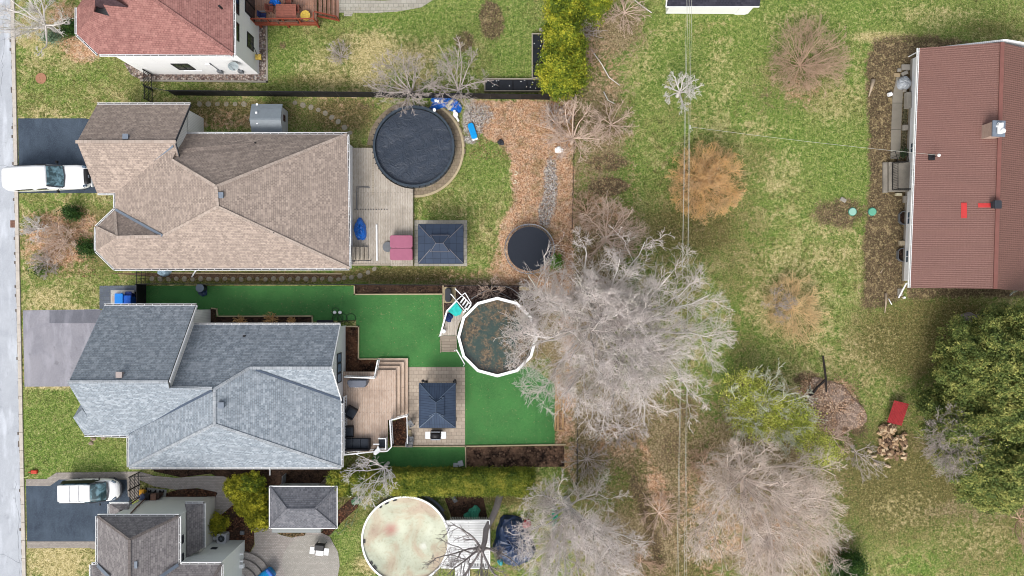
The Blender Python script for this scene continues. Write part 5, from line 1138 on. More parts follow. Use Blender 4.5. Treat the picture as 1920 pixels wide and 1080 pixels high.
def spline(pts, n=10):
    o = []; p = [pts[0]] + list(pts) + [pts[-1]]
    for i in range(1, len(p) - 2):
        for k in range(n):
            t_ = k / n; o.append(tuple(.5 * ((2 * p[i][j]) + (-p[i - 1][j] + p[i + 1][j]) * t_ + (2 * p[i - 1][j] - 5 * p[i][j] + 4 * p[i + 1][j] - p[i + 2][j]) * t_ ** 2 + (-p[i - 1][j] + 3 * p[i][j] - 3 * p[i + 1][j] + p[i + 2][j]) * t_ ** 3) for j in (0, 1)))
    return o + [tuple(pts[-1])]
grh = plain('grey_hose', C(186, 188, 192), .5)
hose('pool_hose', 'outer pale hose curving round the north side of the white rimmed pool', spline([(884, 560), (905, 548), (925, 538), (950, 538), (968, 548), (980, 565), (990, 580)]), .03, grh)
hose('pool_hose', 'inner pale hose curving close to the north rim of the white rimmed pool', spline([(884, 561), (900, 550), (918, 545), (938, 549), (958, 560)]), .028, grh, .1)
p = P(985, 540); mb = MB(); mb.bbox(-.5, -.2, 0, .5, .2, .08); mono('spare_board', mb, M['edging'], 'pale board lying north of the white rimmed pool', 'board', loc=(p.x, p.y, 0))

# ---------------- deck and furniture of the grey house ----------------
DC = .9
d2 = thing('deck', 'pinkish brown wooden deck with wrap-around steps behind the grey roofed house', 'deck', P(700, 770))
pink = planks('worn_pink_boards', C(212, 184, 164), C(196, 168, 148), C(226, 214, 202), .14, 4.5, 'y', .012, .85, .6)
X0 = XC + .02; X1 = P(742, 0, DC).x; Yt = P(0, 705, DC).y; Yb_ = P(0, 848, DC).y
mb = MB(); mb.prism([(X0, Yb_), (P(722, 0, DC).x, Yb_), (P(727, 0, DC).x, P(0, 842, DC).y), (P(727, 0, DC).x, P(0, 788, DC).y), (X1, P(0, 784, DC).y), (X1, P(0, 694, DC).y), (P(708, 0, DC).x, P(0, 694, DC).y), (P(703, 0, DC).x, Yt + .35), (X0, Yt + .35)], DC - .12, DC); mb.build('deck_boards', pink, d2)
tread = planks('tread_boards', C(220, 192, 170), C(204, 176, 154), C(230, 216, 202), .3, 5, 'y'); treadx = planks('tread_boards_across', C(220, 192, 170), C(204, 176, 154), C(230, 216, 202), .3, 5, 'x')
for i in range(3):
    z1 = DC - .22 * (i + 1); xa_ = P(742 + 7.6 * i, 0, z1).x; xb_ = P(742 + 7.6 * (i + 1), 0, z1).x; ya = P(0, 694 - 7.4 * i, z1).y; yb = P(0, 694 - 7.4 * (i + 1), z1).y; yend = P(0, 783, z1).y; xl = P(708, 0, z1).x
    mb = MB(); mb.bbox(xa_, yend, z1 - .2, xb_, yb, z1); mb.build('step', tread, d2); mb = MB(); mb.bbox(xl, ya, z1 - .2, xa_ - .002, yb, z1); mb.build('step', treadx, d2)
mb = MB()
def railrun(mb, pts, z, h=.95, sp=.12, cap=.09):
    for a_, b_ in zip(pts, pts[1:]):
        A_, B_ = P(*a_, z + h), P(*b_, z + h); A_.z = B_.z = z; U = Vector((0, 0, h)); mb.bar(A_ + U, B_ + U, cap, .05); mb.bar(A_ + Vector((0, 0, .1)), B_ + Vector((0, 0, .1)), .05)
        n_ = int((B_ - A_).length / sp)
        for i in range(n_ + 1): q_ = A_.lerp(B_, i / max(1, n_)); mb.bar(q_ + Vector((0, 0, .1)), q_ + U, .03 if 0 < i < n_ else .1)
for run_, z_ in (([(646, 707), (701, 709)], DC), ([(702, 707), (708, 676)], DC - .3), ([(732, 788), (763, 780)], DC - .2), ([(731, 789), (734, 838), (726, 846), (700, 847), (645, 853)], DC - .05), ([(645.5, 852), (646, 820), (645, 745)], DC - .05)):
    mb = MB(); railrun(mb, run_, z_); mb.build('railing', M['white'], d2)

mb = MB(); mb.bar(P(675, 843, 1.2), P(669, 853, 1.2), .12, .05); mb.build('brace', M['white'], d2)
mb = MB(); mb.tube([P(763, 780, .9), P(764, 832, .9)], .04); mono('white_post_rail', mb, M['white'], 'white rail along the small leafy bed', 'handrail')
# broken white arm thing
mb = MB(); q_ = [P(x, y, 1.9)[:2] for x, y in [(708, 836), (713, 845), (712, 848), (704, 854), (700, 852), (700, 848), (706, 841)]]; mb.prism(q_, 1.75, 1.85); mb.bar(P(700, 833, 1.8), P(711, 833, 1.8), .1, .06)
mono('folded_parasol', mb, M['white'], 'folded white parasol at the corner of the pinkish deck rail', 'parasol')
def loc(px, py, z): p = P(px, py, z); return (p.x, p.y, z)
bbq = lthing('gas_grill', 'covered grey barbecue under the white railing of the pinkish deck', 'grill', loc(674, 717, DC), 0)
mb = MB(); mb.prism([(-.75, .3), (-.78, .05), (-.62, -.28), (.62, -.28), (.78, .05), (.75, .3)], .02, .98); mb.build('cover', plain('grey_vinyl_cover', C(112, 118, 132), .6, .08, 3), bbq, bevel=.05)
mb = MB(); mb.cyl((-.3, -.36, 0), .07, .1, 10); mb.cyl((-.17, -.36, 0), .06, .08, 10); mb.build('wheels', M['white'], bbq)
a = lthing('armchair', 'single turned charcoal wicker armchair on the pinkish deck', 'armchair', loc(659, 772, DC), R(60))
wick = plain('dark_wicker', C(40, 40, 46), .8, .25, 8)
def wicker(a, w_, d_, n, back=True):
    mb = MB(); mb.bbox(-w_ / 2 + .1, -d_ / 2, .1, w_ / 2 - .1, d_ / 2 - .12, .3); mb.build('base', wick, a)
    if back: mb = MB(); mb.bbox(-w_ / 2, d_ / 2 - .12, .1, w_ / 2, d_ / 2, .75); mb.build('backrest', wick, a, bevel=.02)
    for s in (-1, 1): mb = MB(); mb.bbox(s * w_ / 2 - (s > 0) * .1, -d_ / 2, .1, s * w_ / 2 + (s < 0) * .1, d_ / 2 - .121, .6); mb.build('armrest', wick, a, bevel=.02)
    cw = (w_ - .24) / n
    for i in range(n): mb = MB(); x_ = -w_ / 2 + .12 + i * cw; mb.bbox(x_ + .01, -d_ / 2, .301, x_ + cw - .01, d_ / 2 - .13, .44); mb.build('cushion', M['cushion'], a, bevel=.03)
    mb = MB()
    for sx in (-1, 1):
        for sy in (-1, 1): mb.box((sx * (w_ / 2 - .08), sy * (d_ / 2 - .08), .05), (.06, .06, .1))
    mb.build('feet', M['black'], a)
wicker(a, .95, .85, 1)
a = lthing('outdoor_sofa', 'long charcoal outdoor sofa at the south end of the pinkish deck', 'sofa', loc(671, 831, DC), R(180)); wicker(a, 2.15, .92, 3)
a = lthing('side_sofa', 'charcoal corner seat between sofa and house wall', 'sofa', loc(655, 808, DC), R(90)); wicker(a, .95, .78, 1)
a = lthing('cushioned_chair', 'small charcoal chair with white arms on the pinkish deck', 'armchair', loc(719, 829, DC), R(-90)); armx = a
mb = MB(); mb.bbox(-.36, -.3, .34, .36, .3, .46); mb.build('cushion', M['cushion'], a, bevel=.03)
for s in (-1, 1): mb = MB(); mb.bbox(s * .42 - .05, -.34, .55, s * .42 + .05, .34, .6); mb.build('armrest', M['white'], a)
mb = MB(); mb.bbox(-.42, .3, .3, .42, .38, .85)
for sx in (-.4, .4):
    for sy in (-.3, .3): mb.bar((sx, sy, 0), (sx, sy, .55), .05)
mb.build('frame', M['white'], a)
# second gazebo and grill
g2, ga, gb = hipgazebo('gazebo', 'slate blue ribbed metal gazebo beside the pinkish deck', 786, 854, 718.5, 802, 2.35, 3.15, (0, .45), metalroof('ribbed_blue_metal', C(66, 80, 102), C(60, 73, 94), .2), True, plain('blue_trim', C(92, 108, 128), .45))
def lantern(px, py, lb):
    t_ = lthing('lantern', lb, 'lamp', loc(px, py, 2.1)); mb = MB(); mb.bbox(-.08, -.08, .04, .08, .08, .26); mb.build('glass', plain('lamp_brown', C(80, 56, 50), .4), t_); mb = MB(); mb.cyl((0, 0, .26), .12, .08, 8, .03); mb.cyl((0, 0, 0), .1, .04, 8); mb.tube([(0, 0, .3), (0, -.2, .3)], .02); mb.build('cap', M['black'], t_)
lantern(793.5, 713.5, 'small dark lantern at the left corner of the ribbed gazebo'); lantern(853.5, 713, 'small dark lantern at the right corner of the ribbed gazebo')
gr = lthing('gas_grill', 'stainless and black grill with two white side shelves on the beige patio', 'grill', loc(819, 812, 0), 0)
mb = MB(); mb.bbox(-.42, -.32, .1, .42, .3, .8); mb.build('cabinet', M['black'], gr); mb = MB(); mb.loft([(-.42, .2, .8, 1.1, 3), (.42, .2, .8, 1.1, 3)]); mb.build('lid', M['black'], gr, True)
for s in (-1, 1): mb = MB(); mb.bbox(s * .44 - (s < 0) * .4, -.27, .86, s * .44 + (s > 0) * .4, .3, .9); mb.build('side_shelf', M['white'], gr)
mb = MB(); mb.bar((-.4, -.34, .88), (.4, -.34, .88), .1, .14); mb.bar((-.36, .3, 1.0), (.36, .3, 1.0), .06); mb.bar((-.86, -.2, .9), (-.86, .24, .9), .03); mb.bar((.86, -.2, .9), (.86, .24, .9), .03); mb.build('panel', M['steel'], gr)
for i, (px, py, lb) in enumerate([(771, 792, 'grey folding chair at the north end of the leafy bed'), (771, 822, 'grey folded chair stacked against the leafy bed'), (770, 829, 'southernmost pale grey chair beside the leafy bed')]):
    p = P(px, py, 0); armchair('patio_chair', lb, (p.x, p.y, 0), R(90 if i else -60), plain('chair_grey', C(150, 152, 156), .6), M['grey'], .5, .5)
for i, (px, py, lb) in enumerate([(767.5, 809, 'upper small paving slab leaning beside the leafy bed'), (769, 815.5, 'lower small paving slab beside the leafy bed')]):
    mb = MB(); mb.box((0, 0, .05), (.34, .3, .1)); mono('loose_paver', mb, M['edging'], lb, 'paver', loc=loc(px, py, .03), bevel=.01)
for i, (px, py, a_, lb) in enumerate([(855, 871, 0, 'flat grey box on the turf strip left of its taller neighbour'), (864, 868, .3, 'tilted pale grey box at the corner of the turf strip')]):
    mb = MB(); mb.box((0, 0, .12), (.38, .3 + .12 * i, .24), a_); mb.box((0, 0, .25), (.4, .32 + .12 * i, .02), a_); mono('utility_box', mb, plain('pale_grey_box', C(186, 190, 196), .5), lb, 'box', loc=loc(px, py, .02), bevel=.02)
# lamps and coiled hose at the turf corner
for px, lb in ((629, 'left of two white globe lamps on the turf'), (639, 'right of two white globe lamps on the turf')):
    mb = MB(); mb.cyl((0, 0, 0), .05, .2, 8); mb.loft([(-.15, .02, .24, .28, 2), (-.1, .11, .15, .37, 2), (0, .15, .11, .41, 2), (.1, .11, .15, .37, 2), (.15, .02, .24, .28, 2)], 14); mono('globe_lamp', mb, M['white'], lb, 'lamp', loc=loc(px, 585.5, 0), smooth=True)
hp = []
for cx, cy, r_c in ((629, 584, 7), (633, 597, 10), (642, 597, 9), (658, 597, 9), (630, 600, 6)):
    for i in range(25): a = 2 * math.pi * i / 24 + .5; hp.append((cx + r_c * math.cos(a), cy + r_c * math.sin(a)))
hose('garden_hose', 'black garden hose in loose coils on the turf by the white lamps', hp, .018, M['black'])
mb = MB(); mb.bbox(P(595, 0).x, P(0, 610).y, 0, P(625, 0).x, P(0, 600).y, .18); mono('dark_mat', mb, plain('dark_plastic', C(46, 46, 56), .8, .4, 8), 'dark crate along the grey roof eave near the hose', 'crate')
p = P(1045.5, 741)
mb = MB()
for i, (a_, b_) in enumerate([((1044, 682), (1041, 806)), ((1048, 682), (1046, 806)), ((1052, 686), (1050, 770)), ((1057, 740), (1055, 804)), ((1040, 806), (1058, 808))]): mb.bar(P(*a_, .2 + .1 * (i % 2)), P(*b_, .2 + .1 * (i % 2)), .14, .09)
mono('lumber_stack', mb, plain('golden_lumber', C(186, 150, 108), .8, .2, 3), 'stack of long golden boards lying under the big bare tree', 'lumber')
p = P(374, 540, .9); wb = lthing('rain_barrel', 'dark grey barrel with a round lid against the black fence', 'barrel', (p.x, p.y, 0)); mb = MB(); mb.cyl((0, 0, 0), .26, .8, 20, .3); mb.build('body', M['darkgrey'], wb); mb = MB(); mb.cyl((0, 0, .8), .34, .06, 20); mb.build('lid', plain('slate_lid', C(98, 112, 128), .5), wb)
mb = MB(); mb.lump((0, 0, 0), .35, .5, .35, 21); mono('black_bag', mb, M['navytarp'], 'small dark tarp heap right of the rain barrel', 'bag', loc=loc(381, 546, 0))
p = P(310, 510); mb = MB(); mb.lump((0, 0, 0), .55, .38, .7, 31, 18, 6, .08); mono('covered_unit', mb, plain('pale_blue_cover', C(160, 186, 204), .6, .15, 3), 'pale blue covered unit under the taupe roof south eave', 'air conditioner', loc=(p.x, p.y, 0))

# ---------------- bins ----------------
def bin_(px, py, rz, c, label, h=1.0, w_=.56, d_=.66, lid=None):
    b = lthing('wheeled_bin', label, 'bin', loc(px, py, .03), rz)
    mb = MB(); v_ = [(-w_ / 2 + .05, -d_ / 2 + .08, 0), (w_ / 2 - .05, -d_ / 2 + .08, 0), (w_ / 2 - .05, d_ / 2 - .1, 0), (-w_ / 2 + .05, d_ / 2 - .1, 0), (-w_ / 2, -d_ / 2, h), (w_ / 2, -d_ / 2, h), (w_ / 2, d_ / 2, h), (-w_ / 2, d_ / 2, h)]
    mb.add(v_, [(3, 2, 1, 0), (4, 5, 6, 7), (0, 1, 5, 4), (1, 2, 6, 5), (2, 3, 7, 6), (3, 0, 4, 7)]); mb.build('body', c, b, bevel=.03)
    mb = MB(); mb.box((0, 0, h + .03), (w_ + .05, d_ + .06, .06)); mb.bar((-w_ / 2, d_ / 2 + .07, h), (w_ / 2, d_ / 2 + .07, h), .04); mb.build('lid', lid or c, b, bevel=.02)
    for s in (-1, 1): mb = MB(); mb.cylx((s * (w_ / 2 - .02), d_ / 2 - .02, .1), .1, .05, (1, 0, 0)); mb.build('wheel', M['rubber'], b)
    return b
blu = plain('blue_bin_plastic', C(24, 104, 220), .45, .1); blu2 = plain('light_blue_bin_plastic', C(34, 140, 238), .45, .08)
bin_(236, 560, 0, blu2, 'light blue wheeled bin on the white slabs', 1.0, .62, .8); bin_(249.5, 563, 0, blu, 'darker blue wheeled bin between its lighter neighbour and the black gate', .9, .62, .7)
bin_(250, 553, 0, plain('navy_bin', C(20, 50, 130), .5), 'dark navy bin behind the two blue bins', .7, .5, .4)
ch = lthing('small_cart', 'small beige and grey hand cart left of the blue bins', 'cart', loc(222, 563, .03)); mb = MB(); mb.bbox(-.2, -.1, .3, .2, .35, .6); mb.build('tray', plain('beige_tray', C(190, 172, 160), .6), ch); mb = MB(); mb.cylx((0, -.25, .2), .2, .06, (1, 0, 0)); mb.bar((-.15, -.25, .2), (-.15, .2, .35), .03); mb.build('wheel', M['grey'], ch)
bin_(272, 921, 0, plain('yellow_crate', C(236, 172, 40), .5), 'yellow box bin by the black gate behind the minivan', .5, .36, .5)
bin_(278, 928, R(30), plain('slate_blue_bin', C(66, 82, 116), .5, .1), 'slate blue bin against the pale house wall', .9, .5, .55); bin_(288, 925, 0, M['black'], 'black bin between the slate blue and brown bins', .9, .45, .5)
bin_(297, 927, 0, plain('brown_bin', C(140, 106, 90), .5, .1), 'brown compost bin against the pale house wall', .9, .52, .5); bin_(304, 925, 0, plain('dark_brown_bin', C(74, 56, 50), .5, .1), 'dark brown bin right of the compost bin', .8, .34, .42)

# ---------------- vehicles ----------------
carw = NT('white_car_paint', .25, .5); carw.b.inputs['Coat Weight'].default_value = .5; n = carw.noise(carw.coord(), 1.5, 3); carw = carw.out(carw.mix(carw.mapr(n, .4, .7), (.80, .81, .82, 1), (.74, .75, .77, 1)))
carg = NT('car_glass', .05, .8); n = carg.noise(carg.coord(), 2.2, 3, .5, .6); carg = carg.out(carg.mix(carg.mapr(n, .42, .6), C(52, 78, 84), C(120, 158, 172)))
trimm = plain('black_plastic_trim', (.015, .015, .017, 1), .5)
def wheels(car, xs, w_, r):
    for x in xs:
        for s in (-1, 1):
            mb = MB(); mb.cylx((x, s * (w_ - .1), r), r, .22, (0, 1, 0), 24); wh = mb.build('wheel', M['rubber'], car, bevel=.02)
            m2 = MB(); m2.cylx((x, s * (w_ + .0), r), r * .62, .04, (0, 1, 0), 14); m2.build('rim', M['steel'], wh)
# full-size white van: nose towards the garage
a_, b_ = P(5, 336, 1.7), P(168, 332, .7); L = (b_ - a_).length; mid = (a_ + b_) / 2
van = lthing('parked_van', 'long white van with a short hood parked on the dark driveway over the kerb', 'van', (mid.x, mid.y + .05, 0), math.atan2(b_.y - a_.y, b_.x - a_.x) + R(-.3))
h_ = L / 2; mb = MB()
mb.loft([(-h_, .55, .6, 1.5, 3), (-h_ + .04, .86, .5, 1.8, 4), (-h_ + .3, .98, .4, 1.85, 5), (-h_ + 1.2, 1.01, .35, 1.85, 6), (.2, 1.01, .35, 1.75, 6), (.9, 1.01, .35, 1.35, 6), (1.25, 1.0, .35, 1.24, 5), (h_ - .9, .98, .35, 1.14, 4.5), (h_ - .45, .93, .36, 1.02, 4), (h_ - .2, .84, .38, .92, 3.5), (h_ - .05, .66, .42, .8, 3)], 28); mb.build('body', carw, van, True)
mb = MB(); mb.loft([(-h_ + .08, .78, 1.2, 1.9, 4), (-h_ + .3, .84, 1.2, 2.04, 5), (-h_ + 1.5, .88, 1.2, 2.1, 5), (-.2, .88, 1.2, 2.1, 5), (.35, .87, 1.2, 2.05, 4.5), (.5, .86, 1.2, 2.0, 4.5)], 28); mb.build('roof', carw, van, True)
mb = MB(); zf = 1.28
mb.add([(.50, -.80, 1.99), (.50, .80, 1.99), (1.38, .88, zf), (1.38, -.88, zf), (.56, 0, 2.03), (1.5, 0, zf + .01)], [(0, 3, 5, 4), (4, 5, 2, 1)]); mb.add([(.48, -.8, 1.95), (1.36, -.9, 1.24), (.4, -.9, 1.24)], [(0, 2, 1)]); mb.add([(.48, .8, 1.95), (1.36, .9, 1.24), (.4, .9, 1.24)], [(0, 1, 2)]); mb.build('windshield', carg, van)
mb = MB()
for s in (-1, 1): mb.bar((.48, s * .81, 2.0), (1.4, s * .89, 1.27), .07)
mb.bar((1.42, -.86, 1.27), (1.53, 0, 1.29), .07, .03); mb.bar((1.53, 0, 1.29), (1.42, .86, 1.27), .07, .03); mb.bar((1.36, -.5, 1.32), (1.05, .25, 1.52), .025); mb.bar((1.4, .2, 1.31), (1.12, .75, 1.46), .025)
mb.build('wipers_and_trim', M['darkgrey'], van)
for s in (-1, 1): mb = MB(); mb.bar((.95, s * .98, 1.25), (.98, s * 1.14, 1.3), .05); mb.box((.98, s * 1.2, 1.32), (.12, .2, .26)); mb.build('mirror', M['black'], van, bevel=.02)
mb = MB(); mb.loft([(h_ - .34, .66, .62, 1.02, 4), (h_ - .12, .62, .58, .95, 4), (h_ - .02, .55, .58, .82, 4)], 16); mb.build('grille', trimm, van, True)
mb = MB(); mb.box((h_ - .03, 0, .85), (.06, .22, .1)); mb.build('badge', M['steel'], van)
for s in (-1, 1): mb = MB(); mb.box((h_ - .3, s * .78, .93), (.3, .2, .16), s * -.3); mb.build('headlight', M['glass'], van, bevel=.03)
mb = MB(); mb.bar((h_ + .0, -.82, .45), (h_ + .0, .82, .45), .14, .22); mb.bar((-h_ - .03, -.9, .45), (-h_ - .03, .9, .45), .12, .2); mb.build('bumper', M['fascia'], van, bevel=.04)
mb = MB(); 
for s in (-1, 1): mb.box((-.15, s * 1.0, 1.5), (.8, .02, .4)); mb.box((-1.6, s * 1.0, 1.5), (1.4, .02, .4))
mb.build('side_window', M['glassdark'], van); wheels(van, (-h_ + 1.2, h_ - 1.0), .93, .36)
# silver minivan
a_, b_ = P(110, 926, 1.2), P(224, 920, .7); L = (b_ - a_).length; mid = (a_ + b_) / 2
mv = lthing('parked_minivan', 'silver white minivan with black side windows on the dark driveway', 'minivan', (mid.x, P(0, 920.5, .9).y, 0), R(1.0))
h_ = L / 2; mb = MB()
mb.loft([(-h_, .5, .45, 1.0, 3), (-h_ + .08, .8, .35, 1.1, 3.5), (-h_ + .5, .9, .28, 1.12, 4), (-.6, .93, .26, 1.1, 4.5), (.6, .93, .26, 1.05, 4.5), (h_ - 1.1, .91, .28, 1.0, 4), (h_ - .55, .84, .3, .92, 3.4), (h_ - .2, .68, .33, .8, 2.8), (h_ - .02, .42, .4, .66, 2.4)], 28); mb.build('body', carw, mv, True)
mb = MB(); mb.loft([(-h_ + .12, .66, .9, 1.3, 4), (-h_ + .3, .76, .9, 1.6, 4), (-h_ + .8, .8, .9, 1.66, 4), (0, .8, .9, 1.68, 4), (.45, .77, .9, 1.62, 4), (1.0, .78, .9, 1.3, 4), (1.45, .76, .9, 1.06, 4)], 28); mb.build('windows', carg, mv, True)
mb = MB(); mb.loft([(-h_ + .16, .66, 1.45, 1.6, 4), (-h_ + .4, .7, 1.4, 1.69, 4), (-.2, .72, 1.4, 1.72, 4), (.35, .69, 1.4, 1.68, 4), (.47, .66, 1.5, 1.645, 4)], 24); mb.build('roof', carw, mv, True)
mb = MB()
for x_ in (-h_ + 1.2, -h_ + 1.95): mb.bar((x_, -.7, 1.75), (x_, .7, 1.75), .05, .04)
for s in (-1, 1): mb.bar((-h_ + .4, s * .68, 1.74), (.1, s * .68, 1.74), .04, .04)
mb.build('roof_rack', M['fascia'], mv)
mb = MB()
for s in (-1, 1):
    mb.add([(-h_ + .3, s * .94, 1.09), (1.1, s * .94, 1.06), (.5, s * .825, 1.56), (-h_ + .4, s * .82, 1.58)], [(0, 1, 2, 3) if s < 0 else (3, 2, 1, 0)])
mb.build('side_window', M['black'], mv)
mb = MB(); 
for s in (-1, 1): mb.bar((.45, s * .76, 1.64), (1.45, s * .78, 1.06), .06)
mb.bar((1.5, -.72, 1.04), (1.6, 0, 1.05), .1, .03); mb.bar((1.6, 0, 1.05), (1.5, .72, 1.04), .1, .03); mb.build('pillar', M['darkgrey'], mv)
for s in (-1, 1): mb = MB(); mb.bar((.95, s * .9, 1.1), (.97, s * 1.0, 1.12), .04); mb.box((.97, s * 1.06, 1.13), (.1, .16, .14)); mb.build('mirror', M['black'] if s > 0 else M['darkgrey'], mv, bevel=.02); mb = MB(); mb.box((h_ - .42, s * .7, .8), (.36, .16, .12), s * -.45); mb.build('headlight', M['glass'], mv, bevel=.03); mb = MB(); mb.box((-.5, s * .93, .9), (.2, .03, .04)); mb.box((.35, s * .93, .9), (.2, .03, .04)); mb.build('door_handle', M['steel'], mv)
mb = MB(); mb.tube([(h_ - .45, .86, .5), (h_ - .1, .62, .52), (h_ + .05, .3, .52), (h_ + .05, -.3, .52), (h_ - .1, -.62, .52), (h_ - .45, -.86, .5)], .08, 8); mb.build('bumper', M['darkgrey'], mv); wheels(mv, (-h_ + .85, h_ - .9), .84, .33)

# ---------------- small things ----------------
mb = MB(); mb.cyl((0, 0, 0), .45, .03, 24); mono('round_stone_cover', mb, plain('terracotta_disc', C(176, 128, 102), .9, .1), 'round terracotta disc in the front lawn of the white house', 'cover', loc=loc(77, 147, .01))
mb = MB(); mb.box((0, 0, .02), (.55, .6, .04)); 
for i in range(5): mb.box((-.2 + i * .1, 0, .045), (.03, .5, .02))
mono('storm_drain', mb, plain('rusty_iron', C(140, 106, 92), .9, .3, 8), 'rusty storm drain grate in the kerb', 'drain', loc=loc(26, 420, .01))
mb = MB(); mb.lump((0, 0, 0), .18, .18, .12, 5); mono('white_stone', mb, M['white'], 'white boulder in the shrubby front garden', 'stone', loc=loc(90, 486, 0))
for px, py, lb in [(175, 823, 'round boulder left of its twin below the grey roof corner'), (171, 831, 'largest pale boulder under the grey roof corner'), (194, 820, 'boulder closest to the grey wall corner')]:
    mb = MB(); mb.lump((0, 0, 0), .22, .16, .16, int(px)); mono('boulder', mb, plain('tan_stone', C(176, 160, 140), .9, .15), lb, 'boulder', loc=loc(px, py, 0))
mb = MB(); mb.bbox(-.25, -.15, 0, .25, .15, .2); mb.bar((-.3, 0, .1), (-.5, -.05, .1), .08); mono('red_toy', mb, plain('red_plastic', C(206, 66, 40), .4), 'orange red plastic toy on the lawn by the paved drive border', 'toy', loc=loc(66, 884, 0), bevel=.04)
mb = MB(); mb.tube([(0, 0, .05), (-.1, -.2, .3), (-.6, -.35, .1)], .025); mono('marker_stake', mb, plain('pale_yellow', C(210, 216, 150), .5), 'pale yellow stake lying next to the orange toy', 'stake', loc=loc(60, 887, 0))
# blue tarps and clutter near the black pool
mb = MB(); mb.lump((0, 0, 0), .75, .5, .35, 41, 24, 7, .25); mb.lump((.85, -.05, 0), .7, .5, .3, 42, 22, 6, .25); mb.lump((-.45, -.35, 0), .5, .3, .2, 46, 18, 5, .2); mono('blue_tarp', mb, M['tarp'], 'large rumpled blue tarp north-east of the black pool', 'tarp', loc=loc(826, 193, 0))
mb = MB(); mb.lump((0, 0, 0), .38, .42, .35, 43, 18, 6, .2); mono('blue_tarp', mb, M['tarp'], 'small round blue tarp beside the white pipes', 'tarp', loc=loc(858, 203, 0))
for k, (px, py) in enumerate([(817, 189), (821, 190), (829, 191)]): mb = MB(); mb.box((0, 0, 0), (.2, .22, .06), .2); mono('white_brick', mb, M['white'], ['leftmost', 'middle', 'rightmost'][k] + ' of three white bricks weighing down the blue tarp', 'brick', loc=loc(px, py, .42))
mb = MB(); mb.tube([(-.3, -.25, .35), (.25, .3, .35)], .12, 10); mb.cylx((0, -.3, .3), .1, .4, (.7, .7, 0)); mono('pool_pump_pipe', mb, plain('off_white_plastic', C(206, 202, 186), .5), 'off-white pool pump pipe on the blue tarp', 'pipe', loc=loc(844, 197, .05))
mb = MB(); mb.ring((0, 0, .2), .06, .17, .1, 18); mono('coiled_ring', mb, _c['off_white_plastic'], 'off-white ring south of the pump pipe', 'ring', loc=loc(843, 204, .05))
mb = MB(); mb.cyl((0, 0, 0), .13, .2, 14); mono('ball', mb, M['white'], 'white round float on the rim of the black pool', 'ball', loc=loc(815, 207, .8))
pf = lthing('pool_filter', 'white pool filter among pebbles east of the black pool', 'filter', loc(855, 217, 0)); mb = MB(); mb.cyl((0, 0, 0), .2, .5, 16); mb.build('tank', M['white'], pf); mb = MB(); mb.tube([(0, -.1, .3), (.25, -.5, .15)], .09, 8); mb.cyl((-.1, .3, 0), .12, .3, 12); mb.build('pump', M['white'], pf)
t_ = lthing('plastic_sled', 'bright blue plastic sled lying on the pebbles', 'sled', loc(886, 246, 0), R(-72)); mb = MB(); mb.prism(rrect(-.68, -.26, .68, .26, .2), .02, .2); mb.build('shell', M['tarpbright'], t_, bevel=.05); mb = MB(); mb.box((.72, 0, .06), (.14, .45, .05)); mb.build('board', M['white'], t_)
mb = MB(); 
for i in range(26):
    a = R(-5 + 70 * i / 25); 
    if i % 3 != 2: mb.box((cg.x + 4.15 * math.cos(a), cg.y + 4.15 * math.sin(a), .1), (.1, .22, .08), a)
mono('loose_pavers', mb, pm_, 'loose row of pavers on the north-east curve of the black pool', 'pavers')
mb = MB(); mb.lump((0, 0, 0), .26, .26, .3, 44); mono('dark_bucket', mb, M['darkgrey'], 'dark rounded pot at the edge of leaf mulch and lawn', 'pot', loc=loc(939, 267, 0))
mb = MB(); mb.lump((0, 0, 0), .34, .3, .25, 45); mono('white_rock', mb, M['white'], 'white rock in the leaf mulch beside the wire fence', 'rock', loc=loc(1048, 281, 0))
for px, py, lb in ((967, 325, 'upper small white ring at the lawn edge'), (965, 341, 'lower small white ring at the lawn edge')):
    mb = MB(); mb.ring((0, 0, 0), .09, .16, .06, 16, R(-150), R(110)); mono('white_ring', mb, plain('cream_plastic', C(226, 218, 190), .5), lb, 'ring', loc=loc(px, py, .01))
# raised beds with black fabric
def rbed(x0, y0, x1, y1, label, lids, z=.35):
    a_, b_ = P(x0, y1, z), P(x1, y0, z); t_ = thing('raised_bed', label, 'raised bed', (a_.x, a_.y, 0)); mb = MB(); w_ = .09
    mb.bbox(a_.x, a_.y, 0, b_.x, a_.y + w_, z); mb.bbox(a_.x, b_.y - w_, 0, b_.x, b_.y, z); mb.bbox(a_.x, a_.y + w_, 0, a_.x + w_, b_.y - w_, z - .002); mb.bbox(b_.x - w_, a_.y + w_, 0, b_.x, b_.y - w_, z - .002); mb.build('frame', plain('silvered_frame', C(170, 162, 148), .8, .15, 5), t_)
    mb = MB(); mb.bbox(a_.x + w_, a_.y + w_, .02, b_.x - w_, b_.y - w_, z - .12); mb.build('soil_cover', plain('black_fabric', C(30, 32, 38), .7, .3, 5, bump=.4), t_)
    mb = MB(); n_, vert = lids
    for i in range(n_):
        k0, k1 = i / n_ + .03 / n_, (i + 1) / n_ - .03 / n_
        if vert: mb.bbox(a_.x + w_ + .04, a_.y + (b_.y - a_.y) * k0 + .05, z - .13, b_.x - w_ - .04, a_.y + (b_.y - a_.y) * k1 - .05, z - .05)
        else: mb.bbox(a_.x + (b_.x - a_.x) * k0 + .05, a_.y + w_ + .04, z - .13, a_.x + (b_.x - a_.x) * k1 - .05, b_.y - w_ - .04, z - .05)
    mb.build('black_lid', plain('black_lid', C(34, 38, 46), .5, .3, 3, bump=.3), t_)
    mb = MB(); rr = random.Random(x0)
    for i in range(n_ * 3): mb.box((rr.uniform(a_.x + .15, b_.x - .15), rr.uniform(a_.y + .15, b_.y - .15), z - .03), (.07, .06, .04), rr.random() * 3)
    mb.build('pebbles', M['white'], t_)
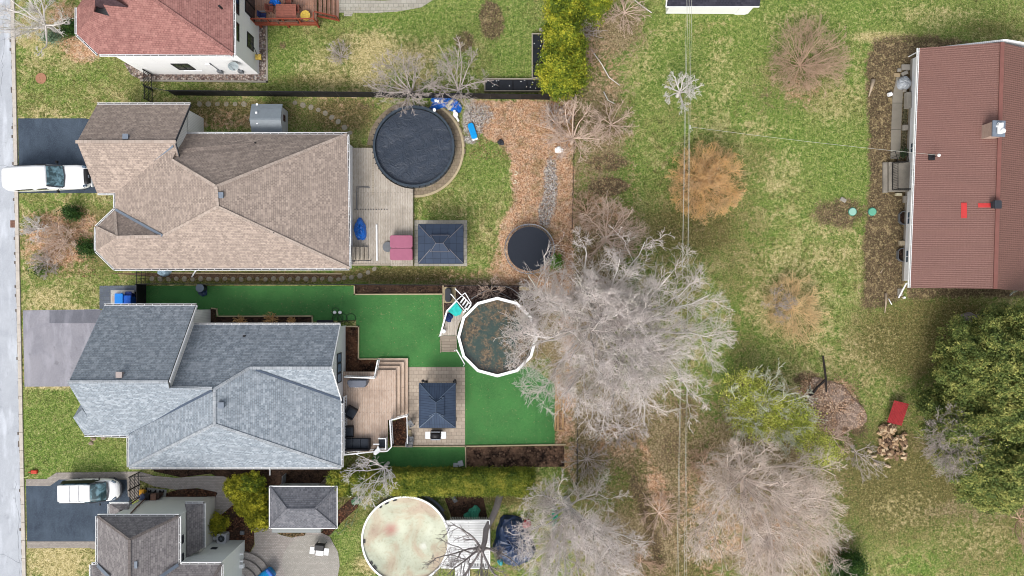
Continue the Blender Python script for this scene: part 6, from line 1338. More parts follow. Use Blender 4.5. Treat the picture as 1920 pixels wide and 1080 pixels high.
rbed(997, 62, 1021, 147, 'narrow vertical raised bed with three black lids', (3, True)); rbed(908, 146.5, 1016, 171, 'horizontal raised bed with four black lids beside the long slatted fence', (4, False))
mb = MB(); mb.bbox(-.22, -.12, 0, .22, .12, .3); mono('grey_crate', mb, M['concrete'], 'small concrete block at the north end of the vertical raised bed', 'block', loc=loc(1016, 58, 0))
# septic lids and bits near the brown metal roof
for px, c_, lb in ((1598, C(160, 208, 192), 'pale mint septic lid left of the greener one'), (1635, C(112, 188, 160), 'deeper green septic lid near the brown roofed bungalow')):
    s_ = lthing('septic_lid', lb, 'septic lid', loc(px, 397, 0)); mb = MB(); mb.cyl((0, 0, 0), .36, .08, 28, .34); mb.build('collar', plain('collar_green', C(76, 140, 120), .6), s_); mb = MB(); mb.cyl((0, 0, .08), .31, .04, 28, .28); mb.build('cap', plain('lid_%d' % px, c_, .5, .06), s_)
mb = MB(); mb.box((0, 0, .08), (.5, .28, .14), R(-30)); mono('cinder_block', mb, M['concrete'], 'grey block lying on bare soil west of the septic lids', 'block', loc=loc(1580, 375, 0), bevel=.01)
mb = MB(); mb.lump((0, 0, 0), .55, .6, .6, 51, 22, 7, .12); mono('wrapped_bundle', mb, plain('clear_plastic_wrap', C(176, 182, 190), .25, .3, 4, spec=.7, bump=.6), 'bundle wrapped in clear plastic against the north wall corner of the brown roofed bungalow', 'bundle', loc=loc(1693, 157, 0))
mb = MB(); mb.cylx((0, 0, .18), .17, .3, (.9, .3, .1)); mono('white_cylinder', mb, M['white'], 'white plastic cylinder on the bare soil by the concrete path', 'cylinder', loc=loc(1666, 178, 0))
def block(px, py, sx, sy, h, lb, rz=0, mat=None, nm='stone_block'):
    mb = MB(); mb.box((0, 0, h / 2), (sx, sy, h), rz); mono(nm, mb, mat or M['concrete'], lb, 'stone block', loc=loc(px, py, 0), bevel=.02)
block(1697, 127, .7, .45, .2, 'pale slab nearest the north corner of the white wall'); block(1685, 132, .3, .25, .15, 'small pale stone left of the top slab'); block(1695, 138, .5, .3, .18, 'second pale slab from the north corner of the white wall', .4); block(1681, 141, .5, .3, .12, 'tan slab at the head of the concrete path', -.1, plain('tan_slab', C(176, 156, 124), .9)); block(1694, 171, .3, .2, .2, 'white block south of the wrapped bundle')
block(1699, 190, .4, 1.3, .45, 'long white window well bench against the wall'); block(1695, 240, .42, .42, .3, 'square pale block beside the concrete path'); block(1683, 365, .5, .22, .25, 'cream block at the south side of the concrete porch', 0, plain('cream_block', C(206, 198, 170), .8)); block(1695, 374, .25, .55, .3, 'pale upright block between porch and window well'); block(1689, 456, .42, .38, .25, 'beige block between the two window wells', 0, plain('beige_block', C(190, 176, 150), .8)); block(1687, 548, .4, .6, .08, 'grey splash slab under the white downspout')
mb = MB(); mb.cyl((0, 0, 0), .09, .2, 12); mono('pipe_cap', mb, M['white'], 'white pipe cap beside the downspout at the brown roof corner', 'pipe', loc=loc(1694, 558, 0))
for py, lb in ((409, 'upper curved metal window well with grass inside'), (478, 'lower curved metal window well with a dark opening')):
    p = P(1693, py); mb = MB(); xw_ = wallx(p.y)
    pts_ = [(xw_ - .04, p.y + .55), (xw_ - .35, p.y + .5), (xw_ - .55, p.y + .3), (xw_ - .55, p.y - .3), (xw_ - .35, p.y - .5), (xw_ - .04, p.y - .55)]
    for a_, b_ in zip(pts_, pts_[1:]): mb.bar((*a_, .12), (*b_, .12), .05, .3)
    ww = thing('window_well', lb, 'window well', (p.x, p.y, 0)); mb.build('rim', M['steel'], ww); mb = MB(); mb.prism([(x_ + .03, y_) for x_, y_ in pts_], .01, .03); mb.build('floor', M['soil'], ww)
ph = thing('pot_plant', 'dark leafy plant in a pot by the porch stairs', 'potted plant', P(1692, 287)); mb = MB(); mb.cyl(P(1692, 289, 0), .2, .4, 14, .25); mb.build('pot', M['black'], ph); mb = MB()
for i in range(60): q_ = P(1692, 287, .5) + Vector((rnd.gauss(0, .18), rnd.gauss(0, .22), rnd.random() * .5)); d_ = Vector((rnd.gauss(0, 1), rnd.gauss(0, 1), rnd.gauss(0, .5))).normalized() * .12; e_ = d_.cross(Vector((0, 0, 1))).normalized() * .05; mb.poly([q_ - d_, q_ + e_, q_ + d_, q_ - e_])
mb.build('leaves', plain('dark_leaf', C(52, 70, 42), .7, .3, 6), ph)
# driftwood pieces
def stick(pts, r, lb, mat, name='driftwood', cat='driftwood'):
    mb = MB(); mb.tube([P(*p) for p in pts], r, 6); mono(name, mb, mat, lb, cat, smooth=True)
drift = plain('bleached_wood', C(186, 168, 146), .9, .2, 4); 
stick([(1637, 150, .1), (1634, 165, .15), (1629, 181, .1)], [.2, .12, .04], 'bleached driftwood log on the bare soil', drift); stick([(1661, 550, .1), (1661, 570, .15), (1659, 587, .1)], [.12, .08, .03], 'split pale stick south-west of the brown roof', drift); stick([(1666, 560, .05), (1672, 571, .05)], [.04, .04], 'short white stick next to the split pale one', M['white']); stick([(1651, 512, .06), (1657, 502, .06)], [.04, .03], 'thin pale stick on bare soil near the brown roof corner', drift)
# charred post and prunings on the ash heap
pst = thing('charred_post', 'long blackened post lying across the chip heap', 'post', P(1547, 700)); ash = plain('charred_wood', C(52, 46, 44), .9, .35, 6)
mb = MB(); mb.tube([P(1543, 667, .5), P(1546, 690, .55), P(1549, 712, .5), P(1549, 735, .4)], [.07, .09, .08, .06], 8); mb.tube([P(1548, 712, .5), P(1532, 726, .5), P(1524, 738, .4), P(1516, 742, .3)], [.1, .09, .1, .08], 7); mb.tube([P(1524, 738, .4), P(1518, 730, .5)], [.08, .07], 6); mb.build('limb', ash, pst)
mb = MB(); mb.lump((0, 0, 0), 2.1, 2.6, .4, 61, 40, 9, .2, .5); mono('chip_heap', mb, speckle('wood_chips', [C(160, 124, 98), C(212, 176, 146), C(232, 204, 178), C(130, 104, 88), C(200, 164, 134)], 9, (C(156, 140, 132), .9, .6)), 'low heap of orange wood chips and ash', 'heap', loc=loc(1562, 765, 0))
# red pallet, firewood, grey tarp
rp_ = lthing('red_shed_roof', 'red corrugated lean-to sheet over the firewood', 'corrugated sheet', loc(1682, 774, .6), R(-14)); mb = MB()
n_ = 60; 
for i in range(n_):
    x_ = -.62 + 1.24 * i / n_; x1_ = -.62 + 1.24 * (i + 1) / n_; z_ = .03 * math.sin(i * 1.05); z1_ = .03 * math.sin((i + 1) * 1.05); mb.add([(x_, -.95, z_), (x1_, -.95, z1_), (x1_, .95, z1_ + .25), (x_, .95, z_ + .25)], [(0, 1, 2, 3)])
mb.build('sheet', plain('red_metal', C(168, 52, 56), .5, .2, 3), rp_); mb = MB()
for sx in (-.5, .5):
    for sy in (-.8, .8): mb.bar((sx, sy, -.6), (sx, sy, .0 + (.22 if sy > 0 else 0)), .07)
mb.build('support', M['lumber'], rp_)
fm = [plain('split_log_a', C(190, 160, 126), .9, .2, 6), plain('split_log_b', C(150, 122, 96), .9, .25, 6), plain('split_log_c', C(216, 192, 160), .9, .15, 6), plain('split_log_d', C(106, 84, 68), .9, .25, 6)]
lm = []
for i in range(6):
    mb = MB(); rr = random.Random(i); L2 = rr.uniform(.3, .42); r_l = rr.uniform(.09, .14); k = [0, R(70), R(150)] if i % 2 else [0, R(60), R(120), R(200)]
    pr_ = [(r_l * math.cos(a), r_l * math.sin(a)) for a in k]; nn = len(pr_)
    mb.add([(-L2 / 2, y, z + .05) for y, z in pr_] + [(L2 / 2, y, z + .05) for y, z in pr_], [tuple(range(nn))[::-1], tuple(range(nn, 2 * nn))] + [(j, (j + 1) % nn, nn + (j + 1) % nn, nn + j) for j in range(nn)])
    o = mb.build('split_log', fm[i % 4]); lm.append(o)
for i in range(150):
    src = lm[i % 6]; o = src if i < 6 else src.copy()
    if i >= 6: col.objects.link(o)
    u, v_ = rnd.random(), rnd.random(); px = 1646 + 52 * u * (1 if v_ > .25 else .6); py = 797 + 62 * v_; 
    q_ = P(px, py); hgt = .35 * math.sin(math.pi * min(1, max(0, u))) * rnd.random()
    o.location = (q_.x, q_.y, .03 + hgt); o.rotation_euler = (rnd.uniform(-.3, .3), rnd.uniform(-.3, .3), rnd.uniform(0, 3.1)); tag(o, 'split firewood log in the tumbled pile south of the red corrugated sheet', 'firewood', 'split logs in the firewood pile')
for k, (px, py, a_, lb) in enumerate([(1629, 845, -.5, 'pale log lying apart at the north-west of the stray firewood'), (1637, 855, .1, 'stray pale log touching the pile corner'), (1641, 869, -.4, 'stray pale log farthest south-west of the pile'), (1663, 873, -.4, 'stray thin log south of the firewood pile')]):
    o = lm[2].copy(); col.objects.link(o); q_ = P(px, py); o.location = (q_.x, q_.y, .05); o.rotation_euler = (0, 0, a_); tag(o, lb, 'firewood'); o.pop('group', None)
mb = MB(); mb.lump((0, 0, 0), .62, .4, .5, 71, 22, 7, .15); mb.lump((.85, -.02, 0), .6, .22, .35, 72, 18, 6, .2); mono('grey_tarp_heap', mb, plain('grey_tarp', C(146, 138, 136), .7, .15, 4, bump=.5), 'grey covered heap north of the big evergreens', 'tarp', loc=loc(1815, 594, 0))
# pool with the sagging pale cover
zc = 1.2; c = P(760, 1013, zc); r3 = 82.5 * kz(zc); p3 = thing('covered_pool', 'large round pool under a stained pale green sagging cover', 'pool', (c.x, c.y, 0))
mb = MB(); mb.ring((c.x, c.y, zc - .05), r3 - .13, r3 + .02, .06, 90); mb.build('rim', M['white'], p3); mb = MB(); mb.ring((c.x, c.y, 0), r3 - .1, r3 - .05, zc - .06, 90); mb.build('wall', plain('pool_wall_grey', C(106, 110, 118), .5, .1), p3)
t = NT('stained_pale_cover', .55, .35); v = t.coord(); n = t.noise(v, .33, 5, .6, .8); f = t.noise(v, 4, 5, .7, .5); cc = t.ramp(n, [(.3, C(214, 220, 200)), (.46, C(206, 210, 186)), (.56, C(200, 188, 164)), (.66, C(192, 170, 150)), (.75, C(206, 200, 180))])
cc = t.mix(t.mapr(f, .52, .72, 0, .4), cc, C(128, 122, 98))
def spot(cx, cy, rr_, c_, s_=1.0):
    global cc
    d_ = t.n('VectorMath', operation='DISTANCE'); t.l(v, d_.inputs[0]); d_.inputs[1].default_value = (cx, cy, zc - .3); cc = t.mix(t.mapr(t.math('ADD', d_.outputs['Value'], t.math('MULTIPLY', f, rr_ * .9)), rr_ * .45, rr_ * 1.5, s_, 0), cc, c_)
q1_, q2_ = P(733, 994, 1) - Vector((c.x, c.y, 0)), P(793, 1025, 1) - Vector((c.x, c.y, 0)); spot(q1_.x, q1_.y, .75, C(196, 120, 116), .8); spot(q2_.x, q2_.y, .35, C(240, 240, 232), .95)
t.bump(f, .4, .05); M['palecover'] = t.out(cc)
disk('cover', (c.x, c.y), r3 - .12, M['palecover'], p3, zc - .12, .07, 9, 30, 90, .28, .9)
mb = MB()
for a_, s_ in ((105, .3), (117, .32), (127, .2), (182, .3), (222, .35), (214, .25)):
    a = R(a_); mb.box((c.x + math.cos(a) * (r3 - .22), c.y + math.sin(a) * (r3 - .22), zc - .1), (.16, s_, .06), a)
mb.build('cover_gap', M['black'], p3)
mb = MB(); mb.ring((c.x, c.y, .5), r3 + .04, r3 + .26, .05, 40, R(35), R(118)); mb.build('pipe_skirt', plain('grey_skirt', C(96, 104, 116), .6), p3)
wd = thing('pool_deck', 'white slatted pool deck crossed by dark branches', 'deck', P(880, 1020)); zw = 1.15; wb_ = planks('white_deck_boards', (.74, .75, .75, 1), (.68, .69, .70, 1), (.5, .5, .5, 1), .14, 4, 'x', .01, .7, .3)
x0, x1, y0, y1 = P(832, 0, zw).x, P(919, 0, zw).x, P(0, 1066, zw).y, P(0, 976, zw).y; arcp = [(c.x + r3 * 1.005 * math.cos(a), c.y + r3 * 1.005 * math.sin(a)) for a in [R(-36) + R(62) * i / 16 for i in range(17)]]
arcp = [q for q in arcp if y0 < q[1] < y1]
mb = MB(); mb.prism([(arcp[0][0], y0), (x1, y0), (x1, y1), (arcp[-1][0], y1)] + arcp[::-1], zw - .1, zw); mb.build('deck_boards', wb_, wd)
mb = MB()
for (a_, b_) in (((843, 976), (918, 975)), ((918, 975), (918, 1065)), ((918, 1065), (880, 1065)), ((858, 1065), (842, 1065))): mb = MB(); mb.bar(P(*a_, zw + .0), P(*b_, zw + .0), .1, .16); mb.build('fascia_board', M['white'], wd)
mb = MB()
for (a_, b_) in (((843, 977), (918, 976)), ((918, 976), (918, 1064))): mb.bar(P(*a_, zw + .9), P(*b_, zw + .9), .07, .05)
for i in range(24): q_ = P(843 + 75 * i / 23, 976.5, zw + .9); mb.bar((q_.x, q_.y, zw), (q_.x, q_.y, zw + .9), .03)
mb.build('railing', M['white'], wd)
mb = MB()
for xx in list(range(844, 855, 3)) + list(range(880, 917, 3)): q_ = P(xx, 1059, zw + .004); mb.box(q_, (.06, .22, .01))
mb.build('dark_slots', M['black'], wd)
mb = MB()
for i in range(5): a_ = P(853, 1067, zw - .2 * (i + 1)); b_ = P(880, 1067, zw); mb.bbox(a_.x, y0 - .3 * (i + 1), zw - .2 * (i + 1) - .05, b_.x, y0 - .3 * i - .01, zw - .2 * (i + 1))
mb.build('stairs', wb_, wd)
sp = lthing('support_plank', 'dark grey plank propped between hedge and pool', 'plank', loc(850, 933, .3), R(-62)); mb = MB(); mb.box((0, 0, 0), (.95, .32, .06), 0, ('Y', .25)); mb.build('board', M['darkgrey'], sp)
mb = MB(); mb.lump((0, 0, 0), 1.65, 2.1, .9, 81, 34, 9, .14); mono('covered_pile', mb, M['navytarp'], 'big heap under a navy tarp right of the white deck', 'tarp', loc=loc(963, 1014, 0))
mb = MB(); mb.lump((0, 0, 0), .34, .38, .5, 82, 14, 5, .15); mono('red_bag', mb, plain('red_cloth', C(206, 60, 74), .6, .3, 7), 'red bag at the top of the navy tarp heap', 'bag', loc=loc(988, 981, .45))
mb = MB(); mb.lump((0, 0, 0), .25, .3, .3, 83, 12, 5, .2); mono('teal_bag', mb, plain('teal_cloth', C(70, 170, 180), .6, .2), 'teal scrap at the foot of the navy tarp heap', 'bag', loc=loc(938, 1053, .05))
net = plain('green_netting', C(70, 160, 134), .7, .3, 8, bump=.5)
mb = MB(); mb.lump((0, 0, 0), .5, .6, .3, 84, 20, 6, .3); mb.lump((-.6, -.2, 0), .3, .3, .2, 85); mono('green_net', mb, net, 'crumpled green netting under the branches by the white deck', 'netting', loc=loc(890, 962, 0))
mb = MB(); mb.lump((0, 0, 0), .28, 1.0, .3, 86, 20, 6, .3); mono('green_net', mb, net, 'teal green netting strip under the bare tree right of the navy heap', 'netting', loc=loc(1040, 972, 0))
# grill, pruned items on the round patio
g3 = lthing('gas_grill', 'black grill with white front and side shelves on the round patio', 'grill', loc(604, 1024, 0), R(-6)); mb = MB(); mb.box((0, .22, .75), (.78, .5, .5), 0); mb.build('lid', M['black'], g3, bevel=.06); mb = MB(); mb.box((0, -.28, .62), (.62, .52, .12)); mb.build('front_shelf', M['white'], g3, bevel=.02)
for s in (-1, 1): mb = MB(); mb.box((s * .58, -.1 - .0, .8), (.4, .58, .08)); mb.build('side_shelf', M['white'], g3, bevel=.02)
mb = MB()
for sx in (-.35, .35):
    for sy in (-.4, .4): mb.bar((sx, sy, 0), (sx, sy, .56), .05)
mb.build('leg', M['grey'], g3)
bt = lthing('blue_covered_chair', 'bright blue covered lounge chair cut by the bottom edge', 'chair', loc(505, 1074, 0), R(38)); mb = MB(); mb.loft([(-1.0, .42, .1, .5, 4), (-.2, .48, .1, .6, 4), (.35, .46, .1, .95, 4), (.55, .42, .2, 1.0, 4)], 20); mb.build('cover', M['tarpbright'], bt, True); mb = MB(); mb.box((.5, 0, .9), (.28, .95, .3)); mb.build('pillow', M['tarp'], bt, bevel=.06)
for i in range(3):
    r1_ = 1.0 + i * .55; cs = P(452, 1092); mb = MB(); mb.ring((cs.x, cs.y, 0), r1_, r1_ + .52, .55 - .17 * i, 30, R(0), R(100)); o = mono('curved_step', mb, inter, ['innermost', 'middle', 'outermost'][i] + ' curved paved step by the pale wall', 'step')
ac = lthing('ac_unit', 'white air conditioner with a round fan in the brown garden bed', 'air conditioner', loc(422, 1004, .0), 0); mb = MB(); mb.prism(rrect(-.38, -.38, .38, .38, .12), .05, .75); mb.build('cabinet', plain('ac_white', C(214, 216, 222), .4), ac); mb = MB(); mb.cyl((0, 0, .75), .27, .02, 28); mb.build('fan_opening', M['black'], ac); mb = MB()
for k in range(4): mb.ring((0, 0, .775), .10 + k * .05, .108 + k * .05, .01, 24)
for k in range(3): mb.box((0, 0, .772), (.5, .03, .006), k * 1.047)
mb.cyl((0, 0, .77), .07, .03, 14); mb.build('fan_grille', M['steel'], ac)
mb = MB(); mb.cyl((0, 0, 0), .16, .35, 16); mono('white_pail', mb, M['white'], 'round white pail left of the air conditioner', 'pail', loc=loc(406, 1007, 0))
mb = MB(); mb.box((0, 0, .1), (.3, .3, .2)); mono('grey_box', mb, M['grey'], 'small slate box right of the air conditioner', 'box', loc=loc(455, 998, 0))
wbr = lthing('green_wheelbarrow', 'green tub and white frame leaning near the hedge end', 'wheelbarrow', loc(670, 936, 0), .4); mb = MB(); mb.loft([(-.4, .2, .25, .5, 3), (0, .32, .2, .55, 3), (.4, .3, .2, .55, 3)], 14); mb.build('tub', plain('green_tub', C(90, 130, 96), .6, .2), wbr, True); mb = MB(); mb.bar((-.5, .5, .3), (.5, .5, .3), .06); mb.bar((-.5, .75, .3), (.5, .8, .3), .06); mb.bar((-.5, .5, .3), (-.5, .75, .3), .05); mb.bar((.5, .5, .3), (.5, .8, .3), .05); mb.build('frame', M['white'], wbr)
hose('wire_border', 'looped green wire border between garden bed and lawn', spline([(618, 1004), (630, 996), (634, 1002), (646, 990), (652, 975), (648, 985), (662, 978), (658, 986), (672, 952)]), .02, plain('green_wire', C(120, 140, 100), .6))
mb = MB(); mb.bar(P(533, 890, .5), P(532, 906, .5), .05, 1.0); mono('fence_post', mb, M['grey'], 'thin pale post at the north-west corner of the hipped garden shed', 'post')
# ---------------- stepping stones ----------------
ms_ = MB(); ms_.cyl((0, 0, 0), .23, .03, 12, .2); stn = ms_.build('stepping_stone', plain('stepping_stone', C(166, 160, 144), .95, .15, 5)); first = [True]
def stones(pts, lb, gp):
    for px, py in pts:
        o = stn if first[0] else stn.copy()
        if not first[0]: col.objects.link(o)
        first[0] = False; q_ = P(px, py); o.location = (q_.x, q_.y, .004); o.rotation_euler = (0, 0, rnd.random() * 6); s_ = rnd.uniform(.85, 1.1); o.scale = (s_, s_ * rnd.uniform(.8, 1), 1); tag(o, lb, 'stepping stone', gp)
stones([(285 + i * 15.2, 522.5 + (i % 3) * .6) for i in range(24)] + [(645, 521), (659, 520)], 'grey stepping stone in the straight row south of the taupe bungalow', 'stepping stones south of the taupe bungalow')
stones([(675, 517), (690, 511), (702, 504)], 'stepping stone in the curve towards the grey deck corner', 'stepping stones curving to the grey deck')
stones([(374 + i * 16.7, 195) for i in range(6)], 'stepping stone left of the resin shed below the slatted fence', 'stepping stones left of the resin shed')
stones([(553, 193), (568, 197), (583, 201), (597, 206), (610, 212), (622, 220), (634, 228), (646, 239), (656, 249)], 'stepping stone in the curve from the resin shed to the grey deck', 'stepping stones right of the resin shed')
# ---------------- vegetation ----------------
def tubes(name, PL, RD, mat, parent, n=3):
    """PL: k x m x 3 polylines, RD: k x m radii -> one mesh"""
    k, m, _ = PL.shape
    T = np.gradient(PL, axis=1); T /= np.linalg.norm(T, axis=2, keepdims=True) + 1e-9
    ref = np.zeros_like(T); ref[..., 0] = .31; ref[..., 1] = .17; ref[..., 2] = .9
    flat = np.abs((T * ref).sum(2)) > .93; ref[flat] = (1, 0, 0)
    A_ = np.cross(T, ref); A_ /= np.linalg.norm(A_, axis=2, keepdims=True) + 1e-9; B_ = np.cross(T, A_)
    ang = 2 * np.pi * np.arange(n) / n
    V = PL[:, :, None, :] + RD[:, :, None, None] * (A_[:, :, None, :] * np.cos(ang)[None, None, :, None] + B_[:, :, None, :] * np.sin(ang)[None, None, :, None])
    V = V.reshape(-1, 3); idx = np.arange(k * m * n).reshape(k, m, n); nx_ = np.roll(idx, -1, 2)
    F = np.stack([idx[:, :-1], nx_[:, :-1], nx_[:, 1:], idx[:, 1:]], -1).reshape(-1, 4)
    return V, F
def children(rg, PL, RD, cnt, L, tr, ang, up, bend, m, rs, env=None, rmin=.008, flat=0.0):
    k, M_, _ = PL.shape; par = np.repeat(np.arange(k), cnt); N = len(par)
    t_ = rg.uniform(tr[0], tr[1], N) ** .75; x = t_ * (M_ - 1); i = np.minimum(x.astype(int), M_ - 2); f = (x - i)[:, None]
    P0 = PL[par, i] * (1 - f) + PL[par, i + 1] * f; T = PL[par, i + 1] - PL[par, i]; T /= np.linalg.norm(T, axis=1, keepdims=True) + 1e-9
    r0 = (RD[par, i] * (1 - f[:, 0]) + RD[par, i + 1] * f[:, 0])
    rv = rg.normal(size=(N, 3)); rv[:, 2] *= (1 - flat); rv -= (rv * T).sum(1, keepdims=True) * T; rv /= np.linalg.norm(rv, axis=1, keepdims=True) + 1e-9
    a = np.radians(rg.uniform(ang[0], ang[1], N))[:, None]; D = np.cos(a) * T + np.sin(a) * rv; D[:, 2] += up; D /= np.linalg.norm(D, axis=1, keepdims=True)
    plen = np.linalg.norm(PL[:, -1] - PL[:, 0], axis=1)[par]
    ln = (L[0] + (L[1] - L[0]) * rg.random(N)) * plen * (1.15 - .55 * t_)
    if env is not None:
        c_, r_, lm_s = env
        for _ in range(5):
            E_ = (P0 + D * ln[:, None] - c_) / r_; q_ = np.linalg.norm(E_, axis=1); lim = rg.uniform(lm_s[0], lm_s[1], N); ln = np.where(q_ > lim, ln * .72, ln)
    s = np.linspace(0, 1, m)[None, :, None]; bd = rg.normal(size=(N, 3)) * bend; bd[:, 2] += up * .35
    Q = P0[:, None, :] + D[:, None, :] * ln[:, None, None] * s + bd[:, None, :] * ln[:, None, None] * s ** 2 + rg.normal(size=(N, m, 3)) * ln[:, None, None] * (.022 + .2 * bend) * s
    rr = np.maximum(r0 * rs, rmin)[:, None] * (1 - .65 * s[:, :, 0]); return Q, rr
def bark(name, c, c2, moss=None):
    t = NT(name, .95, .1); v = t.coord(); n = t.noise(v, 1.1, 4, .6); f = t.noise(v, 9, 3); cc = t.mix(t.mapr(n, .35, .65), c, c2)
    if moss: cc = t.mix(t.mapr(t.noise(v, .8, 3), .54, .62, 0, .5), cc, moss)
    return t.out(t.mix(t.mapr(f, .4, .75, 0, .35), cc, tuple(x * .55 for x in c[:3]) + (1,)))
b_pale = bark('pale_bark', C(206, 200, 198, 1), C(224, 219, 216, 1), C(186, 192, 174, 1)); b_pink = bark('pinkish_bark', C(224, 208, 198, 1), C(212, 198, 190, 1)); b_grey = bark('grey_bark', C(190, 180, 174, 1), C(170, 160, 156, 1)); b_dark = bark('dark_grey_bark', C(172, 164, 162), C(150, 142, 142))
b_pale2 = bark('pale_twigs', C(204, 196, 192, 1), C(222, 212, 208, 1), C(180, 178, 164, 1)); b_pink2 = bark('pinkish_twigs', C(222, 206, 194, 1), C(208, 196, 188, 1)); b_orange = bark('orange_twigs', C(226, 184, 124, 1), C(208, 168, 124, 1)); b_red = bark('reddish_twigs', C(196, 168, 146, 1), C(178, 152, 132, 1)); b_tan = bark('tan_twigs', C(212, 190, 174, 1), C(196, 174, 160, 1)); b_moss = bark('mossy_bark', C(200, 204, 184, 1), C(212, 208, 198, 1), C(170, 190, 130, 1)); b_straw = bark('straw_twigs', C(230, 202, 154, 1), C(212, 184, 142, 1))
def bare_tree(label, px, py, h0, R_, Rz, seed, mat, limbs=9, n2=9, n3=9, n4=7, rt=.22, off=(0, 0), zc=None, group=None, thick=1.0, tw=.011, cat='tree', name='bare_tree', up=.12, l1=(.75, 1.0), flat=0.0, elev=(12, 75), rmin=.010, a0=0, a1=360, lean=(0, 0), lims=(.78, 1.14), wild=1.0, cmat=None):
    """leafless tree or shrub: trunk (with main limbs) and crown of branches and twigs"""
    rg = np.random.default_rng(seed); b = P(px, py); B = np.array([b.x, b.y, 0.0]); tr_ = thing(name, label, cat, (b.x, b.y, 0), group)
    zc = zc if zc is not None else h0 + Rz * .5; env = (np.array([off[0], off[1], zc]), np.array([R_, R_, Rz]), lims)
    top = np.array([lean[0], lean[1], h0])
    tp = np.linspace(0, 1, 6)[:, None] * top + rg.normal(size=(6, 3)) * .03 * h0 * np.array([1, 1, 0]); tp[0] = 0
    trunk = tp[None]; trr = (rt * (1.25 - .45 * np.linspace(0, 1, 6)))[None]
    az = np.radians(a0 + (a1 - a0) * (np.arange(limbs) + rg.uniform(-.35, .35, limbs)) / limbs); el = np.radians(rg.uniform(elev[0], elev[1], limbs)); el[::3] = np.radians(elev[0] + 8)
    D = np.stack([np.cos(az) * np.cos(el), np.sin(az) * np.cos(el), np.sin(el)], 1); S0 = tp[-1] - np.array([0, 0, 1]) * rg.uniform(0, h0 * .35, limbs)[:, None]
    tgt = env[0] + D * env[1] * rg.uniform(l1[0], l1[1], limbs)[:, None]; m1 = 9; s = np.linspace(0, 1, m1)[None, :, None]
    L1 = S0[:, None] + (tgt - S0)[:, None] * s + rg.normal(size=(limbs, 3))[:, None] * .10 * R_ * (s * (1 - s)) * 2 + rg.normal(size=(limbs, m1, 3)) * .018 * R_ * s
    L1[:, :, 2] += (np.sin(s[:, :, 0] * np.pi) * -.05 * R_)
    R1 = rt * .55 * thick * rg.uniform(.6, 1, limbs)[:, None] * (1 - .86 * s[:, :, 0]) + .01
    vt, ft = tubes('', trunk, trr, None, None, 10); v1, f1 = tubes('', L1, R1, None, None, 6)
    npmesh('trunk', np.vstack([vt, v1]), np.vstack([ft, f1 + len(vt)]), mat, tr_, True)
    V, F, o_ = [], [], 0
    L2, R2 = children(rg, L1, R1, n2, (.28, .55), (.12, .98), (22, 55 + 10 * (wild > 1)), up, .12 * wild, 7, .62, env, rmin * 1.6, flat)
    L3, R3 = children(rg, L2, R2, n3, (.3, .6), (.12, 1), (22, 58 + 10 * (wild > 1)), up, .14 * wild, 5, .62, env, rmin * 1.15, flat); parts = [(L2, R2, 4), (L3, R3, 3)]
    if n4: L4, R4 = children(rg, L3, R3, n4, (.4, .8), (.1, 1), (20, 60 + 10 * (wild > 1)), up, .15 * wild, 4 if wild > 1 else 3, .8, env, tw, flat); parts.append((L4, R4, 3))
    for L_, R__, n_ in parts: v_, f_ = tubes('', L_, R__, None, None, n_); V.append(v_); F.append(f_ + o_); o_ += len(v_)
    npmesh('crown', np.vstack(V), np.vstack(F), cmat or mat, tr_, True); return tr_
# big bare tree in the middle and the other full-size ones
bare_tree('huge pale leafless tree right of the white rimmed pool', 1118, 602, 3.2, 9.1, 4.8, 5, b_pale, 30, 13, 10, 7, 0.32, (.75, -.7), 6.2, tw=.0115, rmin=.0145, elev=(2, 82), flat=.25, lims=(.93, 1.03), thick=1.0, wild=1.25, l1=(.72, .88), cmat=b_pale2)
bare_tree('bare grey tree standing over the navy tarp heap and the green netting', 1062, 935, 2.8, 6.3, 4.2, 8, b_pale, 18, 11, 9, 6, .24, (.7, -1.6), 5.6, tw=.0115, rmin=.0145, elev=(2, 80), flat=.2, lims=(.86, 1.07), wild=1.3, l1=(.62, .88), cmat=b_pale2)
bare_tree('wide pinkish bare tree right of the power lines at the bottom', 1372, 880, 3.0, 7.4, 4.2, 11, b_pink, 22, 12, 9, 6, .26, (1.0, -1.9), 5.6, tw=.0105, rmin=.013, elev=(2, 80), flat=.2, lims=(.86, 1.06), thick=1.0, wild=1.3, l1=(.6, .88), cmat=b_pink2)
bare_tree('bare tree with mossy twigs between the large tree and the wood chip heap', 1400, 770, 1.6, 4.6, 2.4, 13, b_moss, 14, 9, 7, 4, .12, (.7, .3), 3.2, rmin=.011)
bare_tree('grey multi-stem tree growing through the wire fence beside the leaf mulch', 1072, 268, 1.4, 3.2, 2.2, 17, b_tan, 13, 9, 8, 3, .12, (-.1, .4), 2.6, rmin=.012, elev=(5, 70))
bare_tree('short bare tree north of the huge pale tree', 1130, 450, 1.6, 3.6, 2.4, 19, b_tan, 10, 9, 8, 4, .13, (.3, .5), 3.0, rmin=.011)
bare_tree('left one of two bare trees leaning over the black pool and slatted fence', 775, 178, 1.2, 3.3, 2.6, 23, b_grey, 12, 8, 7, 3, .10, (-.3, .35), 3.0, rmin=.011, elev=(2, 70))
bare_tree('right one of two bare trees leaning over the blue tarp and slatted fence', 862, 176, 1.2, 3.2, 2.6, 29, b_grey, 12, 8, 7, 3, .10, (-.2, .6), 3.0, rmin=.011, elev=(2, 70))
bare_tree('pale twiggy tree in the front yard of the white house', 112, 62, 1.8, 3.7, 2.6, 31, b_pale, 11, 8, 7, 4, .14, (-.2, .1), 3.4, rmin=.011, elev=(2, 70))
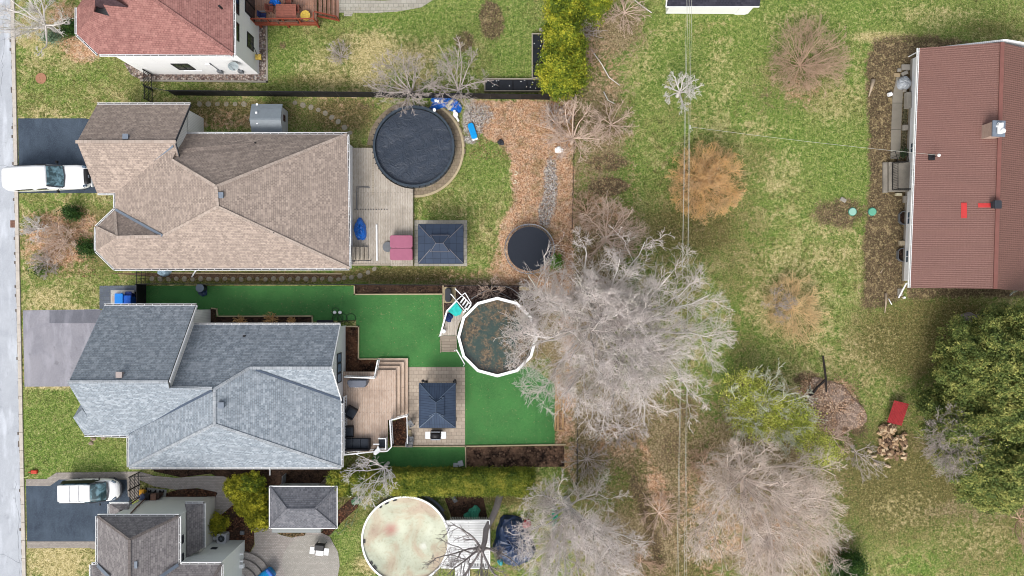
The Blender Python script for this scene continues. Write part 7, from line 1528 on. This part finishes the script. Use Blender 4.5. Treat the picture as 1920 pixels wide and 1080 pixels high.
bare_tree('tangle of grey branches north of the yellow green hedge', 728, 868, 1.7, 2.5, 1.9, 37, b_pale, 8, 8, 7, 3, .12, (-.9, -.5), 3.4, rmin=.012, a0=120, a1=420)
bare_tree('dark branched tree leaning south over the white pool deck', 938, 925, 3.6, 4.4, 2.2, 41, b_dark, 10, 8, 7, 5, .24, (-2.6, -4.6), 5.0, lean=(-1.6, -3.6), rmin=.014, thick=.8, l1=(.5, 1.0), elev=(-10, 50))
bare_tree('bare spreading shrub with pale bent limbs at the edge of the right evergreens', 1785, 812, 2.6, 3.6, 2.2, 43, b_grey, 22, 8, 6, 3, .10, (-2.0, .1), 4.4, rmin=.013, elev=(2, 60), a0=110, a1=250)
bare_tree('small bare apple tree with curled grey limbs on the open lawn', 1270, 180, 1.2, 2.1, 1.5, 47, b_pale, 8, 8, 7, 4, .13, (-.2, -.2), 2.2, rmin=.011)
bare_tree('dead leaning limb and twigs beside the ash heap', 1598, 845, .8, 2.2, 1.4, 53, b_grey, 7, 6, 6, 3, .08, (.2, -.4), 1.6)
bare_tree('pale bare tree cut by the bottom edge left of the power lines', 1120, 1075, 2.0, 3.2, 3.0, 59, b_pale, 9, 8, 7, 5, .14, (.2, -.6), 4.6)
bare_tree('brownish bare thicket tree at the right end below the evergreens', 1895, 965, 1.2, 2.8, 1.8, 61, b_red, 9, 8, 7, 4, .09, (.2, .0), 2.2)
# shrubs of fine coloured twigs
sh = dict(cat='shrub', name='bare_shrub')
bare_tree('round reddish brown twig shrub on the upper lawn', 1498, 125, .3, 4.2, 2.0, 71, b_red, 36, 10, 8, 3, .04, (.3, .4), 1.0, lims=(.8, 1.1), l1=(.7, .95), wild=1.3, elev=(2, 85), rmin=.0065, tw=.006, thick=.9, **sh)
bare_tree('large orange twigged shrub beneath the power lines', 1312, 345, .4, 3.75, 2.4, 73, b_orange, 44, 12, 10, 4, .045, (.1, 0), 1.3, lims=(.85, 1.1), l1=(.75, .95), wild=1.3, cmat=bark('orange_haze', C(232, 190, 130, 1), C(206, 176, 140, 1)), elev=(2, 85), rmin=.0075, tw=.0065, thick=.9, **sh)
bare_tree('straw orange twigged shrub south of the bare lawn centre', 1483, 578, .3, 3.7, 1.4, 79, b_straw, 34, 10, 8, 3, .035, (.1, .0), .7, lims=(.75, 1.1), l1=(.7, .95), wild=1.4, cmat=b_straw, elev=(2, 80), rmin=.0075, tw=.0065, **sh)
bare_tree('grey twig shrub under the straw orange one', 1452, 572, .4, 1.8, 1.4, 80, b_grey, 12, 7, 6, 2, .05, (0, 0), 1.1, elev=(2, 80), **sh)
bare_tree('small grey twig bush on the dry lawn behind the white house', 641, 108, .2, 1.3, 1.0, 83, b_grey, 16, 7, 5, 0, .04, (-.2, .2), .6, elev=(2, 80), **sh)
bare_tree('grey twig bush in the middle of the shrubby front garden', 125, 455, .3, 2.1, 1.1, 89, b_tan, 20, 8, 7, 2, .05, (-.2, 0), .8, elev=(2, 80), **sh)
bare_tree('twig bush at the road side of the shrubby front garden', 75, 430, .3, 1.4, .9, 91, b_pale, 16, 7, 6, 2, .04, (0, 0), .7, elev=(2, 80), **sh)
bare_tree('low twig bush beside the white boulder', 92, 495, .2, 1.5, .8, 93, b_grey, 16, 7, 6, 2, .04, (0, 0), .6, elev=(2, 80), **sh)
for k, (px, py, lb) in enumerate([(455, 603, 'left dry orange grass clump in the bed along the grey roof'), (511, 598, 'middle orange grass clump in the bed along the grey roof'), (550, 601, 'small right orange grass clump in the bed along the grey roof')]): bare_tree(lb, px, py, .1, [.75, .8, .45][k], .6, 100 + k, b_orange, 22, 5, 3, 0, .02, (0, 0), .4, elev=(15, 80), rmin=.008, cat='ornamental grass', name='grass_clump')
for k, (px, py, r_, lb) in enumerate([(1145, 235, 2.4, 'brushy thicket left of the small apple tree'), (1100, 400, 2.2, 'brushy thicket south-east of the rock'), (1160, 800, 2.6, 'thicket below the huge pale tree'), (1235, 960, 2.4, 'low thicket left of the twin power lines'), (1200, 1050, 2.4, 'low thicket at the bottom edge near the power lines'), (1100, 860, 2.4, 'thicket at the end of the turf yard'), (1170, 25, 2.4, 'brushy thicket right of the cedar row'), (1320, 870, 2.2, 'thicket under the left side of the pinkish tree'), (1040, 225, 1.6, 'sparse twigs above the leaf mulch'), (1560, 820, 2.0, 'purple grey twigs on the ash heap'), (1500, 940, 2.6, 'pinkish thicket under the right side of the wide bare tree'), (1440, 1040, 2.8, 'pinkish thicket at the bottom edge under the wide bare tree'), (920, 545, 1.4, 'dry vine twigs north of the white rimmed pool')]):
    bare_tree(lb, px, py, .2, r_, .8, 120 + k, [b_tan, b_red, b_grey][k % 3] if k not in (10, 11) else b_pink, 16, 7, 6, 2, .035, (0, 0), .5, elev=(2, 60), rmin=.009, cat='thicket', name='thicket')
# fallen prunings
for k, (px, py, r_, lb) in enumerate([(1098, 48, 1.3, 'brush pile of grey cut branches right of the cedars'), (1094, 105, 1.2, 'brush pile of brown cut branches right of the cedars')]):
    rg = np.random.default_rng(200 + k); n_ = 60; a = rg.uniform(0, 3.14, n_); c_ = rg.normal(size=(n_, 2)) * r_ * .35; L_ = rg.uniform(.5, 1.3, n_) * r_; b = P(px, py); s = np.linspace(-.5, .5, 5)[None, :, None]
    D = np.stack([np.cos(a), np.sin(a), rg.uniform(-.1, .25, n_)], 1); Q = np.concatenate([c_, rg.uniform(.1, .4, (n_, 1))], 1)[:, None] + D[:, None] * L_[:, None, None] * s + rg.normal(size=(n_, 5, 3)) * .05; Q[:, :, 2] = np.maximum(Q[:, :, 2], .02)
    v_, f_ = tubes('', Q, np.full((n_, 5), .022), None, None, 4); o = npmesh('brush_pile', v_, f_, b_grey if k == 0 else b_red); o.location = (b.x, b.y, 0); tag(o, lb, 'brush pile')
for k, (pts, lb) in enumerate([([(1108, 92, .1), (1128, 120, .2), (1142, 145, .1), (1162, 160, .1)], 'long pale fallen branch below the brush piles'), ([(1190, 0, .1), (1205, 12, .2), (1222, 24, .1)], 'fallen branch left of the white outbuilding'), ([(1132, 172, .1), (1140, 188, .2), (1152, 194, .1)], 'thin fallen branch left of the open lawn')]): stick(pts, [.05, .045, .04, .03][:len(pts)], lb, b_pale, 'fallen_branch', 'branch')

# evergreen foliage: clumps of small leaf faces
def foliage_mat(name, c1, c2, c3, s=.9):
    t = NT(name, .75, .2); v = t.coord(); n = t.noise(v, s, 4, .62, .4); f = t.noise(v, s * 5, 3, .6); m_ = t.math('ADD', t.math('MULTIPLY', n, .6), t.math('MULTIPLY', f, .4))
    cc = t.ramp(m_, [(.38, c1), (.5, c2), (.6, c3)]); t.l(cc, t.b.inputs['Base Color']); t.b.inputs['Subsurface Weight'].default_value = 0; return t.m
def leaves(rg, C_, N_, K, spread, size, flat=.45):
    """clump centres -> leaf quads"""
    n_ = len(C_); cen = np.repeat(C_, K, 0) + rg.normal(size=(n_ * K, 3)) * np.repeat(spread, K)[:, None]; N = np.repeat(N_, K, 0) + rg.normal(size=(n_ * K, 3)) * flat * 1.6
    N /= np.linalg.norm(N, axis=1, keepdims=True) + 1e-9; r = rg.normal(size=N.shape); U = np.cross(N, r); U /= np.linalg.norm(U, axis=1, keepdims=True) + 1e-9; W_ = np.cross(N, U); sz = size * rg.uniform(.6, 1.4, len(N))[:, None]
    V = np.stack([cen - U * sz, cen + W_ * sz * .45, cen + U * sz, cen - W_ * sz * .45], 1).reshape(-1, 3); return V, np.arange(len(V)).reshape(-1, 4)
def evergreen(label, px, py, blobs, mat, seed, name='evergreen_tree', cat='tree', K=26, dens=7.0, leaf=.085, spread=.2, trunk=True, shape=1.0, sub=.5, core=.8):
    """blobs: (px, py, centre height, rx, ry, rz) lobes of the crown, as photo pixel of the lobe centre"""
    rg = np.random.default_rng(seed); b = P(px, py); t_ = thing(name, label, cat, (b.x, b.y, 0)); Cs, Ns = [], []; zt = 0
    lobes = []
    for (bx, by, z, rx, ry, rz) in blobs:
        c_ = P(bx, by, z); lobes.append((c_, rx * core, ry * core, rz * core))
        if sub:
            k_ = int(2.6 * (rx * ry * 4 + rz * (rx + ry) * 1.3) / (sub * sub * 3.1))
            for _ in range(k_):
                d_ = rg.normal(size=3); d_ /= np.linalg.norm(d_); d_[2] = abs(d_[2]) if d_[2] < -.35 else d_[2]; s_ = sub * rg.uniform(.6, 1.3); q_ = rg.uniform(.72, 1.12)
                lobes.append((c_ + Vector((d_[0] * rx * q_, d_[1] * ry * q_, d_[2] * rz * q_)) * .9, s_, s_, s_ * .7))
    for (c_, rx, ry, rz) in lobes:
        z = c_.z; n_ = int(dens * (rx * ry * 6 + rz * (rx + ry) * 2)); d = rg.normal(size=(n_, 3)); d /= np.linalg.norm(d, axis=1, keepdims=True); d[:, 2] = np.where(d[:, 2] < -.5, -d[:, 2], d[:, 2])
        ph = rg.uniform(0, 6.28, 3); lob = 1 + .16 * np.sin(d[:, 0] * 5 + ph[0]) * np.cos(d[:, 1] * 5 + ph[1]) + .1 * np.sin(d[:, 2] * 8 + ph[2]) + rg.normal(size=n_) * .06
        q = d * np.array([rx, ry, rz]) * (lob * rg.uniform(.78, 1.02, n_) ** shape)[:, None]; Cs.append(q + np.array([c_.x - b.x, c_.y - b.y, z])); Ns.append(d + np.array([0, 0, .5])); zt = max(zt, z)
    C_ = np.vstack(Cs); N_ = np.vstack(Ns); C_[:, 2] = np.maximum(C_[:, 2], .12); V, F = leaves(rg, C_, N_, K, rg.uniform(.6, 1.3, len(C_)) * spread, leaf)
    npmesh('crown', V, F, mat, t_)
    if trunk:
        mb = MB(); mb.tube([(0, 0, 0), (.05, .03, zt * .5), (0, 0, zt)], [.2, .15, .05], 8)
        for i in range(6): a = i * 1.05; mb.tube([(0, 0, zt * .4 + i * .1), (math.cos(a) * 1.2, math.sin(a) * 1.2, zt * .6 + i * .15)], [.06, .02], 5)
        o = mb.build('trunk', b_grey, None); o.parent = t_
    return t_
f_ced = foliage_mat('cedar_foliage', C(54, 80, 28), C(124, 140, 38), C(200, 196, 62)); f_big = foliage_mat('evergreen_foliage', C(64, 84, 44), C(118, 134, 68), C(196, 194, 110), 1.3); f_yel = foliage_mat('yellow_conifer', C(90, 104, 30), C(166, 166, 44), C(216, 208, 64), 1.4); f_dk = foliage_mat('dark_shrub', C(28, 54, 22), C(50, 84, 32), C(84, 112, 46), 1.5); f_lime = foliage_mat('lime_foliage', C(118, 132, 54, 1), C(168, 176, 78, 1), C(208, 206, 108, 1), 1.1)
f_hedge = foliage_mat('hedge_foliage', C(70, 94, 34), C(128, 142, 48), C(188, 184, 78), 1.2)
evergreen('tall yellow green cedar at the bottom of the row', 1056, 150, [(1054, 135, 2.2, 1.55, 1.8, 2.4)], f_ced, 301, leaf=.09)
evergreen('middle cedar of the row right of the raised bed', 1056, 85, [(1054, 72, 2.4, 1.15, 1.5, 2.6), (1066, 95, 1.8, 1.0, 1.0, 1.6)], f_ced, 302, leaf=.09)
evergreen('cedar at the top of the row cut by the frame edge', 1062, 22, [(1060, 18, 2.8, 1.4, 1.4, 2.8)], f_ced, 303, leaf=.09)
evergreen('cedar behind the row touching the top edge', 1108, 10, [(1112, 8, 2.4, .95, 1.2, 2.6)], f_ced, 304, leaf=.09)
evergreen('huge round evergreen under the brown roof', 1850, 660, [(1850, 665, 4.0, 3.4, 3.0, 4.2), (1812, 700, 3.0, 2.3, 2.2, 2.6), (1900, 630, 4.4, 2.4, 2.4, 3.6), (1808, 655, 2.6, 1.8, 1.5, 2.2)], f_big, 311, leaf=.085, spread=.15, sub=.68, dens=4.6, core=.66)
evergreen('big evergreen touching the right edge', 1900, 760, [(1895, 750, 4.6, 3.2, 3.0, 4.2), (1940, 700, 4.2, 3.0, 3.0, 4.0)], f_big, 312, leaf=.085, spread=.15, sub=.68, dens=4.6, core=.66)
evergreen('dense evergreen nearest the firewood pile', 1800, 810, [(1800, 785, 3.0, 2.8, 2.2, 2.6), (1840, 850, 3.2, 2.6, 2.3, 2.6), (1765, 755, 1.6, 1.7, 1.2, 1.5), (1790, 850, 1.6, 1.6, 1.3, 1.5)], f_big, 313, leaf=.085, spread=.15, sub=.68, dens=4.6, core=.66)
evergreen('yellowish evergreen at the lower right edge', 1890, 880, [(1880, 875, 3.8, 3.2, 2.8, 3.4), (1850, 915, 2.4, 2.2, 1.6, 2.0), (1940, 850, 4.2, 2.4, 2.6, 3.6)], f_big, 314, leaf=.085, spread=.15, sub=.68, dens=4.6, core=.66)
evergreen('airy lime green conifer beside the wood chip heap', 1440, 770, [(1425, 775, 2.4, 2.6, 2.2, 1.6), (1480, 790, 2.4, 2.2, 2.0, 1.6), (1535, 838, 2.2, 1.3, 1.3, 1.5), (1400, 735, 2.2, 1.9, 1.6, 1.4)], f_lime, 321, K=8, dens=3.6, leaf=.075, spread=.26, sub=.4)
evergreen('small dark conifer at the bottom edge', 1590, 1065, [(1590, 1066, .9, 1.3, 1.0, 1.2)], f_dk, 322)
def bush(lb, px, py, rx, ry, rz, mat, seed, **k): evergreen(lb, px, py, [(px, py, rz * .6, rx, ry, rz)], mat, seed, 'shrub', 'shrub', trunk=False, **{'sub': .3, 'core': .7, **k})
bush('small bright green shrub on the lawn below the white van', 137, 398, .5, .5, .5, f_dk, 331, leaf=.07); bush('low dark juniper beside the taupe bay', 165, 465, .9, .45, .4, f_dk, 332, leaf=.07, dens=5); bush('green shrub at the corner of the red roof', 134, 55, .6, .5, .5, f_dk, 333, leaf=.07); bush('dark green tuft near the white boulder', 74, 508, .6, .3, .3, f_dk, 334, leaf=.06, dens=4); bush('pale green spruce shoot under the twiggy front tree', 96, 70, .55, .5, .6, foliage_mat('bluegreen_spruce', C(84, 112, 90), C(120, 144, 116), C(150, 170, 140), 2), 335, leaf=.06)
bush('bright green plant at the trampoline edge', 1042, 489, .35, .45, .5, foliage_mat('fresh_green', C(58, 100, 30), C(90, 140, 44), C(130, 170, 70), 2), 336, leaf=.08)
for k, (px, py, r_, lb) in enumerate([(448, 914, 1.0, 'topmost yellow conifer left of the hipped shed'), (475, 905, .8, 'dark green conifer behind the yellow ones'), (474, 938, 1.35, 'largest yellow conifer left of the hipped shed'), (488, 966, 1.0, 'lowest yellow conifer at the patio edge')]): bush(lb, px, py, r_, r_ * .95, 1.2, f_yel if k != 1 else f_ced, 340 + k, leaf=.07, dens=9, spread=.09)
bush('low spreading yellow juniper under the pale wall', 405, 982, .72, .7, .6, f_yel, 350, leaf=.07, dens=8)
# clipped hedge
rg = np.random.default_rng(360); hd = thing('hedge', 'long clipped yellow green hedge south of the turf strip', 'hedge', P(815, 908)); A0_, A1_ = P(628, 908), P(1000, 900); L_ = A1_.x - A0_.x; wy, hz = 1.6, 2.1; cy = -15.8
n_ = 5200; u = rg.uniform(0, 1, n_); side = rg.random(n_); xx = A0_.x + u * L_; X_ = np.empty((n_, 3)); Nn = np.empty((n_, 3))
ed = wy / 2 * (1 + .05 * np.sin(xx * 2.1)); top_ = side < .62; yy = rg.uniform(-1, 1, n_) * ed
X_[:, 0] = xx; X_[:, 1] = np.where(top_, cy + yy, cy + np.sign(yy) * ed); X_[:, 2] = np.where(top_, hz + .06 * np.sin(xx * 3) + rg.normal(size=n_) * .04 - .25 * (np.abs(yy) / ed) ** 4, rg.uniform(.05, hz, n_)); Nn[:] = (0, 0, 1); Nn[~top_] = 0; Nn[~top_, 1] = np.sign(yy[~top_]); Nn[~top_, 2] = .3
X_ -= np.array(hd['_o']); V, F = leaves(rg, X_, Nn, 26, np.full(n_, .11), .06); npmesh('foliage', V, F, f_hedge, hd)
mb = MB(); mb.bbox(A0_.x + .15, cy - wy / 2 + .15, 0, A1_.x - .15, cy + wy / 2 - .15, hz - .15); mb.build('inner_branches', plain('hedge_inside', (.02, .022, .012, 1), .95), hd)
# clumps in the beds: small dry plants
def scatter(name, label, cat, polys, n_, mats, size, seed, z=.03, flat=.25, grp=None):
    """loose litter nobody could count: one object"""
    rg = np.random.default_rng(seed); pts = []
    for (x0, y0, x1, y1, w_) in polys: m_ = int(n_ * w_); pts.append(np.stack([rg.uniform(x0, x1, m_), rg.uniform(y0, y1, m_)], 1))
    p_ = np.vstack(pts); X = np.stack([(p_[:, 0] - 960) / SC, (540 - p_[:, 1]) / SC, rg.uniform(z, z + .05, len(p_))], 1); V, F = leaves(rg, X, np.tile(np.array([[0, 0, 1.0]]), (len(X), 1)), 1, np.full(len(X), .02), size, flat); o = npmesh(name, V, F, mats); tag(o, label, cat, grp, 'stuff'); return o
lm_ = speckle('fallen_leaves', [C(120, 84, 62), C(170, 124, 92), C(206, 160, 124), C(222, 190, 158), C(150, 106, 80)], 14, rough=.9)
scatter('leaf_litter', 'tan fallen leaves scattered over the mulch yard', 'leaves', [(880, 190, 1074, 300, .3), (960, 300, 1074, 530, .35), (1076, 180, 1190, 500, .2), (80, 400, 180, 520, .15)], 9000, lm_, .055, 401)
scatter('leaf_litter', 'brown leaf litter below the trees at the bottom', 'leaves', [(1080, 560, 1300, 1080, .5), (1300, 820, 1600, 1080, .3), (1500, 700, 1610, 840, .2)], 9000, plain('brown_litter', C(134, 108, 84), .95, .35, 20), .06, 402)
scatter('leaf_litter', 'dry leaf flecks along the stepping stone strips', 'leaves', [(280, 514, 830, 530, .4), (370, 190, 690, 215, .35), (545, 200, 690, 250, .25)], 3500, plain('flecks', C(170, 146, 108), .95, .35, 20), .04, 403)
scatter('turf_debris', 'small leaf flecks blown over the artificial turf', 'leaves', [(400, 540, 830, 590, .4), (670, 560, 830, 680, .3), (875, 705, 1035, 830, .3)], 700, plain('turf_flecks', C(186, 168, 130), .95, .3, 20), .035, 404)
# grass blades over the lawns
def tufts(name, label, polys, n_, mat, size, seed):
    rg = np.random.default_rng(seed); pts = []
    for (x0, y0, x1, y1, w_) in polys: m_ = int(n_ * w_); pts.append(np.stack([rg.uniform(x0, x1, m_), rg.uniform(y0, y1, m_)], 1))
    p_ = np.vstack(pts); N = len(p_); B = np.stack([(p_[:, 0] - 960) / SC, (540 - p_[:, 1]) / SC, np.zeros(N)], 1); a = rg.uniform(0, 6.28, N); h_ = rg.uniform(.5, 1.3, N) * size
    D = np.stack([np.cos(a), np.sin(a), np.zeros(N)], 1); Pp = np.stack([-np.sin(a), np.cos(a), np.zeros(N)], 1) * .018; T_ = B + D * (h_ * .8)[:, None] + np.array([0, 0, 1]) * (h_ * .7)[:, None]
    V = np.stack([B - Pp, B + Pp, T_ + Pp * .3, T_ - Pp * .3], 1).reshape(-1, 3); o = npmesh(name, V, np.arange(4 * N).reshape(-1, 4), mat); tag(o, label, 'grass', None, 'stuff')
gm = foliage_mat('grass_blades', C(74, 88, 38), C(116, 126, 62), C(170, 162, 104), 1.0)
big = [(1180, 30, 1620, 700, .42), (1620, 0, 1920, 80, .06), (1500, 860, 1920, 1080, .1), (490, 10, 990, 165, .16), (30, 110, 260, 220, .06), (40, 365, 250, 575, .05), (780, 270, 950, 410, .06), (50, 730, 240, 890, .06), (1610, 560, 1780, 860, .08)]
tufts('grass', 'longer grass blades standing out of the lawns', big, 60000, gm, .09, 411)
# ---------------- cables ----------------
cm = plain('pale_cable', C(196, 196, 186), .5, .1)
def cable(label, a, b, r, mat, sag=.3, n_=40, z=9.0, cat='power line', name='power_line', group=None):
    A_, B_ = Vector(a), Vector(b); mb = MB(); mb.tube([A_.lerp(B_, i / n_) - Vector((0, 0, sag * math.sin(math.pi * i / n_))) for i in range(n_ + 1)], r, 5); return mono(name, mb, mat, label, cat, group)
def lineY(px0, px1, z, lb, r=.014): a_, b_ = P(px0, 0, z), P(px1, 1080, z); d_ = b_ - a_; cable(lb, a_ - d_ * .35, b_ + d_ * .35, r, cm, .25)
lineY(1291, 1270, 8.5, 'left one of the two bright power lines over the lawn', .011); lineY(1298, 1284, 8.6, 'right one of the two bright power lines over the lawn', .011)
lineY(1288, 1273, 7.6, 'thin faint cable just left of the bright power lines', .008); lineY(1294, 1288, 7.8, 'thin faint cable between and right of the bright power lines', .008)
cable('pale service cable crossing the lawn to the roof mast', P(1294, 238, 8.5), tuple(m_ + Vector((0, 0, .85))), .013, cm, .35)
mb = MB(); q_ = P(1294, 238, 8.5); mb.tube([q_, q_ + Vector((.25, -.2, -.25)), q_ + Vector((.05, -.35, -.1)), q_ + Vector((-.02, -.1, -.05))], .015); mb.box(q_, (.1, .25, .1)); mono('cable_clamp', mb, cm, 'clamp and loop where the service cable leaves the power line', 'cable clamp')

for o in bpy.data.objects:
    if '_o' in o: del o['_o']
